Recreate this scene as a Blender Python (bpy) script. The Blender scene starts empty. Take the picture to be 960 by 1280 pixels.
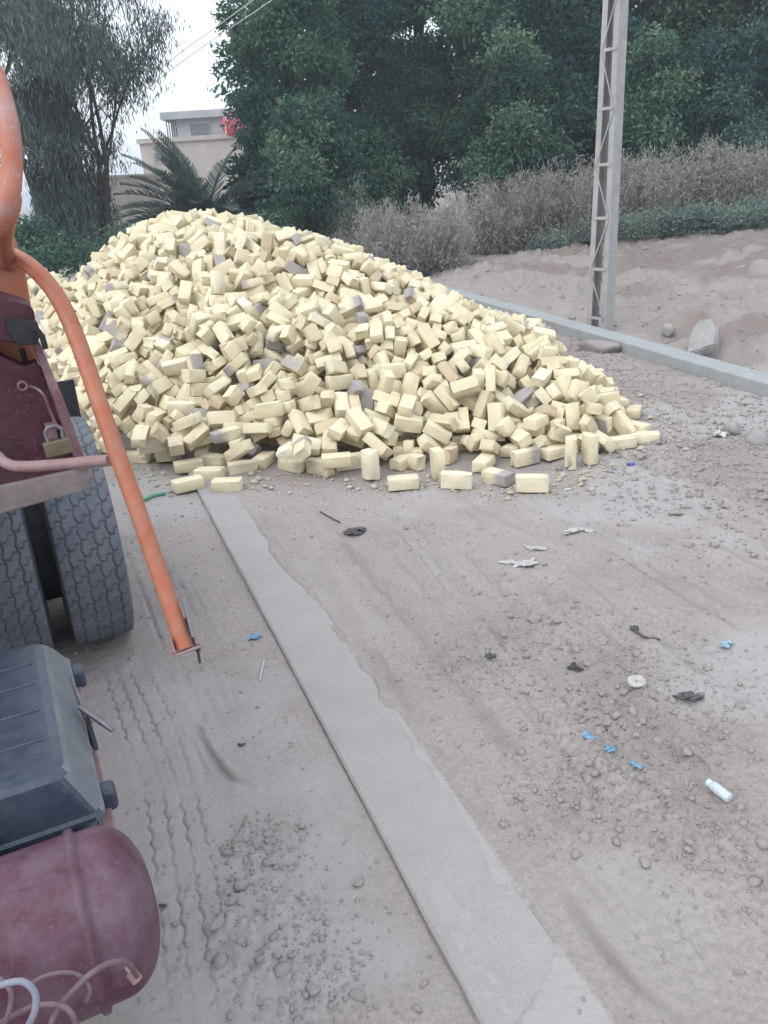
import bpy, bmesh, math, random
import numpy as np
from mathutils import Vector, Matrix, Quaternion

# ------------------------------------------------------------------ camera
sc = bpy.context.scene
COL = sc.collection
CAM_H, FOC = 1.9, 1000.0
PITCH, ROLL = math.radians(22.2), math.radians(3.5)
FWD = np.array([0, math.cos(PITCH), -math.sin(PITCH)])
_r0 = np.array([1.0, 0, 0]); _u0 = np.cross(_r0, FWD)
RGT = _r0 * math.cos(ROLL) - _u0 * math.sin(ROLL)
UPV = _u0 * math.cos(ROLL) + _r0 * math.sin(ROLL)
CPOS = np.array([0, 0, CAM_H])
cam = bpy.data.cameras.new('camera')
cam_o = bpy.data.objects.new('camera', cam); COL.objects.link(cam_o)
cam.sensor_fit = 'VERTICAL'; cam.sensor_height = 36.0; cam.lens = 36.0 * FOC / 1280.0
cam.clip_start = 0.05; cam.clip_end = 3000
cam_o.matrix_world = Matrix(((RGT[0], UPV[0], -FWD[0], 0), (RGT[1], UPV[1], -FWD[1], 0),
                             (RGT[2], UPV[2], -FWD[2], CAM_H), (0, 0, 0, 1)))
sc.camera = cam_o

# ------------------------------------------------------------------ sky, sun, exposure
SUN_EL, SUN_AZ = 50.0, -135.0      # soft light of an overcast evening, high behind the left shoulder
world = bpy.data.worlds.new('World'); sc.world = world; world.use_nodes = True
wn = world.node_tree.nodes; wl = world.node_tree.links
bg = wn['Background']
sky = wn.new('ShaderNodeTexSky'); sky.sky_type = 'NISHITA'; sky.sun_disc = False
sky.sun_elevation = math.radians(SUN_EL); sky.sun_rotation = math.radians(SUN_AZ)
sky.air_density = 1.0; sky.dust_density = 4.0; sky.ozone_density = 1.0
hs = wn.new('ShaderNodeHueSaturation'); hs.inputs['Saturation'].default_value = 0.45
wl.new(sky.outputs[0], hs.inputs['Color'])
cl_tc = wn.new('ShaderNodeTexCoord'); cl_n = wn.new('ShaderNodeTexNoise'); cl_n.inputs['Scale'].default_value = 2.2; cl_n.inputs['Detail'].default_value = 5
cl_r = wn.new('ShaderNodeMapRange'); cl_r.inputs[1].default_value = .3; cl_r.inputs[2].default_value = .65; cl_r.inputs[3].default_value = .5; cl_r.inputs[4].default_value = .9
cl_m = wn.new('ShaderNodeMix'); cl_m.data_type = 'RGBA'; cl_m.inputs[7].default_value = (6.0, 6.5, 7.1, 1)      # pale cloud layer over the sky
wl.new(cl_tc.outputs['Generated'], cl_n.inputs['Vector']); wl.new(cl_n.outputs['Fac'], cl_r.inputs[0]); wl.new(cl_r.outputs[0], cl_m.inputs[0])
wl.new(hs.outputs[0], cl_m.inputs[6]); wl.new(cl_m.outputs[2], bg.inputs['Color'])
bg.inputs['Strength'].default_value = 0.15
sun = bpy.data.lights.new('sun', 'SUN'); sun.energy = 0.55; sun.angle = math.radians(40); sun.color = (1, .97, .92)
sun_o = bpy.data.objects.new('sun', sun); COL.objects.link(sun_o)
_az, _el = math.radians(SUN_AZ), math.radians(SUN_EL)
_sd = Vector((math.sin(_az) * math.cos(_el), math.cos(_az) * math.cos(_el), math.sin(_el)))
sun_o.rotation_euler = _sd.to_track_quat('Z', 'Y').to_euler()
sc.view_settings.view_transform = 'Standard'; sc.view_settings.look = 'None'
sc.view_settings.gamma = 1.0; sc.view_settings.exposure = 0.82
sc.view_settings.use_curve_mapping = False

# ------------------------------------------------------------------ authoring helpers
def ray(px, py): return FWD + RGT * (px - 480) / FOC + UPV * (640 - py) / FOC
def gp(px, py, z=0.0):
    d = ray(px, py); return CPOS + d * ((z - CAM_H) / d[2])
def dp(px, py, t): return CPOS + ray(px, py) * t
def proj(p):
    v = np.asarray(p) - CPOS; t = v @ FWD
    return 480 + FOC * (v @ RGT) / t, 640 - FOC * (v @ UPV) / t

RS = np.random.RandomState(7)
_tab = RS.rand(256, 256)
def vnoise(x, y):
    xi = np.floor(x).astype(int); yi = np.floor(y).astype(int)
    fx = x - xi; fy = y - yi
    fx = fx * fx * (3 - 2 * fx); fy = fy * fy * (3 - 2 * fy)
    a = _tab[xi & 255, yi & 255]; b = _tab[(xi + 1) & 255, yi & 255]
    c = _tab[xi & 255, (yi + 1) & 255]; d = _tab[(xi + 1) & 255, (yi + 1) & 255]
    return (a * (1 - fx) + b * fx) * (1 - fy) + (c * (1 - fx) + d * fx) * fy - .5
def fbm(x, y, s, o=4, seed=0):
    v = 0; a = 1.0; x = x / s + seed * 17.3; y = y / s + seed * 9.1
    for k in range(o):
        v = v + a * vnoise(x, y); a *= .5; x = x * 2.03 + 5.2; y = y * 2.01 + 1.7
    return v
def sstep(a, b, x):
    t = np.clip((x - a) / (b - a), 0, 1); return t * t * (3 - 2 * t)

def tag(o, label=None, cat=None, group=None, kind=None):
    if label: o['label'] = label
    if cat: o['category'] = cat
    if group: o['group'] = group
    if kind: o['kind'] = kind
    return o
def empty(name, loc, rz=0.0):
    o = bpy.data.objects.new(name, None); COL.objects.link(o)
    o.location = tuple(loc); o.rotation_euler = (0, 0, rz); o.empty_display_size = .2
    return o
def link(name, me, mat, parent=None):
    o = bpy.data.objects.new(name, me); COL.objects.link(o)
    if mat is not None:
        for m in (mat if isinstance(mat, (list, tuple)) else [mat]): me.materials.append(m)
    if parent is not None: o.parent = parent
    return o
def np_mesh(name, V, F, attrs=None, smooth=False):
    """V (n,3); F (m,k) all faces with k corners"""
    V = np.asarray(V, dtype=np.float32); F = np.asarray(F, dtype=np.int32)
    me = bpy.data.meshes.new(name); k = F.shape[1]; m = len(F)
    me.vertices.add(len(V)); me.vertices.foreach_set('co', V.ravel())
    me.loops.add(m * k); me.loops.foreach_set('vertex_index', F.ravel())
    me.polygons.add(m); me.polygons.foreach_set('loop_start', np.arange(0, m * k, k, dtype=np.int32))
    me.polygons.foreach_set('loop_total', np.full(m, k, dtype=np.int32))
    if smooth: me.polygons.foreach_set('use_smooth', np.ones(m, dtype=bool))
    me.update(calc_edges=True)
    for an, av in (attrs or {}).items():
        a = me.attributes.new(an, 'FLOAT', 'POINT'); a.data.foreach_set('value', np.asarray(av, dtype=np.float32))
    return me

class MB:
    """collects pieces of ONE part and links them as one mesh"""
    def __init__(s): s.v = []; s.f = []; s.sm = []
    def add(s, vs, fs, smooth=False):
        k = len(s.v); s.v += [tuple(float(c) for c in v) for v in vs]
        for f in fs: s.f.append(tuple(i + k for i in f)); s.sm.append(smooth)
    def box(s, lo, hi, M=None, bev=0.0, seg=2):
        bm = bmesh.new(); bmesh.ops.create_cube(bm, size=1)
        for v in bm.verts:
            v.co = Vector([lo[i] + (v.co[i] + .5) * (hi[i] - lo[i]) for i in range(3)])
        if bev: bmesh.ops.bevel(bm, geom=bm.edges[:], offset=bev, segments=seg, affect='EDGES', profile=.5)
        s.frombm(bm, M)
    def frombm(s, bm, M=None, smooth=False):
        bm.verts.index_update()
        vs = [(M @ v.co) if M else v.co.copy() for v in bm.verts]
        s.add(vs, [[v.index for v in f.verts] for f in bm.faces], smooth); bm.free()
    def prism(s, poly, off, bev=0.0):
        """poly: 3-D points, extruded by vector off"""
        bm = bmesh.new(); vs = [bm.verts.new(tuple(p)) for p in poly]; f = bm.faces.new(vs)
        r = bmesh.ops.extrude_face_region(bm, geom=[f])
        bmesh.ops.translate(bm, verts=[g for g in r['geom'] if isinstance(g, bmesh.types.BMVert)], vec=Vector(off))
        bmesh.ops.recalc_face_normals(bm, faces=bm.faces[:])
        if bev: bmesh.ops.bevel(bm, geom=bm.edges[:], offset=bev, segments=2, affect='EDGES', profile=.5)
        s.frombm(bm)
    def tube(s, pts, rad, n=10, cap=True, smooth=True):
        P = [Vector(tuple(p)) for p in pts]; m = len(P)
        rad = [rad] * m if not hasattr(rad, '__len__') else rad
        vs = []; fs = []; nrm = None
        for i in range(m):
            t = (P[min(i + 1, m - 1)] - P[max(i - 1, 0)]).normalized()
            if nrm is None:
                nrm = t.orthogonal().normalized()
            nrm = (nrm - t * nrm.dot(t)).normalized(); b = t.cross(nrm)
            for k in range(n):
                a = 2 * math.pi * k / n
                vs.append(P[i] + (nrm * math.cos(a) + b * math.sin(a)) * rad[i])
        for i in range(m - 1):
            for k in range(n):
                fs.append((i * n + k, i * n + (k + 1) % n, (i + 1) * n + (k + 1) % n, (i + 1) * n + k))
        s.add(vs, fs, smooth)
        if cap:
            s.add(vs[:n], [tuple(range(n))[::-1]]); s.add(vs[-n:], [tuple(range(n))])
    def build(s, name, mat, parent=None):
        me = bpy.data.meshes.new(name); me.from_pydata(s.v, [], s.f)
        me.polygons.foreach_set('use_smooth', s.sm); me.update()
        return link(name, me, mat, parent)
def smooth_path(pts, sub=6):
    P = [np.array(p, float) for p in pts]; P = [2 * P[0] - P[1]] + P + [2 * P[-1] - P[-2]]
    out = []
    for i in range(1, len(P) - 2):
        for k in range(sub):
            t = k / sub
            out.append(.5 * ((2 * P[i]) + (P[i + 1] - P[i - 1]) * t + (2 * P[i - 1] - 5 * P[i] + 4 * P[i + 1] - P[i + 2]) * t * t
                             + (3 * P[i] - P[i - 1] - 3 * P[i + 1] + P[i + 2]) * t ** 3))
    out.append(P[-2]); return out

# ------------------------------------------------------------------ materials
class NT:
    def __init__(s, name, rough=.8, metal=0.0, spec=.3):
        s.m = bpy.data.materials.new(name); s.m.use_nodes = True
        s.n = s.m.node_tree.nodes; s.l = s.m.node_tree.links; s.b = s.n['Principled BSDF']
        s.b.inputs['Roughness'].default_value = rough; s.b.inputs['Metallic'].default_value = metal
        s.b.inputs['Specular IOR Level'].default_value = spec
        s.tc = s.n.new('ShaderNodeTexCoord')
    def noise(s, scale, det=4, rough=.55, coord='Object', stretch=None):
        t = s.n.new('ShaderNodeTexNoise'); t.inputs['Scale'].default_value = scale
        t.inputs['Detail'].default_value = det; t.inputs['Roughness'].default_value = rough
        if coord == 'Position':
            g = s.n.new('ShaderNodeNewGeometry'); src = g.outputs['Position']
        else: src = s.tc.outputs[coord]
        if stretch:
            mp = s.n.new('ShaderNodeMapping'); mp.inputs['Scale'].default_value = stretch
            s.l.new(src, mp.inputs[0]); src = mp.outputs[0]
        s.l.new(src, t.inputs['Vector']); return t.outputs['Fac']
    def ramp(s, fac, stops):
        r = s.n.new('ShaderNodeValToRGB'); e = r.color_ramp.elements
        while len(e) < len(stops): e.new(.5)
        for i, (p, c) in enumerate(stops):
            e[i].position = p; e[i].color = (c if hasattr(c, '__len__') else (c, c, c)) + ((1,) if hasattr(c, '__len__') else (1,)) if hasattr(c, '__len__') else (c, c, c, 1)
        s.l.new(fac, r.inputs[0]); return r.outputs[0]
    def mix(s, fac, a, b, mode='MIX'):
        m = s.n.new('ShaderNodeMix'); m.data_type = 'RGBA'; m.blend_type = mode
        for sock, v in ((m.inputs[0], fac), (m.inputs[6], a), (m.inputs[7], b)):
            if isinstance(v, (int, float)): sock.default_value = v
            elif isinstance(v, tuple): sock.default_value = v + (1,) if len(v) == 3 else v
            else: s.l.new(v, sock)
        return m.outputs[2]
    def attr(s, name):
        a = s.n.new('ShaderNodeAttribute'); a.attribute_name = name; return a.outputs['Fac']
    def math(s, op, a, b=None):
        m = s.n.new('ShaderNodeMath'); m.operation = op
        for i, v in enumerate((a, b)):
            if v is None: continue
            if isinstance(v, (int, float)): m.inputs[i].default_value = v
            else: s.l.new(v, m.inputs[i])
        return m.outputs[0]
    def col(s, c):
        if isinstance(c, tuple): s.b.inputs['Base Color'].default_value = c + (1,)
        else: s.l.new(c, s.b.inputs['Base Color'])
    def rgh(s, v): s.l.new(v, s.b.inputs['Roughness'])
    def bump(s, h, st=.3, dist=.01):
        b = s.n.new('ShaderNodeBump'); b.inputs['Strength'].default_value = st; b.inputs['Distance'].default_value = dist
        s.l.new(h, b.inputs['Height']); s.l.new(b.outputs[0], s.b.inputs['Normal'])

def simple(name, c, dust=None, amt=.5, scale=8, rough=.7, metal=0, bump=.15, spec=.3, bd=.004, c2=None, specks=.45):
    n = NT(name, rough, metal, spec)
    f1 = n.noise(scale, 5, .6); base = n.mix(n.ramp(f1, [(.35, 0.0), (.7, 1.0)]), c, c2 or tuple(v * .72 for v in c))
    if dust:
        f2 = n.noise(scale * 2.3, 6, .65)
        base = n.mix(n.math('MULTIPLY', n.ramp(f2, [(.35, 0.0), (.75, 1.0)]), amt), base, dust)
    if dust and specks:
        base = n.mix(n.math('MULTIPLY', n.ramp(n.noise(scale * 16, 3, .75), [(.60, 0.0), (.66, 1.0)]), specks), base, dust)
        base = n.mix(n.math('MULTIPLY', n.ramp(n.noise(scale * 2, 5, .8, 'Object', (1, 1, 9)), [(.60, 0.0), (.66, 1.0)]), specks * .6), base, tuple(v * .5 for v in c))
    n.col(base); n.bump(n.noise(scale * 8, 4, .6), bump, bd)
    return n.m

def mat_soil(name='soil'):
    n = NT(name, .95, 0, .15)
    big = n.noise(.9, 5, .6, 'Position'); mid = n.noise(7, 6, .65, 'Position'); fine = n.noise(60, 5, .7, 'Position'); vf = n.noise(300, 3, .7, 'Position')
    c = n.mix(n.ramp(big, [(.3, 0.0), (.7, 1.0)]), (.380, .333, .314), (.285, .247, .232))
    c = n.mix(n.math('MULTIPLY', n.ramp(mid, [(.35, 0.0), (.72, 1.0)]), .6), c, (.385, .358, .352))
    c = n.mix(n.math('MULTIPLY', n.ramp(fine, [(.42, 0.0), (.62, 1.0)]), .45), c, (.19, .165, .160))
    c = n.mix(n.math('MULTIPLY', n.ramp(vf, [(.54, 0.0), (.66, 1.0)]), .55), c, (.46, .42, .40))
    c = n.mix(n.attr('brown'), c, n.mix(mid, (.195, .162, .146), (.25, .218, .202)))
    c = n.mix(n.attr('pale'), c, n.mix(mid, (.37, .348, .344), (.42, .40, .397)))
    n.col(c)
    st = n.noise(26, 5, .7, 'Position', (1, 1, 1))
    h = n.math('ADD', n.math('MULTIPLY', st, 1.0), n.math('MULTIPLY', fine, .7))
    h = n.math('ADD', h, n.math('MULTIPLY', vf, .25))
    n.bump(h, .6, .018)
    return n.m
def mat_leaf(name, cols, rough=.8, trans=.25):
    n = NT(name, rough, 0, .12)
    c = n.ramp(n.attr('tint'), [(i / (len(cols) - 1), cc) for i, cc in enumerate(cols)])
    n.col(c)
    tr = n.n.new('ShaderNodeBsdfTranslucent'); n.l.new(c, tr.inputs[0])
    mx = n.n.new('ShaderNodeMixShader'); mx.inputs[0].default_value = trans
    out = n.n['Material Output']; n.l.new(n.b.outputs[0], mx.inputs[1]); n.l.new(tr.outputs[0], mx.inputs[2])
    n.l.new(mx.outputs[0], out.inputs['Surface']); return n.m

M_SOIL = mat_soil()
M_CONC = None
def mat_conc(name, c1, c2, dust):
    n = NT(name, .85, 0, .25)
    c = n.mix(n.ramp(n.noise(5, 6, .65, 'Position'), [(.3, 0.0), (.7, 1.0)]), c1, c2)
    c = n.mix(n.math('MULTIPLY', n.ramp(n.noise(6, 7, .75, 'Position'), [(.42, 0.0), (.62, 1.0)]), .8), c, dust)
    c = n.mix(n.math('MULTIPLY', n.ramp(n.noise(160, 3, .7, 'Position'), [(.52, 0.0), (.66, 1.0)]), .45), c, (.22, .205, .20))
    n.col(c); n.bump(n.noise(70, 6, .75, 'Position'), .5, .008); return n.m
M_STRIP = mat_conc('dusty_concrete', (.365, .350, .352), (.315, .298, .297), (.355, .320, .310))
M_KERB = mat_conc('pale_concrete', (.36, .40, .42), (.30, .33, .345), (.33, .31, .30))
M_POLE = simple('pole_steel', (.36, .36, .37), (.42, .40, .38), .5, 5, .6, .0, .1)
M_BARK = simple('bark', (.055, .050, .048), (.10, .09, .085), .5, 12, .9, 0, .6, bd=.02)
M_STONE = simple('stone', (.30, .272, .268), (.37, .345, .34), .6, 18, .95, 0, .5, bd=.01, c2=(.255, .228, .222))
def mat_brick():
    n = NT('yellow_brick', .9, 0, .2)
    t = n.attr('tint')
    c = n.ramp(t, [(0, (.46, .35, .25)), (.12, (.58, .48, .33)), (.4, (.695, .615, .42)), (.75, (.73, .66, .465)), (1, (.75, .69, .53))])
    m1 = n.noise(9, 5, .6, 'Position'); m2 = n.noise(45, 5, .65, 'Position'); m3 = n.noise(220, 3, .6, 'Position')
    c = n.mix(n.math('MULTIPLY', n.ramp(m1, [(.4, 0.0), (.75, 1.0)]), .5), c, (.60, .51, .37))
    c = n.mix(n.math('MULTIPLY', n.ramp(m2, [(.5, 0.0), (.75, 1.0)]), .35), c, (.76, .72, .60))
    c = n.mix(n.math('MULTIPLY', n.ramp(m3, [(.55, 0.0), (.66, 1.0)]), .45), c, (.42, .34, .25))
    st = n.attr('stain')
    sm = n.math('MULTIPLY', n.ramp(n.math('ADD', n.math('MULTIPLY', st, .75), n.math('MULTIPLY', n.math('ADD', m1, m2), .42)), [(.62, 0.0), (.95, 1.0)]), .85)
    c = n.mix(sm, c, n.mix(m1, (.21, .185, .195), (.37, .35, .365)))
    n.col(c); n.bump(n.math('ADD', m2, n.math('MULTIPLY', m3, .6)), .55, .008); return n.m
M_BRICK = mat_brick()

# ================================================================== GROUND
kP0 = gp(600, 376, .12)[:2]; kP1 = gp(960, 480, .12)[:2]
kd = (kP1 - kP0) / np.linalg.norm(kP1 - kP0); kn = np.array([-kd[1], kd[0]])
if kn[0] < 0: kn = -kn
KW = .27
sA = gp(248, 615)[:2]; sB = gp(600, 1275)[:2]; sd = (sB - sA) / np.linalg.norm(sB - sA)
sn = np.array([-sd[1], sd[0]]);
if sn[0] < 0: sn = -sn
SW = .285
# ruts: pixel path on the ground, half width m, depth m, brown amount
RUTS = [
 ([(236, 895), (262, 940), (285, 968), (315, 982)], .012, .012, .3),
 ([(330, 640), (385, 700), (425, 760)], .06, .020, .3),
 ([(420, 640), (480, 720), (560, 830), (640, 930)], .10, .014, .1),
 ([(470, 620), (600, 665), (740, 740), (960, 830)], .10, .012, .05),
 ([(560, 600), (640, 650), (760, 690), (960, 790)], .05, .014, .05),
 ([(800, 685), (845, 710), (885, 735)], .045, .022, .9),
 ([(640, 640), (800, 700), (960, 775)], .03, .014, .15),
 ([(395, 690), (450, 800), (540, 910)], .035, .018, .35),
 ([(700, 1105), (735, 1160), (780, 1215), (875, 1290)], .022, .020, .8),
 ([(598, 1112), (640, 1128), (665, 1145), (690, 1168)], .012, .014, .4),
 ([(560, 980), (650, 1060), (730, 1130), (760, 1170)], .012, .008, .1),
 ([(700, 1060), (760, 1130), (790, 1180)], .014, .014, .2),
 ([(640, 700), (760, 800), (960, 940)], .06, .012, .1),
 ([(500, 660), (640, 760), (800, 900), (960, 1060)], .05, .010, .0),
 ([(130, 600), (190, 700), (260, 790)], .05, .012, .1),
 ([(720, 880), (840, 990), (960, 1110)], .05, .012, .1),
 ([(780, 560), (870, 620), (960, 660)], .05, .02, .4),
]
ZIG = [[(120, 815), (150, 900), (182, 1000), (215, 1290)], [(136, 815), (170, 900), (204, 1000), (245, 1290)],
       [(152, 820), (190, 900), (225, 1000), (278, 1290)], [(172, 820), (210, 890), (246, 1000), (308, 1290)],
       [(590, 1095), (640, 1140), (690, 1200)], [(605, 1150), (660, 1200), (700, 1235)], [(560, 1150), (600, 1190), (650, 1240)],
       [(380, 1065), (450, 1085), (520, 1130)], [(395, 1090), (460, 1115), (540, 1165)], [(745, 1225), (790, 1260), (860, 1300)],
       [(655, 1075), (700, 1130), (745, 1190)], [(395, 820), (450, 905), (520, 1010)], [(540, 700), (640, 800), (760, 930)]]
ZIGD = [.7, .75, .8, .65, .9, .9, .8, .8, .8, .9, .6, .5, .5]
_rr = random.Random(21)
for k in range(24):
    f = k / 23; jx = _rr.uniform(-40, 40)
    p0 = (335 + f * 420 + jx, 640 - 45 * f); p3 = (700 + f * 560 + jx, 1300 - f * 570)
    pm = ((p0[0] * .55 + p3[0] * .45) + _rr.uniform(-40, 40) - 14, (p0[1] * .55 + p3[1] * .45) + _rr.uniform(-10, 10))
    RUTS.append(([p0, pm, p3], _rr.choice([.006, .008, .012, .02, .035]), _rr.uniform(.004, .012), _rr.choice([0, .1, .2, .35])))
for k in range(9):
    p0 = (140 + k * 14, 640 + k * 6); RUTS.append(([p0, (p0[0] + 60 + k * 5, 800 + k * 9), (p0[0] + 130 + k * 16, 1010 + k * 12)], _rr.choice([.006, .01, .02]), _rr.uniform(.003, .007), 0))
def polydist(x, y, P):
    """distance (signed) and arc length to a polyline"""
    best = np.full(x.shape, 1e9); sg = np.zeros(x.shape); al = np.zeros(x.shape); acc = 0
    for a, b in zip(P[:-1], P[1:]):
        e = b - a; L = np.hypot(*e); u = e / L
        t = np.clip((x - a[0]) * u[0] + (y - a[1]) * u[1], 0, L)
        dx = x - a[0] - t * u[0]; dy = y - a[1] - t * u[1]
        d = np.hypot(dx, dy); m = d < best
        best = np.where(m, d, best); sg = np.where(m, dx * -u[1] + dy * u[0], sg); al = np.where(m, acc + t, al); acc += L
    return best, sg, al, acc
def path2(px):
    return [np.array(p)[:2] for p in smooth_path([gp(a, b) for a, b in px], 5)]
RUTP = [(path2(p), w, d, b) for p, w, d, b in RUTS]
ZIGP = [path2(p) for p in ZIG]
BANDS = [[(400, 608), (560, 660), (760, 745), (980, 850)], [(345, 640), (440, 770), (570, 960), (740, 1290)], [(600, 600), (760, 660), (980, 760)],
         [(500, 640), (640, 800), (800, 1010), (960, 1230)], [(560, 1300), (640, 1180), (620, 1080)], [(430, 625), (560, 610), (700, 640)], [(900, 1300), (800, 1150), (690, 1040)]]
BANDP = [path2(p) for p in BANDS]
# rubble zones (centre px, radius m)
ROUGH = [((330, 1150), .22), ((400, 1230), .18), ((690, 780), .35), ((780, 850), .45), ((850, 900), .35), ((740, 930), .3), ((860, 1010), .28),
         ((700, 1010), .18), ((930, 1080), .22), ((850, 560), 1.0), ((930, 540), 1.0), ((800, 480), .9), ((930, 620), .8), ((720, 440), .8), ((590, 830), .2), ((330, 1060), .12)]
ROUGHW = [(gp(*p)[:2], r) for p, r in ROUGH]
def hground(x, y, want=False):
    x = np.asarray(x, float); y = np.asarray(y, float)
    ks = (x - kP0[0]) * kn[0] + (y - kP0[1]) * kn[1]
    far = sstep(KW, KW + 1.2, ks)
    road = 1 - sstep(-.9, -.1, ks)
    h = fbm(x, y, 1.3, 4, 1) * .035 * (1 - .3 * road) + fbm(x, y, .28, 4, 2) * .016 + fbm(x, y, .07, 3, 3) * .006
    rough = np.zeros_like(x)
    for c, r in ROUGHW:
        rough = np.maximum(rough, np.exp(-((x - c[0]) ** 2 + (y - c[1]) ** 2) / (r * r)))
    rough = np.maximum(rough, .8 * (1 - road) * (ks < .1)); rough = np.maximum(rough, far * .7)
    h = h + rough * (np.abs(fbm(x, y, .16, 4, 4)) * .04 + np.abs(fbm(x, y, .035, 3, 5)) * .022)
    h = h + far * (.07 + fbm(x, y, 2.2, 5, 6) * .17 + np.abs(fbm(x, y, .25, 4, 22)) * .10 + .35 * sstep(2.0, 7.5, ks) * (.5 + sstep(-2, 6, x)) * .8 + np.abs(fbm(x, y, .5, 4, 8)) * .20)
    brown = far * (.25 + .85 * sstep(-.05, .25, fbm(x, y, 1.3, 5, 9)))
    # pit beside the leaning slab
    for (pc, r, dd) in ((gp(908, 447)[:2], .38, .30), (gp(850, 425)[:2], .28, .14), (gp(790, 370)[:2], .8, .05)):
        e = np.exp(-((x - pc[0]) ** 2 + ((y - pc[1])) ** 2) / (r * r)); h = h - dd * e * (ks > KW * .8); brown = np.maximum(brown, e * .9 * (ks > 0))
    pile = np.exp(-(((x + .6) / 3) ** 2 + ((y - 8) / 2.8) ** 2) ** 2); h = h * (1 - .7 * pile)
    h_before = h.copy(); packed = np.zeros_like(x)
    for P, w, d, b in RUTP:
        A = np.array(P); m = (x > A[:, 0].min() - .4) & (x < A[:, 0].max() + .4) & (y > A[:, 1].min() - .4) & (y < A[:, 1].max() + .4)
        if not m.any(): continue
        xx = x[m]; yy = y[m]
        q, sg, al, L = polydist(xx, yy, P); fade = np.clip(np.minimum(al, L - al) / (L * .2), 0, 1)
        q = q + fbm(xx, yy, .15, 2, 11) * w * .9
        fade = fade * np.clip(.75 + 2.6 * fbm(xx + w * 99, yy, .55, 3, 25), 0, 1)
        prof = -np.exp(-(q / w) ** 2) + .25 * np.exp(-((q - 1.9 * w) / (w * .7)) ** 2)
        h[m] += prof * d * 1.7 * fade; brown[m] = np.maximum(brown[m], b * np.exp(-(q / w) ** 2) * fade)
    for P, kk in zip(ZIGP, ZIGD):
        A = np.array(P); m = (x > A[:, 0].min() - .1) & (x < A[:, 0].max() + .1) & (y > A[:, 1].min() - .1) & (y < A[:, 1].max() + .1)
        if not m.any(): continue
        xx = x[m]; yy = y[m]
        q, sg, al, L = polydist(xx, yy, P); fade = np.clip(np.minimum(al, L - al) / (L * .15), 0, 1) * np.clip(.85 + 3.0 * fbm(xx, yy, .35, 3, 12), 0, 1)
        tri = np.abs(((al / .075) % 1) * 2 - 1) * 2 - 1
        g = np.exp(-((sg - tri * .0055) / .0034) ** 4) * (q < .03)
        h[m] += (-.012 * g + .001 * (q < .03)) * fade * kk; brown[m] = np.maximum(brown[m], .25 * g * fade * kk)
    for P in BANDP:
        A = np.array(P); m = (x > A[:, 0].min() - .2) & (x < A[:, 0].max() + .2) & (y > A[:, 1].min() - .2) & (y < A[:, 1].max() + .2)
        if not m.any(): continue
        xx = x[m]; yy = y[m]; q, sg, al, L = polydist(xx, yy, P)
        fade = np.clip(np.minimum(al, L - al) / (L * .15), 0, 1) * np.clip(.8 + 3.0 * fbm(xx, yy, .5, 3, 23), 0, 1) * (1 - sstep(.10, .125, q))
        zz = np.abs(((sg / .07) % 1) * 2 - 1) * .022; lug = (((al + zz) / .048) % 1); g = np.exp(-((np.minimum(lug, 1 - lug)) / .16) ** 2)
        rib = np.exp(-((np.abs(((sg / .065) % 1) - .5)) / .09) ** 2)
        packed[m] = np.maximum(packed[m], fade * .30)
        h[m] += (-.012 * np.maximum(g, rib) - .006 + .014 * np.exp(-((q - .125) / .015) ** 2)) * fade
    tracks = h - h_before
    brown = np.maximum(brown, rough * road * .38 * np.clip(.6 + 2 * fbm(x, y, .3, 3, 24), 0, 1))
    # concrete strip bedding
    ss = (x - sA[0]) * sn[0] + (y - sA[1]) * sn[1]; sl = (x - sA[0]) * sd[0] + (y - sA[1]) * sd[1]
    near = (1 - sstep(.25, .6, np.abs(ss - SW / 2)))
    h = h * (1 - .75 * near)
    edge = SW - .06 + fbm(x, y, .6, 4, 13) * .06 + fbm(x, y, .07, 3, 17) * .02
    inside = sstep(-.004, .004, ss) * (1 - sstep(edge - .02, edge + .03, ss))
    cover = sstep(-.6, .6, 1.95 - y + fbm(x, y, .45, 4, 19) * .55) * sstep(-.005, .045, ss)
    inside = inside * (1 - cover)
    inside = inside * (1 - (fbm(x, y, .22, 4, 18) > .60 - .10 * ss / SW))
    lf = sstep(-.3, -.0, ss) * (ss < 0)
    h = h - .022 * lf * np.clip(.75 + 1.6 * fbm(x, y, .7, 2, 14), .1, 1.3)
    h = np.where((ss > 0) & (ss < SW + .3), h + .012 * (1 - inside) * (1 - sstep(SW, SW + .3, ss)), h)
    dust_on = (ss > .004) & (ss < SW)
    dust = np.clip(h * .2, -.001, .002) + .0080 + np.clip(tracks * .8, -.012, .006)
    h = np.where(dust_on, dust, h) * (1 - inside) - .03 * inside
    # thin dust lying on the strip
    cut = (ks > .012) & (ks < KW - .012)
    h = np.where(cut, -.05, h)
    pale = np.clip((1 - far) * sstep(.02, .3, fbm(x, y, 1.1, 4, 15)) * .7 + packed, 0, 1)
    pale = np.where(dust_on & (y < 2.6), np.clip(.95 + fbm(x, y, .1, 3, 20), .5, 1), pale)
    if want: return h, np.clip(brown, 0, 1), pale
    return h
def hz(x, y): return float(hground(np.array([float(x)]), np.array([float(y)]))[0])

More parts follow.
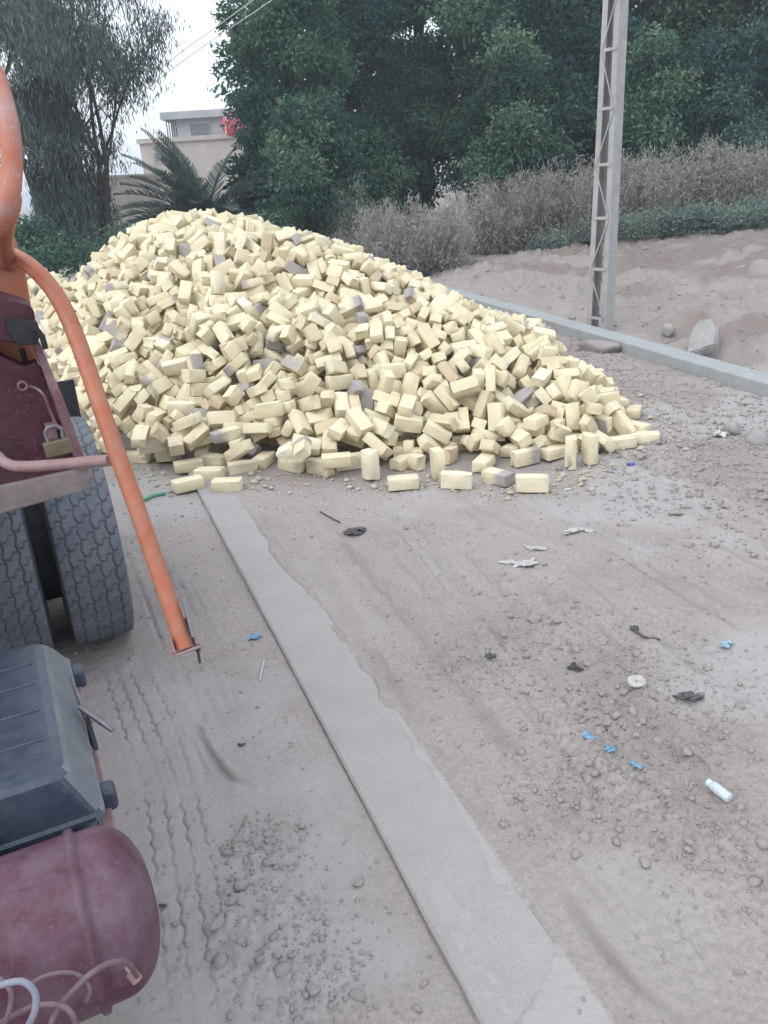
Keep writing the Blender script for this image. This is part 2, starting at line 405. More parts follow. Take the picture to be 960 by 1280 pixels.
def axis(segs):
    out = [segs[0][0]]
    for a, b, s0, s1 in segs:
        x = a
        while x < b - 1e-6:
            t = (x - a) / (b - a); x += s0 + (s1 - s0) * t; out.append(min(x, b))
    return np.array(out)
gx = axis([(-600, -60, 90, 20), (-60, -12, 6, .5), (-12, -4, .4, .07), (-4, -1.6, .06, .02), (-1.6, -1.1, .009, .006), (-1.1, -.25, .006, .006), (-.25, 1.9, .0075, .0085), (1.9, 5, .015, .03), (5, 14, .035, .16), (14, 60, .4, 6), (60, 600, 20, 90)])
gy = axis([(-30, -2, 6, .5), (-2, .9, .3, .03), (.9, 2.4, .0068, .0068), (2.4, 3.3, .0068, .0095), (3.3, 6.5, .012, .03), (6.5, 13, .032, .05), (13, 24, .055, .16), (24, 80, .4, 6), (80, 1200, 20, 200)])
GX, GY = np.meshgrid(gx, gy, indexing='ij')
gh, gb, gpale = hground(GX.ravel(), GY.ravel(), True)
nx, ny = GX.shape
ii = (np.arange(nx - 1)[:, None] * ny + np.arange(ny - 1)[None, :]).ravel()
gme = np_mesh('ground', np.stack([GX.ravel(), GY.ravel(), gh], -1), np.stack([ii, ii + ny, ii + ny + 1, ii + 1], -1), {'brown': gb, 'pale': gpale}, True)
ground = link('ground', gme, M_SOIL); tag(ground, kind='structure')

# green field far behind the trees
mb = MB(); fp = [(-30, 60), (60, 62), (90, 150), (-40, 150)]
mb.add([(a, b, .40) for a, b in fp] + [(a, b, -.3) for a, b in fp], [(0, 1, 2, 3), (0, 4, 5, 1), (1, 5, 6, 2), (2, 6, 7, 3), (3, 7, 4, 0)])
M_FIELD = simple('field_green', (.10, .22, .06), (.16, .26, .10), .6, 2, .9, 0, .3)
tag(mb.build('field', M_FIELD), kind='structure')

# flush concrete strip (top of a buried beam) -----------------------------------------
def beam(name, a, b, n, w, z0, z1, mat, joints=2.4):
    """jittered long beam with worn edges: a->b along one top edge, n = direction of its width"""
    L = np.hypot(*(b - a)); u = (b - a) / L; N = int(L / .06) + 2
    vs = []; fs = []; prof = [(0, z0), (0, z1 - .008), (.008, z1), (w * .5, z1), (w - .008, z1), (w, z1 - .008), (w, z0)]
    for i in range(N):
        s = L * i / (N - 1); c = a + u * s
        for k, (o, z) in enumerate(prof):
            q = c + n * o; j = float(fbm(q[0] + k, q[1], .09, 3, 21)) * .003 if 0 < k < 6 else 0
            vs.append((q[0] + n[0] * j, q[1] + n[1] * j, z + (j * .6 if k in (1, 2, 4, 5) else 0)))
    m = len(prof)
    for i in range(N - 1):
        for k in range(m - 1): fs.append((i * m + k, (i + 1) * m + k, (i + 1) * m + k + 1, i * m + k + 1))
    mb = MB(); mb.add(vs, fs); mb.add(vs[:m], [tuple(range(m))]); mb.add(vs[-m:], [tuple(range(m))[::-1]])
    o = mb.build(name, mat); tag(o, kind='structure'); return o
beam('concrete_strip', sA - sd * 3.5, sB + sd * 2.0, sn, SW, -.12, .004, M_STRIP)
beam('kerb', kP0 - kd * 22, kP1 + kd * 9, kn, KW, -.15, .12, M_KERB)
bj = gp(668, 392, .12)[:2]; be = gp(628, 404, .12)[:2]; bd_ = (be - bj) / np.linalg.norm(be - bj)
t0 = -np.dot(bj - kP0, kn) ; bj = bj + kn * 0
bj = bj - kn * (np.dot(bj - kP0, kn) + .003)
bn = np.array([-bd_[1], bd_[0]]); bn = bn if bn[1] > 0 else -bn
beam('kerb_branch', bj, bj + bd_ * 1.6, bn, .2, -.15, .115, M_KERB)

# ================================================================== LATTICE POLE
def lattice_pole():
    base = gp(762, 409, .06); base = np.array([base[0], base[1], hz(base[0], base[1])])
    root = empty('lattice_pole', base)
    tag(root, 'tall pale grey lattice steel pole standing just behind the raised kerb', 'pole')
    near = np.array([0.0, 0.0]); far = np.array([-.20, .24]); Hh = 8.5
    ax = (far - near) / np.linalg.norm(far - near)          # from near column to far column
    px_ = np.array([-ax[1], ax[0]]);  px_ = px_ if px_[0] > 0 else -px_
    # columns: C channels, web outwards
    def chan(c0, c1, s, w=.17, dpt=.07, th=.007):
        mb = MB()
        prof = [(-w / 2, 0), (w / 2, 0), (w / 2, dpt), (w / 2 - th, dpt), (w / 2 - th, th), (-w / 2 + th, th), (-w / 2 + th, dpt), (-w / 2, dpt)]
        lo = [c0 + px_ * a + ax * (s * b) for a, b in prof]; hi = [c1 + px_ * a + ax * (s * b) for a, b in prof]
        m = len(prof); vs = [(p[0], p[1], -.4) for p in lo] + [(p[0], p[1], Hh) for p in hi]
        mb.add(vs, [(k, (k + 1) % m, m + (k + 1) % m, m + k) for k in range(m)] + [tuple(range(m, 2 * m))]); return mb
    c_f = lambda z: near + ax * (.30 - .13 * z / Hh)
    chan(near, near + ax * .04, 1).build('column', M_POLE, root)
    chan(c_f(0), c_f(Hh), -1).build('column', M_POLE, root)
    z = .15; k = 0
    while z < Hh:
        for sgn in (-1, 1):
            off = px_ * (sgn * .0885)
            a = near + off + ax * .03; b = c_f(z) + off - ax * .03
            mb = MB(); mb.prism([(a[0], a[1], z), (b[0], b[1], z), (b[0], b[1], z + .035), (a[0], a[1], z + .035)], (px_[0] * .006 * sgn, px_[1] * .006 * sgn, 0))
            z2 = z + .56; b2 = c_f(z2) + off - ax * .03
            p, q = ((a, z), (b2, z2)) if k % 2 == 0 else ((b, z), (a, z2))
            o2 = px_ * (.007 * sgn)
            mb.prism([(p[0][0] + o2[0], p[0][1] + o2[1], p[1]), (q[0][0] + o2[0], q[0][1] + o2[1], q[1]), (q[0][0] + o2[0], q[0][1] + o2[1], q[1] + .04), (p[0][0] + o2[0], p[0][1] + o2[1], p[1] + .04)], (px_[0] * .006 * sgn, px_[1] * .006 * sgn, 0))
            mb.build('lacing_bar', M_POLE, root)
        z += .60; k += 1
    return root
lattice_pole()

# ================================================================== VEGETATION
def quads(C, U, W, tint):
    """C centres, U half long axis, W half short axis -> diamond-ish leaf quads"""
    V = np.stack([C - U, C - W + U * .15, C + U, C + W + U * .15], 1).reshape(-1, 3)
    F = np.arange(len(V)).reshape(-1, 4); return V, F, np.repeat(tint, 4)
def rdir(n, rs):
    v = rs.normal(size=(n, 3)); return v / np.linalg.norm(v, axis=1)[:, None]
def leaf_obj(name, V, F, t, mat, parent):
    return link(name, np_mesh(name, V, F, {'tint': t}), mat, parent)
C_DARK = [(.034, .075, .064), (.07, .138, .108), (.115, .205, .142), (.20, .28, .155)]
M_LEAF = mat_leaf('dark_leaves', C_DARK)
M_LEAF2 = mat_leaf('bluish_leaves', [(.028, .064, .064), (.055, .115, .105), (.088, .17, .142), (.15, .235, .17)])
M_TAM = mat_leaf('tamarisk_sprays', [(.060, .085, .085), (.10, .135, .125), (.145, .185, .165), (.20, .24, .21)], .8)
M_DRY = mat_leaf('dry_sprays', [(.28, .272, .262), (.37, .357, .338), (.43, .416, .39), (.50, .485, .455)], .9, .4)
M_WEED = mat_leaf('weed_green', [(.085, .125, .115), (.13, .185, .165), (.18, .235, .205), (.25, .285, .25)], .8)
M_PALM = mat_leaf('palm_green', [(.085, .125, .118), (.125, .175, .162), (.165, .22, .195), (.21, .26, .23)], .6)

def big_tree(px, Y, Hc, Rc, seed, label, z0=.4, flare=0.0, n=15000, mat=None, leaf=.064, name='broadleaf_tree', low=.0, cat='tree', group='trees behind the dry bushes'):
    rs = np.random.RandomState(seed); rd = random.Random(seed)
    b = dpY(px, Y); gz = hz(b[0], b[1])
    root = empty(name, (b[0], b[1], gz)); tag(root, label, cat, group)
    mb = MB(); mb.tube(smooth_path([(0, 0, -.2), (.1, 0, Hc * .25), (-.1, .1, Hc * .55), (.1, 0, Hc * .85)], 3), list(np.linspace(.14, .04, 10)), 8)
    clumps = []
    nc = int(26 + Rc * Hc * 2.0); n = int(n * 2.9)
    for k in range(nc):
        u = rd.random(); z = z0 + (Hc - z0) * (k + rd.random()) / nc
        prof = math.sin(math.pi * min(1, (z - z0 * .3) / Hc * .86 + .12)) ** .55
        a = rd.uniform(0, 2 * math.pi); r = Rc * (1 - flare + 1.4 * flare * z / Hc) * prof * math.sqrt(rd.uniform(.15, 1)) * .8
        cr = rd.uniform(.45, .95) * (Rc / 2.6) ** .5
        clumps.append((r * math.cos(a), r * math.sin(a), z, cr, rd.uniform(.0, 1)))
    trunk = mb
    for c in clumps[::3]:
        zz = max(.3, c[2] - 1.0)
        trunk.tube([(0, 0, zz * .8), (c[0] * .5, c[1] * .5, zz), (c[0], c[1], c[2])], [.06, .04, .015], 5)
    trunk.build('trunk', M_BARK, root)
    w = np.array([c[3] ** 2 for c in clumps]); w /= w.sum()
    ci = rs.choice(len(clumps), n, p=w); Ca = np.array(clumps)[ci]
    D = rdir(n, rs); rad = Ca[:, 3] * (rs.uniform(0, 1, n) ** .38)
    # sub-clump modulation gives gaps and tufts
    lump = 1 + .28 * np.sin(D[:, 0] * 6 + Ca[:, 4] * 20) * np.sin(D[:, 1] * 6 + Ca[:, 4] * 9) + .2 * np.sin(D[:, 2] * 9 + Ca[:, 4] * 30)
    P = Ca[:, :3] + D * (rad * lump)[:, None] * np.array([1, 1, .8])
    Udir = rdir(n, rs) + D * .8 + np.array([0, 0, -.3]); Udir /= np.linalg.norm(Udir, axis=1)[:, None]
    Wd = np.cross(Udir, rdir(n, rs)); Wd /= np.linalg.norm(Wd, axis=1)[:, None]
    s = leaf * rs.uniform(.6, 1.3, n)[:, None]
    tint = np.clip(.34 + (Ca[:, 4] - .5) * .75 + rs.normal(0, .13, n) + .10 * D[:, 2], 0, 1)  # upper side of each clump tinted lighter: top light put into the colour
    V, F, t = quads(P, Udir * s, Wd * s * .45, tint)
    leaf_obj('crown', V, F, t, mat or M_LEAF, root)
    return root
def dpY(px, Y, py=260):
    """ground position seen in image column px at distance Y (column taken at horizon height)"""
    d = ray(px, py); k = Y / d[1]; return CPOS + d * k
TREES = [ # px, distance, height, crown radius, seed, leaf count, material, label
 (376, 21.5, 9.5, 1.85, 11, 19000, 0, 'tall dark tree at the left end of the row, beside the open sky gap'),
 (470, 25.0, 10.0, 2.2, 12, 13000, 1, 'dark tree near the small hole of sky'),
 (585, 24.5, 9.5, 2.3, 13, 15000, 0, 'dark leafy tree above the patch of bright green field'),
 (690, 23.5, 9.0, 2.2, 14, 16000, 1, 'leafy dark green tree directly left of the lattice pole'),
 (800, 24.0, 9.5, 2.3, 15, 15000, 0, 'leafy dark green tree directly right of the lattice pole'),
 (900, 23.0, 9.0, 2.3, 16, 16000, 1, 'dense green tree above the grey bushes near the right edge of the photo'),
 (1010, 23.5, 9.5, 2.4, 17, 12000, 0, 'rightmost dark tree of the row, cut by the right edge of the photo'),
]
for px, Y, Hc, Rc, sd_, n, mi, lab in TREES:
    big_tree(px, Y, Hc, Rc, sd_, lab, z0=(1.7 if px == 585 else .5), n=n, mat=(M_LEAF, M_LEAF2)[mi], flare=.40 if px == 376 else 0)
# lower bushy trees in front of the row
for px, Y, Hc, Rc, sd_, n, mi, lab in [
    (392, 19.5, 3.5, 1.4, 31, 9000, 0, 'round green bushy tree right behind the top of the brick heap'),
    (462, 22.6, 3.1, 1.2, 32, 7000, 0, 'rounded olive green shrub left of the reddish dry bush'),
    (640, 22.0, 4.6, 1.5, 33, 9000, 0, 'lighter green bushy tree with yellowish shoots left of the pole'),
    (800, 21.5, 4.2, 1.3, 34, 7000, 0, 'bushy green tree right behind the pole above the dry bushes'),
    (880, 21.5, 3.9, 1.5, 35, 7000, 1, 'bushy blue green tree above the right hand dry bushes')]:
    big_tree(px, Y, Hc, Rc, sd_, lab, z0=.1, n=n, mat=(M_LEAF, M_LEAF2)[mi], name='bushy_tree', leaf=.055)
for i, (px, Y, sd_) in enumerate([(405, 31, 51), (530, 33, 52), (660, 32, 53), (745, 31, 54), (850, 32, 55), (960, 31, 56)]):
    big_tree(px, Y, 13, 3.3, sd_, ['tree of the farther row seen through gaps beside the sky gap', 'tree of the farther row behind the hole of sky', 'tree of the farther row behind the yellowish bushy tree',
             'tree of the farther row straight behind the pole', 'tree of the farther row right of the pole', 'tree of the farther row at the right edge'][i], z0=(2.6 if i in (1, 2) else .6), n=8000, mat=M_LEAF2, leaf=.15, group='farther row of trees')
# dark understory shrubs closing the view below the crowns
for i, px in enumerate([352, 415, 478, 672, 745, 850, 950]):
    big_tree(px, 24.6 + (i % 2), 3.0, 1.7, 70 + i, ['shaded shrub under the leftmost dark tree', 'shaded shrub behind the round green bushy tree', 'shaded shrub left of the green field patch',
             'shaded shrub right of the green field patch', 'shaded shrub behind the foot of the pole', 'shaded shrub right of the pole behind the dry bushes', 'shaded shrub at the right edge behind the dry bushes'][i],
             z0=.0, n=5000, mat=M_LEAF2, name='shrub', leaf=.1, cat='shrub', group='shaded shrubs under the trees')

def tamarisk():
    b = dpY(96, 20.5); rd = random.Random(3); rs = np.random.RandomState(3)
    root = empty('tamarisk_tree', (b[0], b[1], 0)); tag(root, 'wispy grey green feathery tree with dark branches at the upper left, beside the truck', 'tree')
    mb = MB(); tips = []
    def limb(p, d, L, r, lvl):
        pts = [p]; q = np.array(p, float); dd = np.array(d, float)
        for k in range(5):
            dd = dd + np.array([rd.uniform(-.14, .14), rd.uniform(-.14, .14), rd.uniform(-.02, .08) if lvl < 2 else rd.uniform(-.12, .05)]); dd /= np.linalg.norm(dd)
            q = q + dd * L / 5; pts.append(q.copy())
            if lvl >= 1: tips.append((q.copy(), lvl))
        mb.tube(pts, list(np.linspace(r, r * .45, 6)), 6 if lvl < 2 else 4)
        if lvl < 3:
            for c in range(5 if lvl < 2 else 4):
                a = rd.uniform(0, 6.28); t = rd.choice([2, 3, 4, 5]); s = np.array([math.cos(a), math.sin(a), 0])
                nd = dd * .75 + s * rd.uniform(.35, .8) + np.array([0, 0, .15]); nd /= np.linalg.norm(nd)
                limb(pts[t], nd, L * rd.uniform(.45, .65), r * .42, lvl + 1)
    for k, (dx, dy) in enumerate([(-.35, 0), (-.12, .2), (.05, -.15), (.22, .05), (.36, .1), (-.22, -.2)]):
        limb((dx * .6, dy * .6, -.1), np.array([dx, dy, 1.0]) / 1.07, rd.uniform(3.7, 5.2), .085, 0)
    mb.build('trunk', M_BARK, root)
    T = np.array([t[0] for t in tips]); n = 88000
    ci = rs.randint(0, len(T), n); P = T[ci] + rs.normal(0, 1, (n, 3)) * .21
    P[:, 2] -= rs.exponential(.16, n)
    gap = np.sin(P[:, 0] * 2.9 + 1) * np.sin(P[:, 1] * 2.3 + 2) + np.sin(P[:, 2] * 2.6 + P[:, 0] * 1.7) * .8 + rs.normal(0, .25, n)
    P = P[(gap > -.25) | (P[:, 2] < 2.0)]
    # skirt of hanging sprays down to the ground
    m = 20000; a = rs.uniform(0, 6.28, m); r_ = 1.1 * np.sqrt(rs.uniform(0, 1, m)) ; z = rs.uniform(0.1, 2.6, m) 
    r_ = r_ * (1.0 - .12 * z) * (1 + .25 * np.sin(a * 5)); P2 = np.stack([r_ * np.cos(a) * .95 - .15, r_ * np.sin(a) * .8, z + .35 * np.sin(a * 7)], -1)
    P = np.vstack([P, P2]); n = len(P)
    U = np.stack([rs.normal(0, .35, n), rs.normal(0, .35, n), -np.ones(n)], -1); U /= np.linalg.norm(U, axis=1)[:, None]
    W = np.cross(U, rdir(n, rs)); W /= np.linalg.norm(W, axis=1)[:, None]
    s = rs.uniform(.05, .13, n)[:, None]
    V, F, t = quads(P, U * s, W * .013, np.clip(rs.normal(.4, .2, n), 0, 1))
    leaf_obj('crown', V, F, t, M_TAM, root)
tamarisk()

def dry_bush(px, Y, h, R, seed, label, mat=None, name='dry_bush', n=5200, cat='bush', group='dry bushes in front of the trees', leaf=(.03, .10), wid=.010, up=.75):
    rs = np.random.RandomState(seed); rd = random.Random(seed); b = dpY(px, Y); gz = hz(b[0], b[1])
    root = empty(name, (b[0], b[1], gz)); tag(root, label, cat, group)
    mb = MB(); Ps = []; Us = []
    ns = int(46 * R)
    for k in range(ns):
        a = rd.uniform(0, 6.28); lean = rd.uniform(0, 1) ** .6 * R * .8; hh = h * rd.uniform(.55, 1.0) * (1 - .22 * (lean / R) ** 2)
        st = np.array([math.cos(a) * R * .45 * rd.random(), math.sin(a) * R * .4 * rd.random(), -.05])
        en = st * .8 + np.array([math.cos(a) * lean, math.sin(a) * lean, hh]); mid = (st + en) / 2 + np.array([math.cos(a) * .12, math.sin(a) * .12, .06])
        mb.tube([st, mid, en], [.013, .009, .004], 4, cap=False)
        nl = n // ns; t = rs.uniform(.08, 1, nl) ** .8
        q = (1 - t)[:, None] ** 2 * st + 2 * (t * (1 - t))[:, None] * mid + (t ** 2)[:, None] * en
        spread = (.05 + .17 * (1 - t) + .03) [:, None]
        q = q + rs.normal(0, 1, (nl, 3)) * spread
        ax = (en - st) / np.linalg.norm(en - st)
        Ps.append(q); Us.append(ax * up + rs.normal(0, .62, (nl, 3)))
    P = np.vstack(Ps); U = np.vstack(Us); P[:, 2] = np.maximum(P[:, 2], .02); P[:, 2] *= 1 + .12 * np.sin(P[:, 0] * 5 + seed) * np.cos(P[:, 1] * 4 + seed * 2); U /= np.linalg.norm(U, axis=1)[:, None]; n2 = len(P)
    W = np.cross(U, rdir(n2, rs)); W /= np.linalg.norm(W, axis=1)[:, None]
    s = rs.uniform(leaf[0], leaf[1], n2)[:, None]
    tint = np.clip(.15 + .45 * (P[:, 2] / h) * .6 + rs.normal(.15, .16, n2) + rd.uniform(-.16, .16), 0, 1)
    V, F, t = quads(P, U * s, W * wid, tint)
    mb.build('stems', M_DRYSTEM, root); leaf_obj('sprays', V, F, t, mat or M_DRY, root)
M_DRYSTEM = simple('dry_stem', (.24, .21, .20), (.33, .30, .285), .5, 20, .95, 0, .2)
BUSH = [(470, 21.6, 1.45, .75, 'sparse pale dry bush at the left end of the row, beside the brick heap'),
 (510, 20.9, 1.47, .95, 'reddish brown rounded dry bush at the left of the row'), (555, 21.2, 1.49, .95, 'dry bush between the reddish bush and the green field patch'),
 (612, 21.1, 1.52, 1.0, 'grey dry bush just below the patch of bright green field'), (660, 21.5, 1.54, 1.05, 'tall grey brown dry bush in the middle of the row, left of the pole'),
 (712, 21.3, 1.57, 1.0, 'dry bush immediately left of the pole'), (765, 21.5, 1.60, 1.0, 'dry bush seen behind the pole'),
 (812, 21.4, 1.62, 1.05, 'spiky dry bush immediately right of the pole'), (862, 21.8, 1.65, 1.1, 'dry bush right of the pole above the green weeds'),
 (912, 21.6, 1.67, 1.1, 'tall dry bush near the right edge of the photo'), (962, 21.8, 1.70, 1.15, 'dry bush cut by the right edge of the photo'),
 (1020, 22.0, 1.73, 1.2, 'dry bush just outside the right edge of the row')]
for i, (px, Y, h, R, lab) in enumerate(BUSH):
    dry_bush(px - (14 if px < 560 else 0), Y - (2.9 if px < 560 else .5) - 1.1 * (px - 470) / 500, h + (.12 if px < 560 else .28), R, 200 + i, lab, n=9500)
for i, (px, Y, h, R, lab) in enumerate([(690, 19.3, .2, .4, 'low weed clump beside the pole on its left'),
    (795, 18.5, .36, .65, 'low green weed clump immediately right of the pole'), (850, 18.4, .50, .8, 'green weed clump in front of the right hand dry bushes'),
    (905, 18.2, .46, .75, 'larger green weed clump near the right edge'), (955, 18.6, .5, .7, 'green weed clump cut by the right edge of the photo'),
    (748, 19.2, .22, .45, 'low weed clump directly behind the pole')]):
    dry_bush(px, Y, h, R, 300 + i, lab, M_WEED, 'weed_clump', 4200, 'weeds', 'green weed clumps below the dry bushes', (.03, .07), .014, .4)
for i, (px, Y, h, R, lab) in enumerate([(60, 15.5, 1.05, 1.0, 'green shrub under the wispy tree beside the orange post'), (150, 17.5, 1.15, .9, 'green shrub between the wispy tree and the brick heap'),
    (20, 16.0, 1.5, 1.0, 'green shrub behind the orange truck post'), (338, 18.5, 1.2, .6, 'green shrub right of the palm behind the heap')]):
    big_tree(px, Y, h, R, 400 + i, lab, z0=.0, n=5000, mat=M_LEAF, name='green_shrub', leaf=.045, cat='shrub', group='green shrubs behind the brick heap')
dry_bush(102, 12.9, .95, .6, 420, 'small grey dry bush between the two brick heaps', n=3500, group='dry bushes in front of the trees')
dry_bush(436, 19.0, 2.2, .5, 421, 'tall pale sparse shrub behind the right shoulder of the heap', M_WEED, 'pale_shrub', 4000, 'shrub', 'green shrubs behind the brick heap', (.04, .1), .012)

def palm():
    b = dpY(256, 23.0); root = empty('palm_tree', (b[0], b[1], 0)); tag(root, 'low date palm with fanned grey green fronds in front of the house', 'palm tree')
    rd = random.Random(9); mb = MB(); mb.tube([(0, 0, -.1), (0, 0, .5), (0, 0, 1.1)], [.28, .3, .22], 10); mb.build('trunk', M_BARK, root)
    for k in range(60):
        a = 2 * math.pi * k / 34 * 5.0 + rd.uniform(-.3, .3); el = rd.uniform(.25, 1.45); L = rd.uniform(2.1, 2.9)
        V = []; F = []; q = np.array([0, 0, 1.1]); hd = np.array([math.cos(a), math.sin(a), 0]); e = el; P = [q]
        for s in range(16):
            e -= .035 + .05 * (1 - el / 1.5) ; q = q + (hd * math.cos(e) + np.array([0, 0, math.sin(e)])) * L / 16; P.append(q)
        side = np.array([-hd[1], hd[0], 0]); T = []
        for s in range(1, 16):
            for f in (0, .5):
                p = P[s] * (1 - f) + P[s + 1] * f; t = (P[s + 1] - P[s]); t /= np.linalg.norm(t)
                ll = .5 * math.sin(math.pi * min(1, (s + f) / 17 * .9 + .12)) ** .6
                for sg in (-1, 1):
                    dd = side * sg * .8 + t * .75 + np.array([0, 0, .28 + rd.uniform(-.15, .1)]); dd /= np.linalg.norm(dd); n_ = np.cross(dd, t); n_ /= np.linalg.norm(n_)
                    w = np.cross(dd, n_) * .042; i = len(V); V += [p - w * .5, p + w * .5, p + dd * ll * .6 + w, p + dd * ll, ]; F.append((i, i + 1, i + 2, i + 3)); T += [rd.uniform(.1, .9)] * 4
        o = link('frond', np_mesh('frond', V, F, {'tint': T}), M_PALM, root)
        st = MB(); st.tube(P, list(np.linspace(.022, .004, len(P))), 4); st.build('stalk', M_PALM, o)
palm()


# ================================================================== BUILDINGS
M_PLAS = simple('beige_render', (.50, .46, .43), (.42, .36, .32), .5, 1.5, .9, 0, .1)
M_GREYW = simple('grey_wall', (.44, .46, .49), (.42, .43, .44), .4, 1.5, .9, 0, .1)
M_PANE = simple('hazy_pane', (.20, .21, .24), rough=.4, bump=0)  # glass lightened to grey: distance haze put into the colour
M_WIN = simple('dark_window', (.05, .055, .07), rough=.3, bump=0)
M_WHITE = simple('white_paint', (.75, .76, .78), rough=.6, bump=0)
M_RED = simple('red_tank_paint', (.55, .06, .09), (.5, .2, .2), .3, 3, .5, 0, 0)
def house():
    Y = 46.0; X = lambda px, yy=Y: dpY(px, yy, 255)[0]
    zt = lambda px, py, yy: CPOS[2] + (ray(px, py) * (yy / ray(px, py)[1]))[2]
    x0, x1 = X(186), X(330); zl = zt(240, 176, Y); 
    root = empty('house', ((x0 + x1) / 2, Y, 0)); tag(root, 'two storey beige and grey flat roofed house beyond the palm', 'house')
    ox = (x0 + x1) / 2; B = lambda mb, a, b, **k: mb.box((a[0] - ox, a[1] - Y, a[2]), (b[0] - ox, b[1] - Y, b[2]), **k)
    mb = MB(); B(mb, (x0, Y, -.5), (x1, Y + 7, zl)); mb.build('lower_wall', M_PLAS, root)
    mb = MB(); B(mb, (x0 - .1, Y - .12, zl + .002), (x1 + .1, Y + 7.1, zl + .22)); mb.build('floor_slab', M_PLAS, root)
    xu = X(228, Y + .8); zu = zt(262, 147, Y + .8)
    mb = MB(); B(mb, (xu, Y + .8, zl + .224), (x1, Y + 7, zu)); up = mb.build('upper_wall', M_GREYW, root)
    mb = MB(); B(mb, (xu - .45, Y + .45, zu + .002), (x1 + .2, Y + 7.2, zu + .35)); mb.build('roof_slab', M_GREYW, root)
    def win(px, py, w, h, yy, par=root):
        c = X(px, yy); z = zt(px, py, yy); mb = MB(); B(mb, (c - w / 2 - .08, yy - .05, z - h / 2 - .08), (c + w / 2 + .08, yy + .05, z + h / 2 + .08)); f = mb.build('window', M_PLAS, par)
        mb = MB(); B(mb, (c - w / 2, yy - .07, z - h / 2), (c + w / 2, yy - .052, z + h / 2)); mb.build('pane', M_PANE, f)
    win(205, 196, .26, .42, Y); win(262, 164, 1.0, .75, Y + .8)
    mb = MB()
    xr0, xr1 = X(222), X(233)
    for k in range(5):
        xx = xr0 + (xr1 - xr0) * k / 4; mb.tube([(xx - ox, .1, zl + .2), (xx - ox, .1, zl + 1.0)], .03, 5)
    mb.tube([(xr0 - ox, .1, zl + 1.0), (xr1 - ox, .1, zl + 1.0)], .04, 5); mb.build('balcony_railing', M_WIN, root)
    # water tank on the slab
    tx = X(303, Y + .0); tz = zt(294, 156, Y + .0); tr = .62
    t = empty('water_tank', (tx, Y + .1, zl + .22)); tag(t, 'round red water tank on the roof of the far house', 'tank')
    mb = MB(); bm = bmesh.new(); bmesh.ops.create_uvsphere(bm, u_segments=28, v_segments=18, radius=tr)
    for v in bm.verts: v.co.z *= .98; r_ = math.hypot(v.co.x, v.co.y); k = 1 + .02 * math.sin(v.co.z * 22); v.co.x *= k; v.co.y *= k
    mb.frombm(bm, Matrix.Translation((0, -.0, tz - zl - .22)), True); mb.build('shell', M_RED, t)
    mb = MB(); hh = tz - zl - .22
    for sx in (-.35, .35):
        for sy in (-.35, .35): mb.tube([(sx, sy, 0), (sx, sy, hh)], .035, 5)
    for sx in (-.35, .35): mb.tube([(sx, -.66, .0), (sx * .7, -.66, hh + .35)], .022, 5)
    mb.build('stand', M_WHITE, t)
house()
def wallpiece():
    Y = 33.0; a = dpY(122, Y, 258); b = dpY(232, Y + 3, 255); z = 2.75
    e = b[:2] - a[:2]; L = np.hypot(*e); r = empty('garden_wall', (a[0], a[1], 0), math.atan2(e[1], e[0])); tag(r, 'plain beige rendered garden wall behind the wispy tree', 'wall')
    mb = MB(); mb.box((0, 0, -.5), (L * .72, .22, z)); mb.build('wall_face', M_PLAS, r); mb = MB(); mb.box((-.04, -.04, z + .002), (L * .72 + .04, .26, z + .09)); mb.build('coping', M_PLAS, r)
wallpiece()
def misc_far():
    M_BLUE = simple('blue_plastic', (.10, .22, .5), (.4, .4, .5), .3, 4, .5, 0, 0); M_REDC = simple('red_cloth', (.5, .06, .05), rough=.9, bump=0)
    b = dp(126, 262, 1); d = ray(127, 262); k = 27 / d[1]; p = CPOS + d * k
    mb = MB(); bm = bmesh.new(); bmesh.ops.create_cone(bm, cap_ends=True, segments=18, radius1=.26, radius2=.3, depth=.75)
    bmesh.ops.bevel(bm, geom=[e for e in bm.edges], offset=.02, segments=1, affect='EDGES'); mb.frombm(bm, Matrix.Translation((0, 0, .37)))
    for zz in (.2, .38, .56): mb.tube([(math.cos(q) * (.272 + .05 * zz), math.sin(q) * (.272 + .05 * zz), zz) for q in np.linspace(0, 6.283, 17)], .012, 5, cap=False)
    o = mb.build('barrel', M_BLUE); o.location = (p[0], p[1], 0); tag(o, 'small blue barrel behind the wispy tree trunk', 'barrel')
    d = ray(129, 232); k = 26.5 / d[1]; p = CPOS + d * k
    mb = MB(); vs = []; fs = []
    for i in range(6):
        for j in range(9): vs.append((i * .07 - .17 + .01 * math.sin(j), .05 * math.sin(i * 1.7 + j * .4), -j * .1))
    for i in range(5):
        for j in range(8): fs.append((i * 9 + j, i * 9 + j + 1, (i + 1) * 9 + j + 1, (i + 1) * 9 + j))
    mb.add(vs, fs, True); mb.tube([(-.2, 0, .03), (.22, 0, .03)], .015, 5); mb.tube([(-.2, 0, .03), (-.2, 0, -p[2])], .015, 5)
    o = mb.build('red_cloth', M_REDC); md = o.modifiers.new('s', 'SOLIDIFY'); md.thickness = .01; o.location = tuple(p); o.location.z += .35; tag(o, 'red cloth hung on a pole behind the wispy tree', 'cloth')
    for i, (dx) in enumerate((0, .35)):
        A = dp(205 + i * 16, 82, 19); B_ = dp(330 + i * 24, -10, 14); C_ = dp(560 + i * 30, -190, 9)
        mb = MB(); mb.tube(smooth_path([A + np.array([-6, 9, -1.2]), A, B_, C_], 5), .008, 5); o = mb.build('overhead_wire', M_WHITE)
        tag(o, ['thin pale overhead wire crossing the left dark tree, the left one', 'thin pale overhead wire crossing the left dark tree, the right one'][i], 'wire', 'overhead wires')
misc_far()


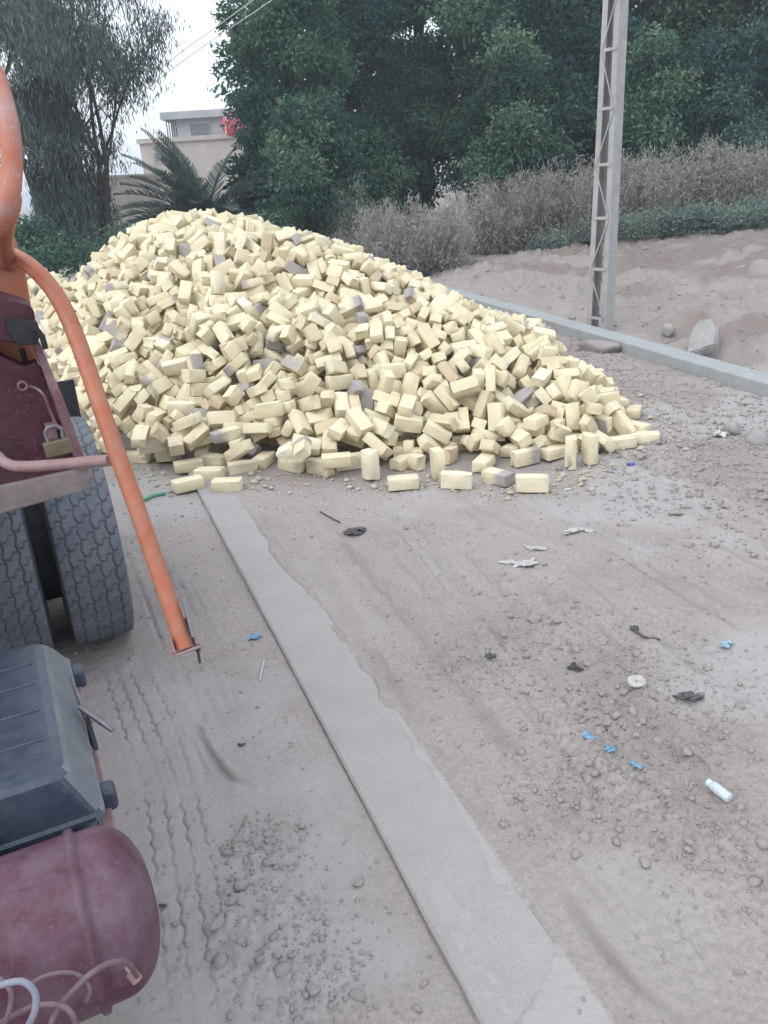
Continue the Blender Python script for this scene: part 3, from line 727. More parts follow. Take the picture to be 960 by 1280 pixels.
# ================================================================== BRICKS
# where each brick of the heap came to rest: x, y, z in mm, then the x, y, z of its rotation quaternion times 1000
BRICK_REST = [
-1074,5234,40,0,0,-35, -1360,5301,40,0,0,242, -1244,5499,40,0,0,-105, -1439,5715,40,0,0,191, -1902,6016,40,0,0,-122, -1651,6001,55,703,74,74,
-1020,5600,40,0,0,139, -647,5584,40,0,0,-326, -227,5532,55,703,74,74, 141,5067,40,0,0,17, 498,5009,55,700,-98,-98, 388,5208,107,-86,702,86,
972,4863,55,705,-55,-55, 1030,5399,55,692,147,147, -74,5279,107,-242,664,242, 1985,5718,40,0,0,-156, 1782,5638,40,0,0,105, 1327,5308,107,74,703,-74,
1468,5335,107,-98,700,98, 2168,7878,40,0,0,26, -439,5447,55,664,-242,-242, 167,5502,40,0,0,423, 779,5063,40,0,0,-407, -877,5739,40,0,0,574,
-1264,5814,40,0,0,-259, -139,5658,317,226,-221,839, 664,5888,469,-931,-55,-114, 1273,5556,181,-85,-645,-724, -814,5886,386,-157,-690,705, 953,5681,223,550,118,443,
220,5713,262,-69,-616,-781, -1098,6167,470,-554,-504,112, -315,5384,121,-999,-34,0, -1375,5826,228,341,-320,-861, -1134,5727,257,4,-34,280, 680,5546,114,417,765,-235,
-2126,6093,320,-2,-79,984, 1851,5836,115,705,-48,-517, -1192,5924,326,-869,-148,135, -584,5809,288,-422,-818,102, 430,5665,198,31,252,-112, 277,5392,58,-636,310,-310,
-1010,5477,205,928,-251,247, -548,5415,213,690,651,278, -720,6738,761,580,-484,-644, -1785,5807,261,-721,678,134, -1185,6494,701,-396,664,629, -2076,5951,202,-419,564,-483,
-520,6113,490,-586,-311,-345, 799,5865,323,62,735,-385, 438,5955,332,-278,-454,-812, 534,5931,380,880,-276,-386, 454,6712,708,325,-385,769, -649,6447,596,402,-58,-384,
-285,6177,495,-217,652,-703, -900,5778,274,-196,-1,-145, 880,5775,252,-686,-450,-536, -15,5466,184,-189,305,-309, 408,6026,465,-243,334,803, -177,7095,943,-886,20,-224,
1467,5857,194,364,357,-615, -286,5672,258,-68,199,-808, -2084,7137,772,333,624,-672, 1258,5502,43,286,-958,0, -1741,6393,497,-230,387,-730, -478,6562,782,411,448,-335,
219,5788,379,-771,-618,0, -1057,6760,865,-117,886,226, -1442,6331,581,-655,-310,431, 728,5359,43,-855,-518,0, 1022,5569,142,193,-155,-607, 1570,6167,300,15,509,-665,
-1432,5871,337,-179,40,974, 478,5754,241,-304,-848,407, -1636,6577,614,-561,-106,34, 986,6582,635,699,9,-581, 1155,5665,231,-430,903,-6, -1391,7599,1159,213,606,-389,
-304,6244,594,-783,-334,360, -275,5960,372,-741,627,216, -1239,6738,834,33,-537,665, 18,5658,253,-768,447,-226, -521,5967,387,-700,203,-399, -2434,6560,363,-106,932,-135,
802,5490,98,-165,255,469, 1326,6315,400,135,-23,499, -2008,6264,426,-155,-376,260, -664,5442,196,-119,-171,670, -1257,6245,497,249,-271,-826, 73,6063,479,-767,29,-603,
1413,6645,528,-198,735,-648, 1043,5871,286,145,336,189, -87,6709,767,172,103,-747, -443,5923,286,-16,328,-932, -1849,8169,1239,-880,291,249, 1183,6475,462,-191,-393,429,
-321,7010,871,553,-517,652, -1501,5686,207,-192,-250,-578, 31,6690,775,95,-176,674, 136,6272,540,-676,-117,185, -160,7552,1099,869,-406,-281, -1716,7691,1084,330,-190,644,
78,5922,396,-143,-945,234, -1746,6857,743,339,9,-300, -1740,5882,166,-694,-135,135, -1367,6775,795,595,559,-55, 374,5588,115,182,-898,-164, -12,7156,929,27,393,-915,
-1641,5820,285,-322,249,-544, -604,7711,1122,-28,-145,962, -995,6019,387,166,-172,-936, 1670,6036,261,-586,366,198, -1798,6437,563,902,295,258, 876,6032,468,687,164,658,
-1908,6315,407,354,-162,-885, -1133,6511,625,33,-337,61, 871,6570,585,-241,-441,769, 1642,5585,70,276,327,691, 260,6190,420,519,-114,588, -1789,6130,367,660,478,239,
210,6693,625,-458,-348,-530, 584,6238,497,409,118,849, -2454,6904,533,-535,186,785, -991,6807,712,-503,738,26, -2377,6895,489,-445,-351,211, -552,7157,927,148,206,-965,
1554,6378,393,913,-251,5, 1664,5858,136,-305,-733,554, -1530,6120,377,751,102,33, -391,5992,389,718,-550,290, -2779,8325,921,658,298,-504, -978,6454,552,121,-60,-691,
-367,5662,165,-693,-686,-138, 1579,5772,121,-86,-702,-459, -2242,6768,492,-48,604,-718, -1170,7687,1160,832,-342,311, -2048,8790,1412,-564,690,295, -385,5849,225,-145,931,334,
-1967,7497,904,-698,-378,131, 1012,6399,484,-887,92,339, -1465,8428,1453,-571,-554,-449, -2132,6869,639,833,459,137, -2029,6613,578,612,508,547, -2132,6278,414,906,180,381,
1209,7190,687,-313,-484,-765, -811,7050,857,-66,-902,336, 1040,7147,747,-795,176,-478, 75,5906,310,-288,-73,-839, -1231,6182,404,-756,-576,230, -2229,7333,863,765,-559,-279,
-799,7133,920,339,-456,812, -1712,8659,1438,-765,-138,-241, 1501,6235,312,-719,412,538, -1455,6523,611,-310,-759,-148, 476,5505,58,320,-631,-631, 697,6522,549,-182,-335,-217,
1111,6049,300,-366,-333,105, -682,6035,541,13,-66,-604, -1720,6054,326,327,-458,-623, -22,7961,1161,-106,478,768, -1552,6008,361,-406,-139,-889, -1074,7620,1126,969,130,95,
1251,5857,238,-41,311,750, -89,6072,347,-640,-595,-182, -1423,6809,855,272,-510,-805, -323,6509,741,933,263,55, 1840,6833,235,551,390,-738, -175,6069,422,-551,-316,763,
1529,7218,577,-967,-46,154, -1010,8496,1422,-446,594,498, 404,7477,935,91,-851,-370, 101,7651,1017,120,252,880, 727,7498,868,-776,-433,-150, -2309,6248,235,-165,31,-873,
931,6148,470,-72,-501,776, 794,7208,802,479,220,-222, -789,7768,1088,175,-475,689, -35,6288,452,-186,644,162, -539,5618,175,156,-312,937, -154,6288,520,482,-470,-202,
-637,8111,1285,-666,-552,498, -915,6051,503,518,831,25, -1281,6908,983,-761,642,67, -1089,7161,984,-420,353,-396, -3004,7902,682,46,981,15, -2214,7594,959,-554,281,473,
-364,6353,625,-249,-121,30, -1158,6913,893,29,258,-942, -1234,8096,1311,303,659,-498, 1475,6571,454,935,-25,19, 2119,6405,43,0,0,-835, 1616,5813,262,757,641,-127,
745,7102,770,-568,-725,371, -1381,6337,465,122,-758,-609, -2334,6571,323,388,-87,-908, 1789,6085,249,-691,38,-149, -717,8099,1178,528,243,-155, -1992,6207,262,592,746,239,
205,7282,879,-238,37,298, -796,6824,794,736,437,247, -443,6939,850,-256,-165,-939, 1387,6096,328,249,374,431, -2007,7803,1017,184,-157,-951, -1475,6881,904,829,-384,387,
-301,7753,1175,-186,-496,759, -825,8677,1479,495,-22,131, 1749,5924,186,394,829,-171, -2093,6769,574,-327,772,545, -1215,7292,1029,-284,131,-880, -1007,7683,1238,-616,294,-421,
286,6446,558,401,-412,-714, -2814,7631,566,-375,-549,-17, 894,6869,636,183,185,-531, -1666,8171,1233,-691,-588,-374, 358,6385,496,-543,823,113, -303,6408,706,673,-691,255,
1100,6546,530,231,-195,-883, 54,6576,606,-509,21,412, -1840,6573,569,201,-748,528, -1149,6626,739,677,67,235, -856,7247,992,-257,-116,954, -2365,8716,1279,414,201,618,
307,6769,667,171,622,559, -626,7685,1025,-328,929,148, -2299,7383,803,-332,-670,-654, 1049,6996,679,164,-361,-885, 1189,5586,90,834,449,28, -2531,8317,1101,901,350,99,
-2524,7351,630,756,238,440, -1553,7850,1185,-839,533,111, 1290,6075,312,-691,-583,324, -529,8072,1149,-691,533,300, -245,8247,1318,-165,98,-980, -416,7616,1058,-146,193,-147,
-1317,6522,609,205,-224,-855, -15,5901,263,-68,-953,217, -2906,7682,567,-831,-471,-127, -148,5704,254,307,-76,498, -2647,9327,1350,451,-406,-785, -3198,8562,790,214,538,-690,
-1547,6381,407,-469,757,390, 450,7058,827,527,685,151, 68,6410,555,580,351,734, -917,8001,1220,-540,724,-393, -860,6803,593,123,-697,641, -1373,7931,1250,543,117,416,
-95,6959,852,-418,-571,531, -1900,7769,987,-112,964,-141, -782,5949,294,799,595,52, 720,6441,488,473,-752,-203, -2482,7157,584,647,-331,377, 662,6965,731,-733,657,-150,
-2565,6850,381,-450,-353,429, 647,5704,102,47,-954,161, -2664,7363,525,-8,-276,961, -2226,8242,1059,158,-496,-758, -296,6785,768,888,259,-377, 144,6037,390,-209,-531,101,
-2258,7508,912,588,489,-248, 783,6073,444,-686,-134,713, -670,5891,246,334,-378,-667, -1665,7226,875,927,263,-240, -930,7394,1005,871,416,-80, -611,6889,867,328,-317,-589,
-3242,9428,1072,-765,-353,-254, 634,5843,164,-211,178,649, 762,5856,174,-252,-11,-753, -198,6468,674,-618,-484,519, -3384,9005,916,205,266,-236, -2825,8153,782,-123,-175,85,
-837,6077,439,641,740,90, -2152,8620,1254,449,794,-331, -1558,6781,700,-838,-449,61, -504,7474,977,-211,-439,140, 733,6943,672,771,620,95, -2454,7562,735,-883,-2,-159,
248,6810,734,-47,-248,-480, 126,6743,725,337,680,341, -891,6333,485,40,-353,-58, 50,5716,177,413,710,495, -1567,8274,1254,-465,648,318, -978,6029,304,934,-266,231,
-1375,5979,74,-688,-711,-117, -694,6786,681,-100,939,215, -859,6476,535,416,42,-908, -1325,8234,1372,-385,40,-454, 698,6642,571,-840,101,-513, 618,7581,845,272,-216,373,
-1838,6759,667,-687,588,-296, -2766,9528,1418,850,87,486, -2718,7980,709,-832,-182,379, 926,5607,43,262,965,0, -2086,8345,1166,-513,15,108, 222,6787,838,484,-681,-327,
-719,6058,456,-65,-18,749, -1881,8796,1372,-81,-716,614, -760,7289,966,281,2,-915, -545,6686,623,-40,-930,-288, -177,7511,977,92,-844,-448, 1372,6873,530,532,-49,186,
-912,6694,552,527,-78,-49, -1249,8335,1456,507,-90,-805, 527,6607,530,648,706,-81, -190,5770,152,-811,250,19, -2652,7128,445,-411,909,-36, -2425,7897,1000,360,-254,308,
-159,8135,1248,-229,894,-369, 130,6912,821,551,442,572, 901,7626,814,-160,-10,-910, 1997,5971,43,877,-481,0, 1074,6895,622,-66,266,-929, 538,7057,765,666,661,-317,
-1127,8419,1394,-116,310,-273, -1795,7098,818,418,751,293, -2004,8191,1142,258,795,489, 1503,5558,109,118,-903,53, -430,6541,646,903,380,153, -2169,7893,997,395,348,608,
-1694,6446,395,-191,914,-214, 221,5710,81,-523,476,-585, -173,5912,346,-451,594,-294, -1068,7617,1043,-167,-129,-53, -118,8089,1175,-245,324,799, -1046,6816,792,539,713,433,
1502,6510,405,819,451,-162, -3072,7844,478,-299,806,-460, -690,8208,1330,788,410,291, -3132,9897,1301,-137,579,-796, 451,6315,482,-188,176,559, -1024,5897,97,-898,265,32,
-2200,9462,1571,-834,-355,231, -1414,6751,709,540,-727,-84, 588,6699,597,618,-670,-164, -2531,8268,1032,83,-243,-876, -3490,8802,664,480,490,723, -1874,6981,753,-834,-538,117,
-1868,9157,1533,918,-226,289, -283,8043,1194,-142,-822,522, 413,6675,535,-21,-352,-547, -1759,8378,1278,49,-552,-295, -54,7663,1014,-652,-100,-734, 770,5677,139,-553,-779,280,
-5082,12436,997,-628,-171,286, -1765,6713,625,422,-136,-823, 1241,6370,301,-88,-845,207, 133,5731,58,-505,-495,495, -734,5962,380,990,-128,65, -1070,6483,536,592,-525,-451,
699,5994,333,221,-41,941, 567,8066,902,277,-527,-163, -1205,7780,1191,850,70,-55, 1182,6142,263,100,-332,811, -814,8342,1284,-464,-323,-666, -1851,7503,855,-415,67,840,
316,7994,1005,123,-432,-401, 582,7115,815,-189,273,653, -430,8070,1137,772,-107,-603, -5104,12079,698,513,-215,513, 654,5931,219,-655,-331,580, -1009,8207,1290,-555,-237,633,
-1625,7453,941,-204,-517,542, -2121,7400,850,101,-82,776, -314,7528,942,-235,-131,-940, 1242,7050,531,203,560,526, 1358,6972,592,17,-260,-723, -1238,7174,920,-173,953,48,
-651,8819,1420,18,953,-261, -4996,12036,651,-353,456,719, -1521,5890,219,-307,934,-113, -2182,9203,1480,-363,-704,-600, 1033,6239,410,438,456,218, -1492,6716,667,-674,574,-458,
542,6888,653,599,722,-329, 388,7185,889,662,715,85, -1108,8138,1302,656,464,386, -531,6450,506,869,415,256, -2188,6253,82,-133,928,-325, -3119,9360,1066,-405,838,-156,
891,6320,478,801,149,-343, 253,5956,276,197,-313,-328, -2261,7139,624,872,-14,158, -2621,7678,672,455,-30,-158, -808,8517,1369,340,-571,745, -417,7265,903,84,349,-593,
-343,7647,1109,-202,91,-660, 170,8028,1091,-700,611,-271, -2893,7549,387,99,690,-477, -580,8440,1308,553,127,228, -5233,12115,609,687,-254,-681, -1327,6722,650,-396,98,-738,
97,6727,627,-158,237,711, -135,6683,618,814,441,106, -3301,8802,832,375,417,-820, -5327,12076,566,-720,-120,596, -1297,6131,350,834,-453,-281, -2720,9998,1506,509,-207,554,
-4384,10885,733,130,916,9, -2580,8036,816,-458,148,875, 934,7358,737,797,-438,46, -712,6297,496,423,-745,-426, -2353,9226,1385,291,-538,-477, -3139,9668,1205,-906,386,118,
-1534,7763,1087,-478,-869,12, -1622,7132,760,-911,-350,216, -4687,11624,862,-151,-766,397, -2279,6334,96,-125,919,-311, 37,7864,1077,-486,792,-220, -1243,9009,1526,-92,780,129,
-1044,7241,902,647,99,435, -2057,7244,805,113,-211,13, -1927,7952,1108,-253,-74,726, -787,7516,1009,-311,227,210, -668,7314,902,394,-162,327, -2910,8476,857,342,-855,-390,
-780,5949,215,47,-70,-754, -1979,7205,653,-164,229,-853, -3100,8355,706,-12,433,362, -1660,6264,391,457,-295,-419, 411,7922,975,-286,-56,-642, -1974,9745,1660,335,426,482,
-1605,7753,1007,-132,-678,655, -3285,8641,784,-30,585,-733, -1082,5904,245,927,235,-3, -2508,6667,232,-167,401,-536, -1442,8182,1256,-564,-707,-279, -2650,8326,1021,-778,-530,-110,
-3396,8694,567,-14,341,-837, -2053,8001,1022,554,470,-447, -3156,9540,1138,-452,-96,-770, -1561,6027,233,420,-795,-7, -816,6858,706,143,192,181, -2330,7744,1006,964,243,71,
-2532,9777,1473,-572,93,-39, -1773,8877,1477,-105,780,-466, -1010,6993,832,256,418,799, -1165,9095,1544,-765,561,311, 310,7217,779,674,606,-157, 910,6078,323,-500,449,-139,
-2098,9677,1594,-503,-20,586, 1931,6952,170,-283,450,838, -2914,9318,1142,563,-785,-86, -3040,9117,972,-634,-202,718, -705,8636,1403,-701,-493,462, -2261,7060,569,220,-899,-213,
-2498,8703,1166,215,629,556, -1049,5752,169,-429,528,-561, 115,7605,928,-274,26,-475, -2311,7317,690,274,164,754, -3762,9372,712,425,698,563, -135,6461,513,340,-19,901,
-991,7765,1138,159,-12,-986, 703,5978,414,-909,351,224, -2381,9153,1303,-300,558,-773, -899,5932,190,-227,-74,642, 889,7100,686,-503,692,-354, -8,6572,535,437,-828,-227,
-451,6227,419,503,-616,199, -888,7165,839,-147,-822,-439, 420,8240,1010,-189,125,906, -2573,9212,1273,591,-736,-267, -3583,9248,774,-235,-269,-246, -2456,6651,338,539,282,-239,
-1422,7543,955,587,-243,650, -1666,8985,1535,-285,-379,-869, -1414,8768,1526,72,297,115, 212,8567,1074,-837,501,76, -2934,10009,1430,338,-875,220, -2437,8506,1076,-767,355,-524,
-2665,9237,1226,-61,-457,-769, -1273,8573,1486,-85,-605,588, -1307,9131,1571,-511,489,-645, 1327,5905,177,224,-479,-308, -2145,6774,433,966,15,248, -2951,9707,1243,-967,-214,-132,
-1665,9316,1592,248,221,943, 1032,6154,264,-255,-803,-339, -2017,9302,1492,690,-634,325, -1286,7764,1078,252,-926,-173, -4137,10995,854,-158,504,651, 1259,6596,389,-258,41,-653,
-163,7050,743,64,941,332, -2324,8654,1172,-822,523,-128, 1292,7424,646,-437,-122,-590, -620,6239,448,-198,149,969, -331,6645,739,-98,315,251, -1407,6061,303,-233,271,803,
-962,7789,1037,110,529,-833, -5221,12357,907,66,-70,-767, -1864,7946,1053,-707,657,-251, -3198,9213,915,399,203,-404, 285,5598,58,552,442,442, -161,8630,1297,207,-977,-44,
-1235,6479,524,-322,279,-608, -2808,8662,1028,739,-277,322, -1788,7751,934,-621,208,-508, 2086,6757,43,-636,-772,0, -2581,8880,1167,364,844,-325, -2680,9052,1165,981,-55,-28,
664,7863,887,68,-318,-769, -1653,6653,505,-759,-512,90, -1431,6332,374,-63,101,687, -183,6884,692,-820,-69,-369, 321,6974,743,-713,-570,408, -2226,10182,1692,-328,902,-281,
1125,5721,153,983,-185,8, 1329,5726,110,-209,-676,-209, 2078,7072,122,-772,-635,-15, -507,6600,566,124,-863,454, 1642,8128,480,458,-760,452, -1701,9442,1635,165,-120,974,
1596,6678,403,-979,195,48, -5212,12146,752,893,410,-113, 1402,5566,58,566,-424,-424, -4833,12298,942,-250,-365,498, 1829,6274,239,803,-425,-128, -788,6380,468,388,-117,-781,
-1228,7445,1023,73,-312,-885, -1915,6483,451,-987,-28,-45, -955,8769,1491,-300,-38,-943, -1601,8783,1512,81,-22,996, -363,8237,1248,-691,703,-29, 1395,6761,525,-106,963,-26,
173,7717,969,-286,40,-359, 433,7394,850,-512,-37,-617, -3410,9225,923,27,-365,134, -2699,7215,440,-691,-286,291, -1556,7156,887,292,644,-537, -2834,8037,716,861,454,124,
-1528,9424,1585,604,626,60, -2233,9240,1381,184,-406,-677, 852,6521,487,-345,-383,729, -1222,8644,1443,378,884,-216, -612,8647,1335,-181,925,-263, 207,7853,954,31,627,-458,
-4347,11494,890,-808,55,-373, -2162,6155,248,-762,635,56, -3151,8015,373,-478,-512,407, -1555,7033,755,-542,-251,-688, -863,8473,1286,570,323,-63, -1359,8613,1441,-15,314,-507,
-2492,9654,1427,-317,-325,886, -851,8276,1200,-131,-888,-283, 197,6560,526,628,-727,-7, 1268,7295,646,259,-217,939, -5233,12314,826,-580,809,-65, -3092,8570,745,296,603,-659,
-1522,7458,951,-533,-494,589, -1386,5930,163,-147,980,-99, -2463,10239,1650,185,926,83, -1065,6226,368,-331,-278,4, -4043,11320,868,937,165,72, -2979,8568,861,-510,670,-534,
44,7317,921,-267,884,-313, -692,5809,112,-531,-818,-211, 562,5926,202,-212,177,644, -2353,8459,1066,-448,-384,532, -525,9092,1362,-208,5,468, -1733,8504,1318,-959,-10,-138,
-3125,10066,1364,-749,550,-189, 485,5710,58,638,-305,-305, -1391,7154,956,827,-553,-52, 53,7124,819,-338,924,-96, -2976,7696,468,-584,-791,-54, 759,6750,583,11,852,-521,
1426,5983,221,968,-19,-163, -1482,7641,996,222,741,-443, -4669,12390,898,258,-180,861, -148,7168,827,-962,-109,-10, 454,6760,603,821,-48,-499, -5410,12751,909,-284,278,-835,
538,7021,671,-562,-246,696, 483,7885,878,937,-192,-97, -543,8333,1241,-437,214,-761, -2196,9303,1492,-103,-610,786, 850,5794,87,-109,175,802, -2130,9854,1646,854,-419,-93,
-415,8555,1255,-131,200,853, -2845,10041,1474,919,220,-291, -5423,12044,505,242,650,-72, -1880,6273,330,694,606,252, -2188,7308,701,280,268,527, -3238,8972,851,-275,-467,475,
-90,6678,543,-250,-284,-63, -2785,7978,648,-739,-422,254, -4549,11681,823,415,-202,804, -531,6853,807,-792,535,-275, -1340,6538,475,-24,-170,-714, -2167,6237,188,85,95,-873,
-168,7786,1086,-348,-225,-589, -1718,7274,787,93,253,859, -555,9224,1399,935,183,-50, 1790,7050,268,-954,-186,-139, -1204,7890,1198,15,921,202, 1773,5932,43,0,-1,-986,
-1664,7617,890,-87,15,-934, 228,8089,1040,557,743,231, 346,7657,903,-224,565,-719, 1632,6087,179,511,-757,-322, -2029,7667,921,487,820,166, 385,5984,228,269,-259,-807,
-1581,9892,1655,-579,-761,176, 655,8190,864,822,-380,189, -2987,7760,303,350,128,505, -2375,6762,297,578,-195,-784, -1095,6683,587,-460,-537,-572, -3342,8565,450,-207,249,-768,
248,6057,337,-32,353,805, 1637,6790,406,-156,-986,-26, 279,5954,163,395,110,558, -202,7609,1002,-267,707,-655, -412,8784,1250,-349,-279,-800, -1758,9627,1693,-667,547,-391,
1468,7365,557,-72,-884,-447, -2005,6643,448,120,-384,-858, -2169,8571,1151,-783,-105,387, -2918,8605,928,-305,92,-857, -2687,7543,551,252,850,432, -2073,6344,355,-868,-365,-323,
-4023,10299,778,-593,584,-306, -241,7399,893,-482,41,803, -2962,7892,598,364,429,611, -119,6206,387,149,505,-403, -1414,8918,1537,404,295,152, 12,6946,747,-194,-452,-481,
-1022,7547,991,972,57,135, -2275,10004,1629,864,302,327, -3822,9818,781,-875,-228,-414, -2656,10385,1556,-743,-171,608, -1313,7492,966,299,-888,348, -8,6764,715,100,-174,653,
-2024,7567,814,-113,-314,444, -5413,12363,864,-493,-844,210, 1668,6234,246,-59,485,807, -4313,11202,756,-404,102,646, -1191,8767,1467,-933,137,-42, 391,7069,734,-350,-843,347,
-3299,8696,672,388,-291,-831, 306,6671,515,-318,645,-202, -1397,6989,907,168,637,746, -5659,13008,1041,-253,-64,-607, -5299,13078,1031,-338,24,-6, -2260,8800,1251,-185,-296,703,
1912,9624,272,385,-162,-340, 1267,6749,449,-472,252,-623, -1889,6664,520,-795,-469,198, 537,6144,394,446,394,591, -1052,9541,1512,387,-894,-122, -4060,10945,810,-579,644,-382,
-2899,10240,1475,826,82,480, -11,5580,141,369,165,856, -2712,9783,1426,770,605,173, -2060,7070,561,602,715,278, -2442,7818,810,755,618,-208, -1670,8058,1119,-779,221,-480,
-1646,9113,1529,-272,-102,-401, -1839,9412,1565,185,-245,873, -1602,6138,270,-472,-272,375, -5437,12327,781,356,750,447, -3718,9303,586,-431,-871,106, -1074,7977,1208,-482,685,530,
-2032,8948,1445,-31,-76,996, -2577,7065,409,-536,413,735, -2944,9877,1330,406,-286,-828, -1504,10302,1623,81,-203,-660, -2666,10153,1515,320,154,-716, -3126,8236,549,111,-979,-149,
-4300,10665,589,196,-285,925, 987,6754,580,97,-491,-855, 20,6348,465,-312,594,14, -4942,12647,952,195,197,-784, 1511,7079,483,-602,-636,-415, -1429,10485,1611,994,98,40,
-2167,7750,858,23,616,-696, -815,8018,1068,328,210,-867, -2666,10902,1610,883,273,59, -2938,9188,1005,-397,558,497, -654,6965,751,352,229,653, 111,9491,1056,126,-923,-363,
-2586,7542,629,-301,24,-405, -5034,12338,771,44,-145,-988, 477,7264,794,-123,489,-804, 1096,10105,535,-468,4,0, -74,7419,899,410,-651,-151, -2483,10149,1568,120,-307,-924,
-1379,6008,249,847,-394,204, -4347,10734,458,-702,-691,32, -1196,5997,174,-401,52,-886, -1945,8418,1241,-266,247,810, -1941,6171,196,-206,-228,779, -2321,10091,1604,379,231,-59,
370,8490,1002,209,-749,-536, -5080,12422,837,816,567,8, -2820,8458,941,905,158,35, 621,7085,575,-236,-38,-635, -4255,10784,664,-938,-158,306, 93,5845,154,-227,-114,-489,
-5154,12876,977,-180,877,405, -330,9741,1275,-598,-760,10, 1716,7556,299,783,-134,-85, -2879,8347,743,-209,-537,-114, -1974,9646,1555,-934,-229,-80, -1882,8841,1282,152,105,299,
-5689,12909,926,512,-138,628, -2946,8241,716,225,616,-724, -3176,11346,1511,-12,-256,-967, -2145,9069,1372,-89,960,95, 1827,6950,247,881,69,221, -2571,8177,886,-12,534,-212,
643,5814,58,15,-707,-706, -3108,8215,622,146,-86,898, -1987,7425,707,9,-239,436, -19,8132,1169,254,-455,-215, -1910,6549,372,-55,-297,734, 117,8200,1104,-298,126,-881,
-1729,7050,714,-125,26,-809, 1563,8703,444,-874,-415,-247, -1068,9355,1494,434,-878,197, -5531,12812,910,-246,833,370, 573,6452,429,482,849,-107, -5467,12996,971,-797,63,-586,
26,5731,60,542,-427,-448, -1014,8588,1367,-289,16,957, -914,6051,239,590,771,29, -2705,9429,1357,-260,872,-175, -2969,8406,700,458,597,131, -1774,6105,234,-275,168,-918,
1155,6806,525,25,149,647, 325,9514,967,-100,479,-839, -5139,12515,963,-788,304,474, -675,6561,542,909,-276,-120, -2445,9992,1503,412,310,-434, -471,9776,1321,-745,556,-198,
-97,5585,83,713,653,74, -466,8190,1162,-739,425,344, -352,8952,1264,16,-417,480, 808,6443,399,-458,170,-725, -1304,7301,905,274,438,-798, 1091,6436,320,-663,540,-416,
-552,8904,1332,967,-207,-9, -424,5724,76,-420,-64,65, -3423,9413,937,119,-67,-989, 383,6916,557,306,913,-265, -1606,9741,1612,-466,192,164, 595,7261,731,963,42,168,
-2731,10412,1549,-707,-287,566, -5421,12897,935,74,832,-314, 1868,8307,199,10,677,675, -2671,7049,272,501,-7,-302, -4057,11585,857,-542,398,-725, -2100,8733,1235,701,521,-377,
-2264,8494,1071,338,-483,-553, 1443,6310,263,188,637,-427, 186,5955,98,240,-125,658, -2289,6876,381,-259,-99,-849, -2473,9464,1335,701,-367,-606, -2057,8551,1189,-483,779,399,
240,5837,243,289,-358,877, -1195,6662,561,608,-72,788, -3123,9802,1162,-386,673,3, -4081,10189,690,103,177,761, -1821,8164,1099,489,-739,-464, -2963,8090,648,-35,218,-145,
-624,6165,357,-85,-34,-809, 472,8147,945,-802,-479,285, 337,5788,96,599,-741,191, -488,6719,707,-220,80,-776, -1832,7020,660,-45,112,-60, -433,7091,822,-884,-182,413,
937,7053,622,438,-276,-775, -1686,8810,1423,-74,285,-804, -1320,6654,550,-318,437,-803, -4472,11178,260,-314,674,607, -1627,9560,1611,-663,358,-63, 730,6023,93,-851,462,110,
-272,9483,1252,763,450,266, -5502,12286,703,-145,-205,-923, -3448,9112,784,226,-235,-853, 1595,7342,395,947,132,-41, -2403,8830,1206,-423,522,-736, -4993,12406,875,-371,519,-634,
-2329,9496,1471,-207,-285,-552, -1404,7867,1103,-111,772,576, 1137,6036,174,-263,-92,806, -250,6756,538,641,659,155, -4462,11624,862,837,456,302, -12,7510,899,480,473,652,
-747,9421,1418,-318,-63,644, 535,6554,469,-15,-284,-794, 1413,6855,392,164,-81,823, -612,7608,896,-35,365,647, -1931,7196,715,236,154,478, -154,7904,1113,-170,161,-13,
-1842,10067,1663,125,-122,938, 63,8362,1142,633,382,575, -3205,8552,608,-424,522,-704, -4751,12072,830,-143,487,540, -1411,10881,1566,-913,-328,113, -2034,9950,1639,64,-338,-136,
357,9102,965,-933,52,13, -4791,12285,869,-679,585,-339, -639,7167,781,-8,-445,-793, -4196,11784,874,-183,4,496, -1081,6462,419,141,743,-654, -1924,8290,1125,-895,-281,-283,
-2820,9528,1254,-124,154,783, -2703,9058,1081,935,-299,19, -2433,9885,1466,-772,369,269, 1448,6749,434,11,183,-815, -1017,8716,1443,463,-823,-100, -1498,8581,1417,-249,560,654,
-5073,13515,822,45,-367,-873, -3292,9521,1030,-145,306,941, 133,10005,1048,-993,-88,-32, -2458,6849,343,283,-469,-783, -1444,6761,542,311,871,177, 1842,6045,108,-335,233,750,
-584,5906,204,-749,-603,83, -4397,10947,389,315,716,-542, -5836,13552,999,341,299,891, -3406,8827,735,-179,336,-577, 11,6086,328,516,-352,-623, -1501,6578,529,887,426,88,
864,7324,636,381,825,357, -2062,7288,608,-80,-191,-881, -315,6996,712,62,492,636, -1812,6003,178,123,884,-439, -1530,8525,1300,558,-522,241, -4081,10719,807,121,127,761,
-1916,7783,844,98,629,532, 323,7479,844,793,435,189, -430,5789,121,-86,901,-421, 576,9161,846,-95,-325,-516, -3924,11661,1033,504,-158,-340, -867,7077,754,-434,24,-581,
-4552,11469,728,-47,645,-505, 164,7675,865,-832,287,-331, -1193,6243,272,-305,226,-857, -2219,6884,459,-28,-733,-580, -5155,13263,949,-946,-167,7, 1541,7156,433,943,-105,-39,
-1502,8748,1416,20,-1,301, -2068,10488,1670,-437,614,-629, -437,5940,198,104,314,-808, -5251,12751,971,-554,251,781, -1351,9624,1575,-862,-331,228, -54,8863,1180,-887,90,2,
-186,6779,627,-512,-57,561, 52,7991,1006,319,107,439, -2789,9601,1311,-220,8,-21, -3475,8842,476,-198,-440,81, -490,6888,705,494,-191,217, -2582,9989,1484,-580,778,-241,
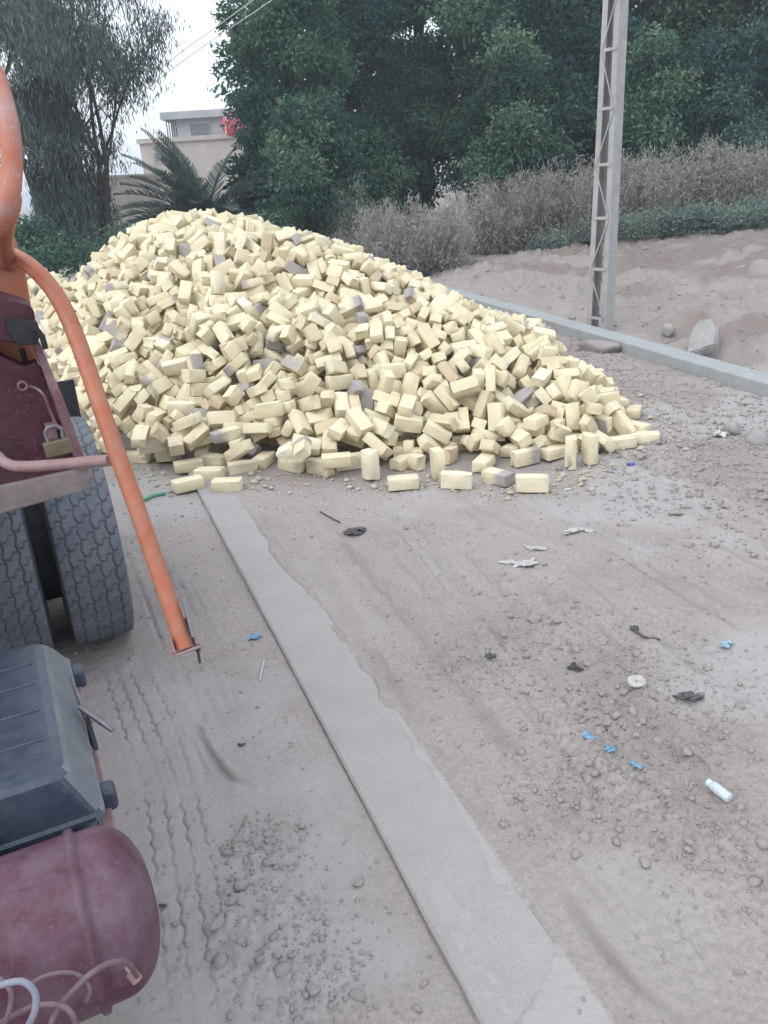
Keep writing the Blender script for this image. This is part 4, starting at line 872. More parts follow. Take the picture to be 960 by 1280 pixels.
-2284,9017,1282,-228,-296,743, -1573,6639,456,804,444,292, -1796,7198,685,-858,-481,-92, -5418,12119,654,530,-846,48, -4350,10750,545,104,139,34, -1985,7584,728,74,624,-670,
442,7628,891,-773,55,456, -2827,10565,1523,-116,-466,-804, -720,8268,1242,-356,822,-409, 514,8711,868,4,-340,938, -4969,12168,701,-567,-510,-70, -1035,6904,555,-645,516,-467,
-4260,12465,908,456,-831,-304, -4776,11922,812,-240,608,161, -1614,7927,1011,804,-316,-477, -2052,7910,954,-503,21,-864, -4658,11741,798,-310,868,-201, 1660,7651,396,-149,-974,-148,
-277,7890,1057,-606,-229,546, 675,6335,386,-365,387,-805, -1521,9653,1525,102,844,373, -2260,9400,1442,-867,-44,-159, -2733,8579,974,-104,356,-925, 942,6236,323,-160,-813,-349,
-3237,8349,483,-95,885,228, 2031,6916,69,15,-526,-850, -1930,10461,1681,-318,923,-118, -2615,9874,1386,245,-134,-841, 821,6685,472,-121,534,-837, -1096,6347,408,153,863,-456,
-4424,11048,704,189,-827,-507, -2945,9570,1148,-32,69,270, -73,7233,768,-799,-544,-113, -344,6407,474,-87,82,-617, -5113,12662,981,290,-207,-351, 1021,8852,624,-788,-32,-162,
-2333,10373,1675,-334,211,-795, -1439,8399,1296,397,-610,-457, 2085,9653,115,-667,113,721, -1218,10102,1490,-335,661,668, 1271,6223,233,-857,-252,-168, 140,6406,402,140,-473,-236,
1879,6648,174,-207,-66,624, 1161,6735,434,33,-204,-659, 271,8009,858,703,-531,-5, 1364,6461,347,-644,742,186, 694,6169,226,-469,716,-447, -2699,8400,748,-162,371,-826,
1568,8389,430,267,-578,-748, 125,6181,379,553,-147,650, -4696,11557,356,-778,-564,-100, -2158,11005,1649,490,-718,-492, 252,8970,1003,-68,176,963, -3300,9387,869,-836,-546,56,
-4244,10560,591,-624,700,332, 1956,8558,123,197,-103,31, -2014,6387,277,-14,747,-554, -3162,9426,978,850,295,266, 1269,10480,379,175,-281,-164, -1259,6539,393,534,214,277,
-1163,8540,1301,-819,-383,357, 98,6042,207,-582,682,377, 601,9309,845,-394,35,-305, -2192,10708,1677,-43,955,240, -1956,6772,542,-183,-334,-2, -347,7350,885,480,-347,-483,
-3955,11632,923,-873,202,65, -2411,7270,569,-553,-100,50, -637,6492,425,389,-808,260, -2547,10858,1629,361,434,-229, 220,10045,961,768,113,156, 692,6849,567,-97,745,656,
1274,9719,413,-643,-378,660, -1415,9800,1561,-274,-169,-284, 50,7837,949,-168,828,-393, 202,8781,1032,183,863,-464, -2428,7723,750,-71,-984,126, -37,8428,1167,-294,-206,-650,
-336,7924,1127,-608,208,762, -1748,8632,1312,-270,139,952, -2090,8234,1015,34,-620,-692, 503,10205,830,-142,286,940, 1539,7258,476,-876,-10,161, -2435,8291,958,-351,-114,451,
211,7061,747,704,-234,-626, -5575,13000,940,721,-657,-219, -2053,7344,744,622,745,223, 495,8820,888,-414,-95,-329, -4389,11311,749,-58,-349,-752, -1714,7388,829,-203,176,-103,
648,6633,382,-201,-48,902, -1924,8587,1168,-762,-408,-164, 425,6185,199,260,-538,801, 214,7236,734,-127,629,-288, -810,7880,1079,376,183,881, -2717,9160,1144,6,-489,866,
734,8240,799,450,-7,-893, -536,7128,800,-244,326,-791, -663,8813,1301,-236,-301,-257, -1433,6918,688,26,-643,723, -2451,8068,844,316,-363,-772, 1423,6675,325,125,158,-212,
-260,5987,293,187,-146,823, 1449,10316,291,371,627,-658, -2412,7990,967,-320,866,340, 1671,6460,269,215,-149,919, -4241,11259,822,914,-195,-85, -1502,9163,1518,-380,-285,846,
-2182,9851,1578,-236,-922,268, 989,7496,688,334,790,-453, -5482,12633,829,-74,-296,-668, -4474,11111,649,164,-716,-652, -1657,6789,625,-231,-347,470, -300,8548,1250,325,700,527,
43,8883,1063,330,-81,79, 2031,8589,43,0,0,-222, -2643,9537,1279,890,114,398, -2464,9003,1135,-51,-971,169, -2800,9538,1149,-227,530,-801, -2379,7425,634,-620,645,-288,
64,7360,790,-648,-542,492, 987,5903,209,-823,515,239, -1792,9539,1599,77,147,-278, -1451,6288,289,-552,466,-556, -838,7669,966,866,7,-254, 824,6029,240,327,-562,94,
-3085,9294,959,677,-439,121, -1755,9854,1690,-301,190,-652, 634,8570,849,-905,-165,-77, 1326,7203,507,904,115,-404, -465,6740,431,-757,425,-487, 821,6964,551,-441,428,-306,
-2463,7677,589,-745,324,-247, -2177,6992,597,-232,-195,479, -1592,8671,1303,-407,-331,462, -918,6597,468,-37,436,-898, -2020,8926,1335,-482,568,-548, -4531,12045,837,-93,-106,408,
1186,6979,457,119,-223,829, -4874,12438,882,-386,680,-476, -2170,7567,804,249,19,-830, 1024,5926,92,631,-319,-522, 693,7280,598,-19,-196,-216, -2314,8088,940,290,-24,-566,
271,9591,970,488,96,248, -2687,8815,1041,771,593,-187, -840,11180,1326,793,363,331, -2238,7939,933,-432,26,-880, -2449,9036,1239,588,684,136, -802,8748,1321,110,-755,185,
-1739,9043,1469,830,146,-301, 1941,6768,101,-7,-350,750, -1050,10815,1370,-653,-627,-63, -2874,7639,293,113,-376,80, -1436,10271,1544,-203,210,949, 1735,6617,197,378,-643,-574,
2030,9983,153,-684,304,-377, -313,6655,362,633,767,100, -570,8244,1144,-265,436,-860, 1191,8593,574,411,-751,-380, -147,6413,367,-121,44,919, -548,7761,963,-620,756,202,
-1221,8616,1368,-232,-147,-282, -886,11015,1324,-622,-88,-119, -1053,11021,1380,514,-481,-643, -772,6998,671,249,794,-494, -1401,10605,1527,-385,-208,-10, -351,9930,1245,-12,-803,-429,
-220,10253,1173,-321,898,300, 691,7397,729,-361,-125,-924, -1312,8461,1362,766,-565,232, -329,6204,378,380,515,581, 1210,5869,62,-660,79,-88, 1886,9082,233,106,-329,-380,
1142,7166,561,-590,-498,623, -2951,8539,760,-300,789,-482, -2288,7737,935,818,564,37, -5917,13691,942,-193,-276,-134, -3142,8280,466,62,-579,-796, -1788,10744,1633,-782,-611,-88,
-4808,12075,686,185,-567,-604, -2653,7936,626,874,325,-111, -481,9325,1256,143,812,-341, -4505,12355,806,499,-802,327, -756,9007,1443,-784,-606,121, -2492,10508,1626,-201,407,-451,
-166,5858,128,-198,198,-165, -3825,11460,1036,112,-39,611, -3728,11554,1143,676,472,-562, -3510,8995,474,120,853,-486, -4213,11569,833,18,118,-904, -1638,8837,1295,58,888,-338,
-4726,11706,344,-966,83,38, -2519,8812,1029,-494,-657,-192, -391,5586,43,0,0,277, -1847,6518,297,694,654,301, -1188,8310,1323,706,-701,-51, 18,8138,1058,-611,679,-344,
-2181,7851,858,-595,-332,63, -694,6904,562,463,77,42, 1348,7740,545,685,-110,-104, 1312,8578,521,747,-610,262, 1293,8061,608,-192,139,-297, -990,6927,651,582,91,-168,
-946,6993,748,-77,-266,879, 1141,7955,657,880,-345,-162, -1229,8205,1247,-977,-158,114, -966,8356,1189,146,201,-883, -1839,9864,1620,-838,537,56, -4636,11518,629,-688,-199,267,
-2789,7402,288,-224,-418,719, -3158,9646,1010,719,188,551, -2256,8699,1104,-615,-473,20, 1024,9892,506,-639,-120,-28, -4233,12796,993,-119,131,-765, -1940,6928,509,297,212,133,
-4875,11980,541,-190,615,-394, -2653,9386,1255,833,72,355, -1678,10539,1614,-511,294,-313, -436,6719,769,-239,-3,-936, -2819,8444,787,396,561,-723, -4393,11420,789,180,451,-872,
-5227,12321,732,-348,535,-625, 730,6771,466,407,-36,159, -1012,7323,712,888,-367,-14, -2950,11064,1517,353,134,923, -3517,11800,1209,19,296,150, -4625,12419,803,-714,623,293,
-4757,11954,650,-646,-434,331, 1822,6126,133,910,71,112, 2011,7250,123,-8,-24,3, 776,7917,786,-413,835,348, -402,6608,412,101,-508,-25, -4319,11679,787,48,-821,-194,
661,6446,334,-768,-303,337, 1959,9096,192,328,-110,-916, 299,7363,744,-205,538,798, 494,8441,915,258,-681,-329, -5383,12426,670,-518,462,-342, -4894,12196,833,225,260,900,
-2655,8467,881,205,-308,-796, 1659,8317,427,-104,295,-902, 1451,8001,507,178,50,-730, 1561,7552,511,233,567,789, -3195,8195,326,-465,848,234, 1476,9706,339,264,-531,-805,
-3037,8854,864,388,30,-793, -4327,10895,657,-103,414,-728, 172,10866,956,6,995,68, -533,6629,398,825,-510,244, -2922,9717,1171,-947,-292,-134, -2587,8594,1020,-816,-77,543,
-470,7604,917,88,754,-401, -1439,8661,1329,-490,-287,823, -2835,9149,998,236,275,-734, -1943,10298,1680,43,65,-963, -2955,9353,1036,473,821,317, 1575,6136,92,382,237,206,
2002,9708,187,53,-698,-546, -618,7944,1012,478,-748,-347, 969,7748,719,-943,310,-5, -1435,10374,1530,227,548,-804, -4421,11840,790,-558,-375,237, 1853,8944,302,-643,576,-106,
-499,7913,1060,-852,-387,348, -2056,9232,1403,-298,-301,862, -859,6528,388,186,776,408, -2381,7935,864,602,663,145, -2985,10134,1330,306,214,792, -766,6152,261,235,935,248,
1208,5818,150,0,-58,968, -1139,8875,1458,117,970,-144, -1105,8872,1373,890,336,105, -1254,6959,701,573,-650,-412, -5098,12224,648,-561,768,91, -700,8003,1010,694,-553,-426,
-544,6983,632,336,-630,668, 956,9880,595,3,979,181, -828,6224,366,-66,-244,911, -4538,11325,184,336,453,537, -2436,8901,1056,-324,-428,741, -1920,9120,1402,-93,15,-857,
-1839,8721,1219,-129,854,505, -1700,10913,1578,607,429,513, -3025,7918,258,56,-387,278, -2549,8418,966,368,9,247, -1611,7786,864,-922,18,382, -1646,6302,211,-505,-822,-246,
1471,6179,168,-254,-36,128, -4080,11261,740,-625,636,-382, -1291,7085,661,-751,-431,360, -5256,12259,608,97,954,237, -1156,7044,786,-584,110,627, 537,6072,240,363,857,173,
-5115,12708,897,-190,-301,844, -500,8733,1188,660,-478,580, -2383,8720,1071,49,6,354, 16,9024,1106,-52,-974,222, 1070,7881,676,-691,426,-114, -1834,7404,740,567,-763,-305,
-265,10527,1141,559,94,433, 1779,9154,321,359,-814,-302, 1808,6456,169,-92,-291,-192, -160,9512,1216,-814,-497,128, 1469,5766,43,0,1,824, -1016,6124,349,-251,938,-193,
-5532,12424,643,424,-239,-831, -4103,11395,808,-196,924,-280, -2980,11390,1563,-268,-45,-481, -3120,8997,855,370,-90,-701, -1047,10513,1386,218,-366,-901, -2747,7764,544,-142,621,-469,
-958,8661,1236,-434,429,-263, -2767,10762,1559,-818,346,114, -1810,8936,1392,-831,464,42, 1647,6940,357,328,70,921, -2392,7068,471,901,-80,285, -2643,7223,345,719,-681,133,
-620,9293,1356,-878,105,271, -1457,6944,595,107,173,611, -2096,9466,1474,-198,843,433, -2348,7804,809,528,552,324, -1046,8663,1228,-476,382,-338, -3372,9035,828,-745,577,325,
1148,6578,358,-294,-912,228, -1615,8970,1378,-121,370,910, -1115,6082,220,50,300,-340, -1055,8129,1174,-12,821,509, 573,6827,426,270,119,528, -484,7088,734,107,-346,-720,
851,6641,368,533,-41,-90, 1365,10651,295,84,977,193, 1478,10724,234,335,-47,314, 260,6462,430,-411,734,-292, 473,5883,106,453,829,44, -1926,10873,1629,-296,466,-591,
-2167,8441,1024,-472,796,371, -3424,9388,790,602,69,562, -464,8514,1159,442,204,-50, -47,9766,1082,-90,446,-778, -1813,6715,387,228,77,-680, -1805,8000,897,-538,-313,149,
-1953,7164,531,-179,-255,915, -1954,6400,197,-732,618,-10, -2028,6717,386,288,-886,-332, 1382,5971,98,-337,-505,465, 508,10681,811,-208,47,446, 1459,11220,195,386,-350,-227,
-5391,12592,774,-523,258,-688, 1059,5702,58,-432,-560,560, 1680,10562,229,354,-935,-1, 1332,7849,599,-295,154,183, 1334,8811,489,-114,-180,437, -2369,9041,1204,611,663,149,
996,6475,395,-405,891,-177, -1157,11162,1390,-183,395,-246, -5327,12416,823,757,498,417, 132,10982,849,-425,-303,414, -156,9193,1196,-891,-195,352, -43,10683,984,347,55,-247,
249,10859,887,-12,-104,727, 659,11374,532,-289,29,-918, -329,10735,1128,-84,-890,-136, -415,11518,995,-938,62,-120, -7059,15560,43,104,-995,0, -7014,12074,357,-665,-356,-457,
-6714,12191,452,-71,-458,216, -6956,12090,517,352,-657,-519, -6881,12238,566,846,15,-385, -7021,12460,683,195,-260,941, -7074,12847,908,-751,460,-197, -7165,13268,1080,880,473,-10,
-6039,12666,839,-538,400,741, -6138,12685,904,515,-839,-171, -6301,12608,831,-79,60,-993, -6325,12802,828,86,-285,-586, -6393,12767,887,383,874,13, -6259,13371,1105,100,-660,-633,
-6251,12128,417,680,144,649, -6212,12221,661,-571,637,-354, -6446,12357,552,856,-327,211, -6606,12453,663,-99,390,-808, -6511,12561,813,224,-59,-681, -6671,12590,942,-953,221,-133,
-6640,12891,927,635,286,290, -6071,14972,347,-544,-200,659, -6424,12013,433,-191,-180,754, -6380,12188,493,393,327,727, -6731,13875,1108,283,952,-115, -6680,12239,593,-84,-180,-973,
-6802,12400,631,-372,-896,139, -6797,12472,725,-732,403,-123, -6831,12637,829,-286,-188,286, -6915,12950,982,858,374,328, -6768,13171,1087,-331,839,219, -5656,12482,651,450,-684,569,
-5528,12240,553,45,161,513, -5726,12265,582,119,-467,-628, -5590,12274,488,-596,-786,133, -5807,12391,582,364,202,-902, -5870,13368,926,395,-864,-253, -5795,12068,484,452,888,-81,
-5988,12795,814,295,98,881, -6024,12027,380,-13,-989,-9, -5959,12233,465,-199,-974,36, 2072,8160,43,0,1,999, 1991,8992,43,0,0,171, 1976,6546,43,1,0,541,
2100,7134,43,0,0,550, 2054,7390,43,0,0,-126, 2051,7710,43,-988,151,0, 1980,7616,88,-317,-893,-320, 2051,8312,43,-1,0,81, -5093,14046,606,-34,290,935,
-5211,12568,921,-362,676,10, -5173,13906,691,740,564,-169, -4510,11287,313,-215,196,175, -4363,11508,457,-929,352,-6, -4378,11314,493,203,196,792, -4512,11361,436,109,-426,-667,
-3961,11705,808,-93,819,442, -3586,11803,1161,-915,-270,291, -4146,10866,713,-160,-148,705, -3807,11769,1127,226,304,-702, -3759,12035,1036,-26,-627,-771, -3700,12106,938,99,-212,962,
-4148,10635,714,336,800,401, -3367,8860,482,-476,-87,764, 1949,8871,62,129,-695,-690, 2010,9165,58,362,-606,-608, 1918,6372,88,-775,-590,-198, 1912,6553,121,219,952,-43,
1826,7569,154,-67,289,-283, 1750,7760,222,-193,338,-142, 1780,7998,182,937,-57,-345, 1808,8172,184,655,255,-145, 1815,8455,145,930,-253,-260, 1795,8894,147,711,580,-376,
1820,6319,125,-937,147,-263, 1866,7086,214,209,-103,12, 1723,7238,241,360,-864,-147, 1865,7413,160,471,298,-178, 1635,8710,301,144,957,181, 1696,8791,249,-47,428,874,
-2770,9891,1313,310,-397,662, -2946,9588,1040,-96,479,-872, -3180,8839,755,-328,172,-732, -2209,7262,491,-89,968,155, -2748,7473,363,-358,-887,170, -2850,7787,519,-613,674,355,
1618,7267,314,-858,-347,331, 1616,7444,310,-74,-954,-31, 1696,7680,290,962,-96,-132, 1702,7905,305,151,262,953, 1686,8198,314,111,513,726, 1610,8436,286,-948,-141,280,
1702,8575,275,-92,987,133, 1533,5982,60,-3,189,-982, 1677,6745,229,487,-850,-179, 1557,6924,329,-299,-893,107, 1578,7999,385,-228,80,24, 1486,8183,390,-841,-421,279,
1571,8711,362,233,95,-935, -2596,8330,827,45,762,448, 1371,7029,480,3,-193,-802, 1489,7442,443,33,987,-131, 1575,7561,396,37,-140,977, 1735,11282,43,-131,991,0,
1262,6072,150,-117,-232,286, 1421,9758,232,-198,952,121, 1506,9916,160,-593,-7,-121, 1397,8329,458,173,-563,-614, 1438,8584,436,-333,-76,-323, -1886,8054,906,-922,-328,-125,
-2066,10110,1633,744,27,315, 1041,6876,441,66,-9,-771, 1385,7322,461,-621,106,179, 1392,7448,508,-146,-66,162, 1337,7582,491,-116,-352,-867, 1122,6295,228,-66,538,-758,
1158,9068,439,949,55,-301, 1167,9304,422,-834,488,-82, 1251,9547,418,115,-306,-924, 1091,9672,398,381,-255,-545, 1415,10030,212,-905,-84,83, 1211,10385,266,151,-201,-907,
1098,7552,664,-316,-34,911, 1235,8326,562,-550,714,-424, 983,8619,617,980,59,-163, 1125,8811,527,517,603,403, 1378,8969,407,980,158,69, -1685,7630,789,712,472,233,
-1806,7930,997,-236,935,-166, -1701,6260,303,-225,-955,142, -1769,9246,1498,-224,900,-33, 882,6212,187,-288,-924,-237, 1025,6672,427,-338,215,748, 1074,7057,542,-124,-340,-450,
1050,7161,581,-626,111,-602, 983,7400,663,197,-394,-83, 1031,9382,472,669,440,27, 991,9580,496,-863,-263,256, 1186,9717,386,-210,666,-13, 1078,10036,351,-694,118,265,
919,7982,743,593,-732,-220, 829,8122,763,-505,-472,477, 921,8501,663,-116,162,-42, 956,8749,615,988,-45,-147, 965,9187,549,739,610,66, -1357,7672,983,-845,428,-167,
-1325,6933,796,38,-67,126, -1224,7444,828,456,-856,198, -1440,9198,1471,-734,419,-328, -1295,10468,1469,442,86,-399, -1203,10892,1416,15,148,-547, -1290,8011,1108,-807,-277,368,
-944,10042,1438,981,-141,-90, -779,10606,1301,-437,-144,-7, -1186,6930,633,642,719,175, -1119,7435,892,-268,5,-884, -1144,7618,916,-781,-104,225, -1233,9382,1519,723,681,96,
-1230,10622,1443,653,-629,416, 789,7177,540,-203,969,122, 835,7549,673,620,-441,-538, 897,9459,561,-844,316,112, 932,9636,574,-184,369,-881, 684,7999,774,-276,-393,127,
748,8512,715,34,143,624, 717,8792,705,965,-149,-205, 774,8879,689,-250,-711,-653, 915,9041,614,-830,89,87, 858,9197,600,-720,-491,382, -841,9220,1417,666,-673,29,
-517,10256,1268,-353,372,73, -493,10506,1222,-82,453,-730, -733,10473,1300,-610,-224,707, -771,10757,1246,260,469,-831, -748,10852,1267,508,159,-492, -1009,7930,1073,593,-285,52,
-890,8656,1347,169,-156,-565, -847,8877,1353,-70,212,-938, -1102,6638,436,-103,-82,739, -989,7242,822,-269,933,48, -1051,7356,894,671,274,252, -568,9587,1338,-65,354,-220,
563,7018,516,-152,-45,-986, 611,7405,652,415,574,349, 677,7576,656,-966,166,-20, 751,7721,723,291,-482,-750, 708,9519,638,137,294,503, 990,9802,503,746,176,-106,
825,10017,592,-80,-984,37, 574,8407,811,441,-856,259, 702,8682,775,143,150,-950, 621,8814,821,152,-161,-969, 597,8972,763,899,363,-157, 657,9140,772,-471,54,-643,
780,9360,688,-744,508,222, -372,9811,1201,-61,-656,-726, -190,10298,1101,-231,-925,-258, -594,8246,1019,160,-909,356, -299,8997,1207,-761,-454,-460, -399,9276,1234,140,143,372,
-636,6379,374,-96,-199,928, -587,6732,536,-12,-921,235, -170,9657,1154,228,-221,-896, -151,9842,1108,-584,-95,-774, -66,9968,1041,361,860,203, -33,10118,983,-364,351,832,
47,10799,834,57,222,-972, -190,9094,1162,-120,-478,-771, -135,9345,1148,-127,595,-701, -31,9584,1028,408,119,93, -27,8793,1082,-24,-343,932, -245,6624,479,133,-381,-651,
-157,6970,649,-712,45,-288, 167,9637,967,-358,-790,-304, 307,10106,881,-6,-116,993, 101,8354,1029,170,170,-560, -188,6498,457,487,-797,-299, 465,6665,389,-824,-279,483,
401,6820,439,835,-207,-472, 446,6999,451,59,-138,944, 499,7210,519,-905,-395,-100, 260,6102,174,-62,-819,-536, 519,8985,857,27,-969,233, 738,9534,712,-33,323,24,
669,9632,715,-823,-155,70, 354,9601,859,-824,-275,231, 378,9939,822,621,-555,518, 299,10107,801,-320,-940,-112, 513,10525,697,914,394,-7, 131,8417,942,134,-10,613,
375,9491,888,62,-266,-890, 125,6960,648,-94,-504,-610, 91,7107,686,-387,-46,-647, 547,10102,733,595,206,745, 584,10408,668,174,79,372, 793,10911,441,-574,-34,-666,
422,8652,940,891,108,238, 572,9871,717,-830,-335,28, 504,10024,779,-669,580,269, 362,6454,422,525,-475,-620, 316,6943,639,907,-324,50, 323,6154,311,234,-476,-149,
674,10452,564,143,-161,931, 427,8136,880,-186,305,-564, 439,8314,873,-817,78,-205, 690,9731,683,198,-175,-946, 688,9870,645,-1,311,-883, 672,10218,566,-32,604,537,
438,6308,377,-598,-360,624, 381,7215,665,-122,-180,-52, 473,7374,723,-135,-238,227, 443,7573,758,-452,-744,489, 441,7748,789,161,-606,-764, 465,6180,325,326,-661,-384,
338,7106,556,589,-609,141, 340,7857,817,-615,166,-111, 277,8213,861,-581,769,-143, 333,8941,929,612,-780,112, 374,9332,878,392,-845,356, 480,10194,661,-884,-361,-297,
893,5874,209,51,-619,326, 928,9401,618,135,411,-879, 830,9815,628,-257,944,149, 1171,10042,460,-303,274,-908, 1069,10283,500,366,-64,-743, 893,10420,535,898,-245,325,
1090,10594,473,92,10,-996, 997,10922,330,879,214,249, 589,7194,652,-56,-189,-14, 697,7769,826,277,124,386, 619,8133,809,495,758,-349, 709,8345,845,-14,-547,-782,
397,6011,125,301,-194,-883, 932,6586,499,510,-107,-752, 943,6847,524,198,-16,260, 1012,7287,635,-370,-286,883, 789,7687,803,-58,184,-914, 845,8633,753,-223,27,-880,
948,10360,498,835,442,104, 1195,10677,392,-441,636,-449, 652,6197,329,67,488,560, 733,7518,740,103,971,189, 313,8409,932,-190,-18,-98, 183,8573,987,209,-3,-107,
166,6349,315,817,-420,365, 171,6819,454,-632,443,-430, 165,9249,962,839,-495,-147, 1147,7691,642,179,977,113, 1321,9133,424,-162,216,-218, 1321,9345,432,466,846,202,
1693,9763,288,-43,-65,261, 1631,9843,276,-679,20,393, 1126,7359,558,104,-912,-340, 1145,10702,289,-276,-911,-302, 1134,9246,493,-284,494,-505, 1139,9842,401,724,-192,378,
1232,10266,317,858,92,-374, 1629,10037,231,-289,-263,495, 1784,10317,115,-496,-122,-835, 1654,10551,151,-23,-1000,-1, 1312,7670,560,-182,-668,721, 1693,8580,369,-894,388,9,
1486,8886,438,-93,-69,196, 1478,9213,319,-378,223,-862, 1464,9337,333,443,-818,324, 1453,9989,279,364,29,216, 1485,10581,199,359,32,-897, 1622,11169,111,446,33,-892,
157,8063,904,-522,-638,563, 10,8568,1053,811,-186,209, 62,8688,1027,879,108,-46, 69,9182,1031,-485,-717,419, 1515,6438,280,82,-86,-439, 1622,8101,303,924,-168,-341,
1694,8352,295,226,395,-217, 1920,8883,155,592,-806,-4, 1882,9235,116,-245,-967,-39, 2064,9460,124,67,5,-753, 1642,7806,357,973,5,-28, 1502,8163,475,340,14,923,
1830,8497,229,77,258,260, 1748,9031,236,-116,187,-310, 1654,6738,323,-868,-493,22, 1936,9556,64,-576,-264,323, 1940,7794,149,-567,256,-283, 1982,8747,43,0,0,-996,
-6358,12459,872,-95,24,-52, -6618,12587,874,-126,-161,944, -6541,12840,944,312,-35,-847, -6307,12177,562,605,-680,414, -6350,12306,658,372,88,756, -6161,12477,780,-318,-758,-126,
-6061,12310,668,117,244,863, -6358,12956,989,-304,873,-187, -6726,12778,1005,20,-275,629, -6695,12049,537,-252,-613,-664, -6571,12389,700,265,303,-103, -6753,12513,828,263,-149,953,
-6542,13030,1029,250,61,-199, -6505,12197,545,417,-26,719, -6331,12323,757,379,44,813, -7137,12748,993,-615,-339,112, -7062,13021,1054,550,365,616, -7146,13261,1159,631,774,-24,
-6842,12188,646,59,435,-689, -6894,12780,881,652,671,281, -7221,13718,1092,-785,-169,-46, -5699,12147,569,167,-452,-688, -5711,12336,717,894,-306,-269, -5690,12538,816,394,502,543,
-5600,12447,729,-281,253,-639, -5976,12023,455,626,-764,-148, -5894,12166,547,467,-879,84, -5899,12246,626,-601,-773,199, -5892,13116,910,-80,275,-582, -6177,12003,463,199,-2,626,
-6107,12150,525,931,-142,-179, -6079,12234,597,488,-107,-319, -5797,12696,876,-423,-641,382, -5949,12795,882,-97,295,-354, -6037,13086,1002,-217,-919,37, -5934,13418,999,612,545,145,
-6071,13671,1043,953,66,-229, -5931,12431,667,-284,-32,-880, -5937,12615,749,47,-472,67, -5975,12506,778,401,781,442, -6170,13085,983,332,-182,-550, -4603,11712,744,-202,-307,375,
-4725,12257,802,131,318,692, -5604,12656,779,-690,318,-582, -5546,13316,948,94,-502,-736, -4220,12365,853,-317,866,-274, -4245,12652,916,917,9,-8, -4569,11527,508,-69,-192,921,
-31,9150,1078,-79,963,72, 51,9387,982,-252,71,342, -40,5986,173,677,404,519, -4106,11473,752,180,418,-658, -3431,11796,1250,-690,-662,243, -3730,11983,1135,39,-14,751,
-3857,11879,944,-851,215,191, -2911,7749,386,-88,161,-973, -2980,8133,462,181,-955,159, -3119,8646,727,-112,732,666, -2834,10171,1411,117,-407,273, -2769,10938,1568,-100,362,-859,
-65,9256,1075,383,60,-919, -293,6049,241,197,-132,779, -434,6465,389,-220,597,-766, -2726,9697,1292,-862,-33,-45, -3002,8693,851,605,479,16, -2679,7419,438,535,-29,-383,
-560,6068,261,-956,167,-17, -2300,7198,543,121,290,-944, -429,9485,1220,-760,-547,-148, -426,9971,1243,514,301,177, -734,6785,487,604,-641,-53, -871,7039,530,194,-946,-256,
-754,6540,404,-286,786,45, -1961,10688,1646,-296,118,930, -538,9703,1238,-633,234,279, -659,9851,1324,590,-6,-427, -1003,6226,240,-230,939,-80, -910,6398,329,-378,-127,77,
-931,6688,401,892,-56,-144, -1484,8958,1475,485,114,682, -1443,11177,1447,-251,623,-688, -736,10142,1333,-715,-610,318, -846,10317,1361,397,-493,-491, -1004,10431,1337,879,440,-101,
-887,8452,1133,-252,-653,502, -1016,8815,1322,-848,-402,320, -1030,9240,1445,-294,22,-54, -1168,6905,524,733,383,381, -1236,6108,199,168,-918,-268, -1471,8328,1216,185,970,-154,
-839,11424,1223,-375,186,236, -1362,8060,1180,-323,56,365, -1183,7188,844,148,506,752, -757,11268,1202,-34,-250,-741, -919,10682,1337,-407,519,-748, -1129,6834,734,255,214,721,
-1352,6783,480,64,228,-710, -1293,6939,575,33,140,710, -1222,10953,1236,942,196,-201, -570,10002,1334,176,14,599, -593,10578,1240,780,366,392, -552,10820,1244,497,-774,390,
-245,11545,907,261,28,923, -1019,8434,1252,-614,637,-439, -1308,9612,1474,396,827,-208, -1273,9765,1497,312,722,-594, -1270,10173,1468,-323,711,622, -1147,10380,1418,-915,-305,-252,
-1452,6574,443,-103,-29,-728, -1478,6511,359,-49,-667,736, -600,7299,809,-403,95,720, -371,10377,1198,-117,-963,-40, -54,10985,950,-584,-124,492, -313,11362,888,565,-290,-691,
-392,8380,1182,2,147,-858, -245,8672,1193,780,-528,-179, 43,10769,929,-36,598,800, 310,10962,826,-15,992,106, -385,7784,1009,60,129,797, -220,10541,1043,602,18,370,
-1390,9903,1515,-774,75,-259, -1342,9998,1507,136,939,120, -1569,6865,568,-260,329,-617, -1707,7946,897,617,185,215, 174,10133,964,110,-43,168, -40,10442,1027,-312,-712,376,
-290,7777,982,366,709,419, -86,8341,1116,-546,261,-744, -344,6515,572,-773,-520,251, -1598,10115,1555,271,103,822, -1725,8293,1041,-509,777,-249, -1720,8419,1130,161,-321,-686,
-1591,7260,645,-28,-149,921, -1731,7762,830,-54,-79,-814, 236,10503,872,-460,878,-81, 339,10701,840,-163,-312,-894, 774,11622,410,277,560,-13, -95,8693,1191,640,560,379,
279,9927,942,27,-553,-758, 306,11196,801,979,29,131, -1925,8165,1020,915,218,-90, -2094,8892,1246,34,-6,952, -1874,6223,128,-431,862,180, 315,10524,811,-71,-119,332,
613,10258,763,-848,506,-95, 486,10486,793,423,-897,117, 638,10781,676,-467,439,-2, 832,11834,283,239,190,-804, 630,9378,782,380,77,-777, 547,9788,762,-374,-813,-285,
390,9866,788,-515,205,631, 167,7428,782,-315,-466,-624, 167,7517,830,-219,180,-958, -2310,9871,1489,-831,-350,345, -2294,9355,1284,348,-169,-595, -2255,6526,184,222,120,874,
-2229,6599,273,253,-456,-650, -2149,6799,313,-919,307,-79, 783,10379,632,758,585,268, 866,10538,544,-19,-385,-725, 1137,11037,384,-885,84,285, 1143,11151,352,798,12,-544,
879,11316,402,-281,-944,-43, 660,10333,682,569,143,416, 744,10738,548,-853,485,-177, 919,10967,478,39,-287,-501, 893,11562,365,-360,-65,586, -2472,7317,438,-516,-244,-38,
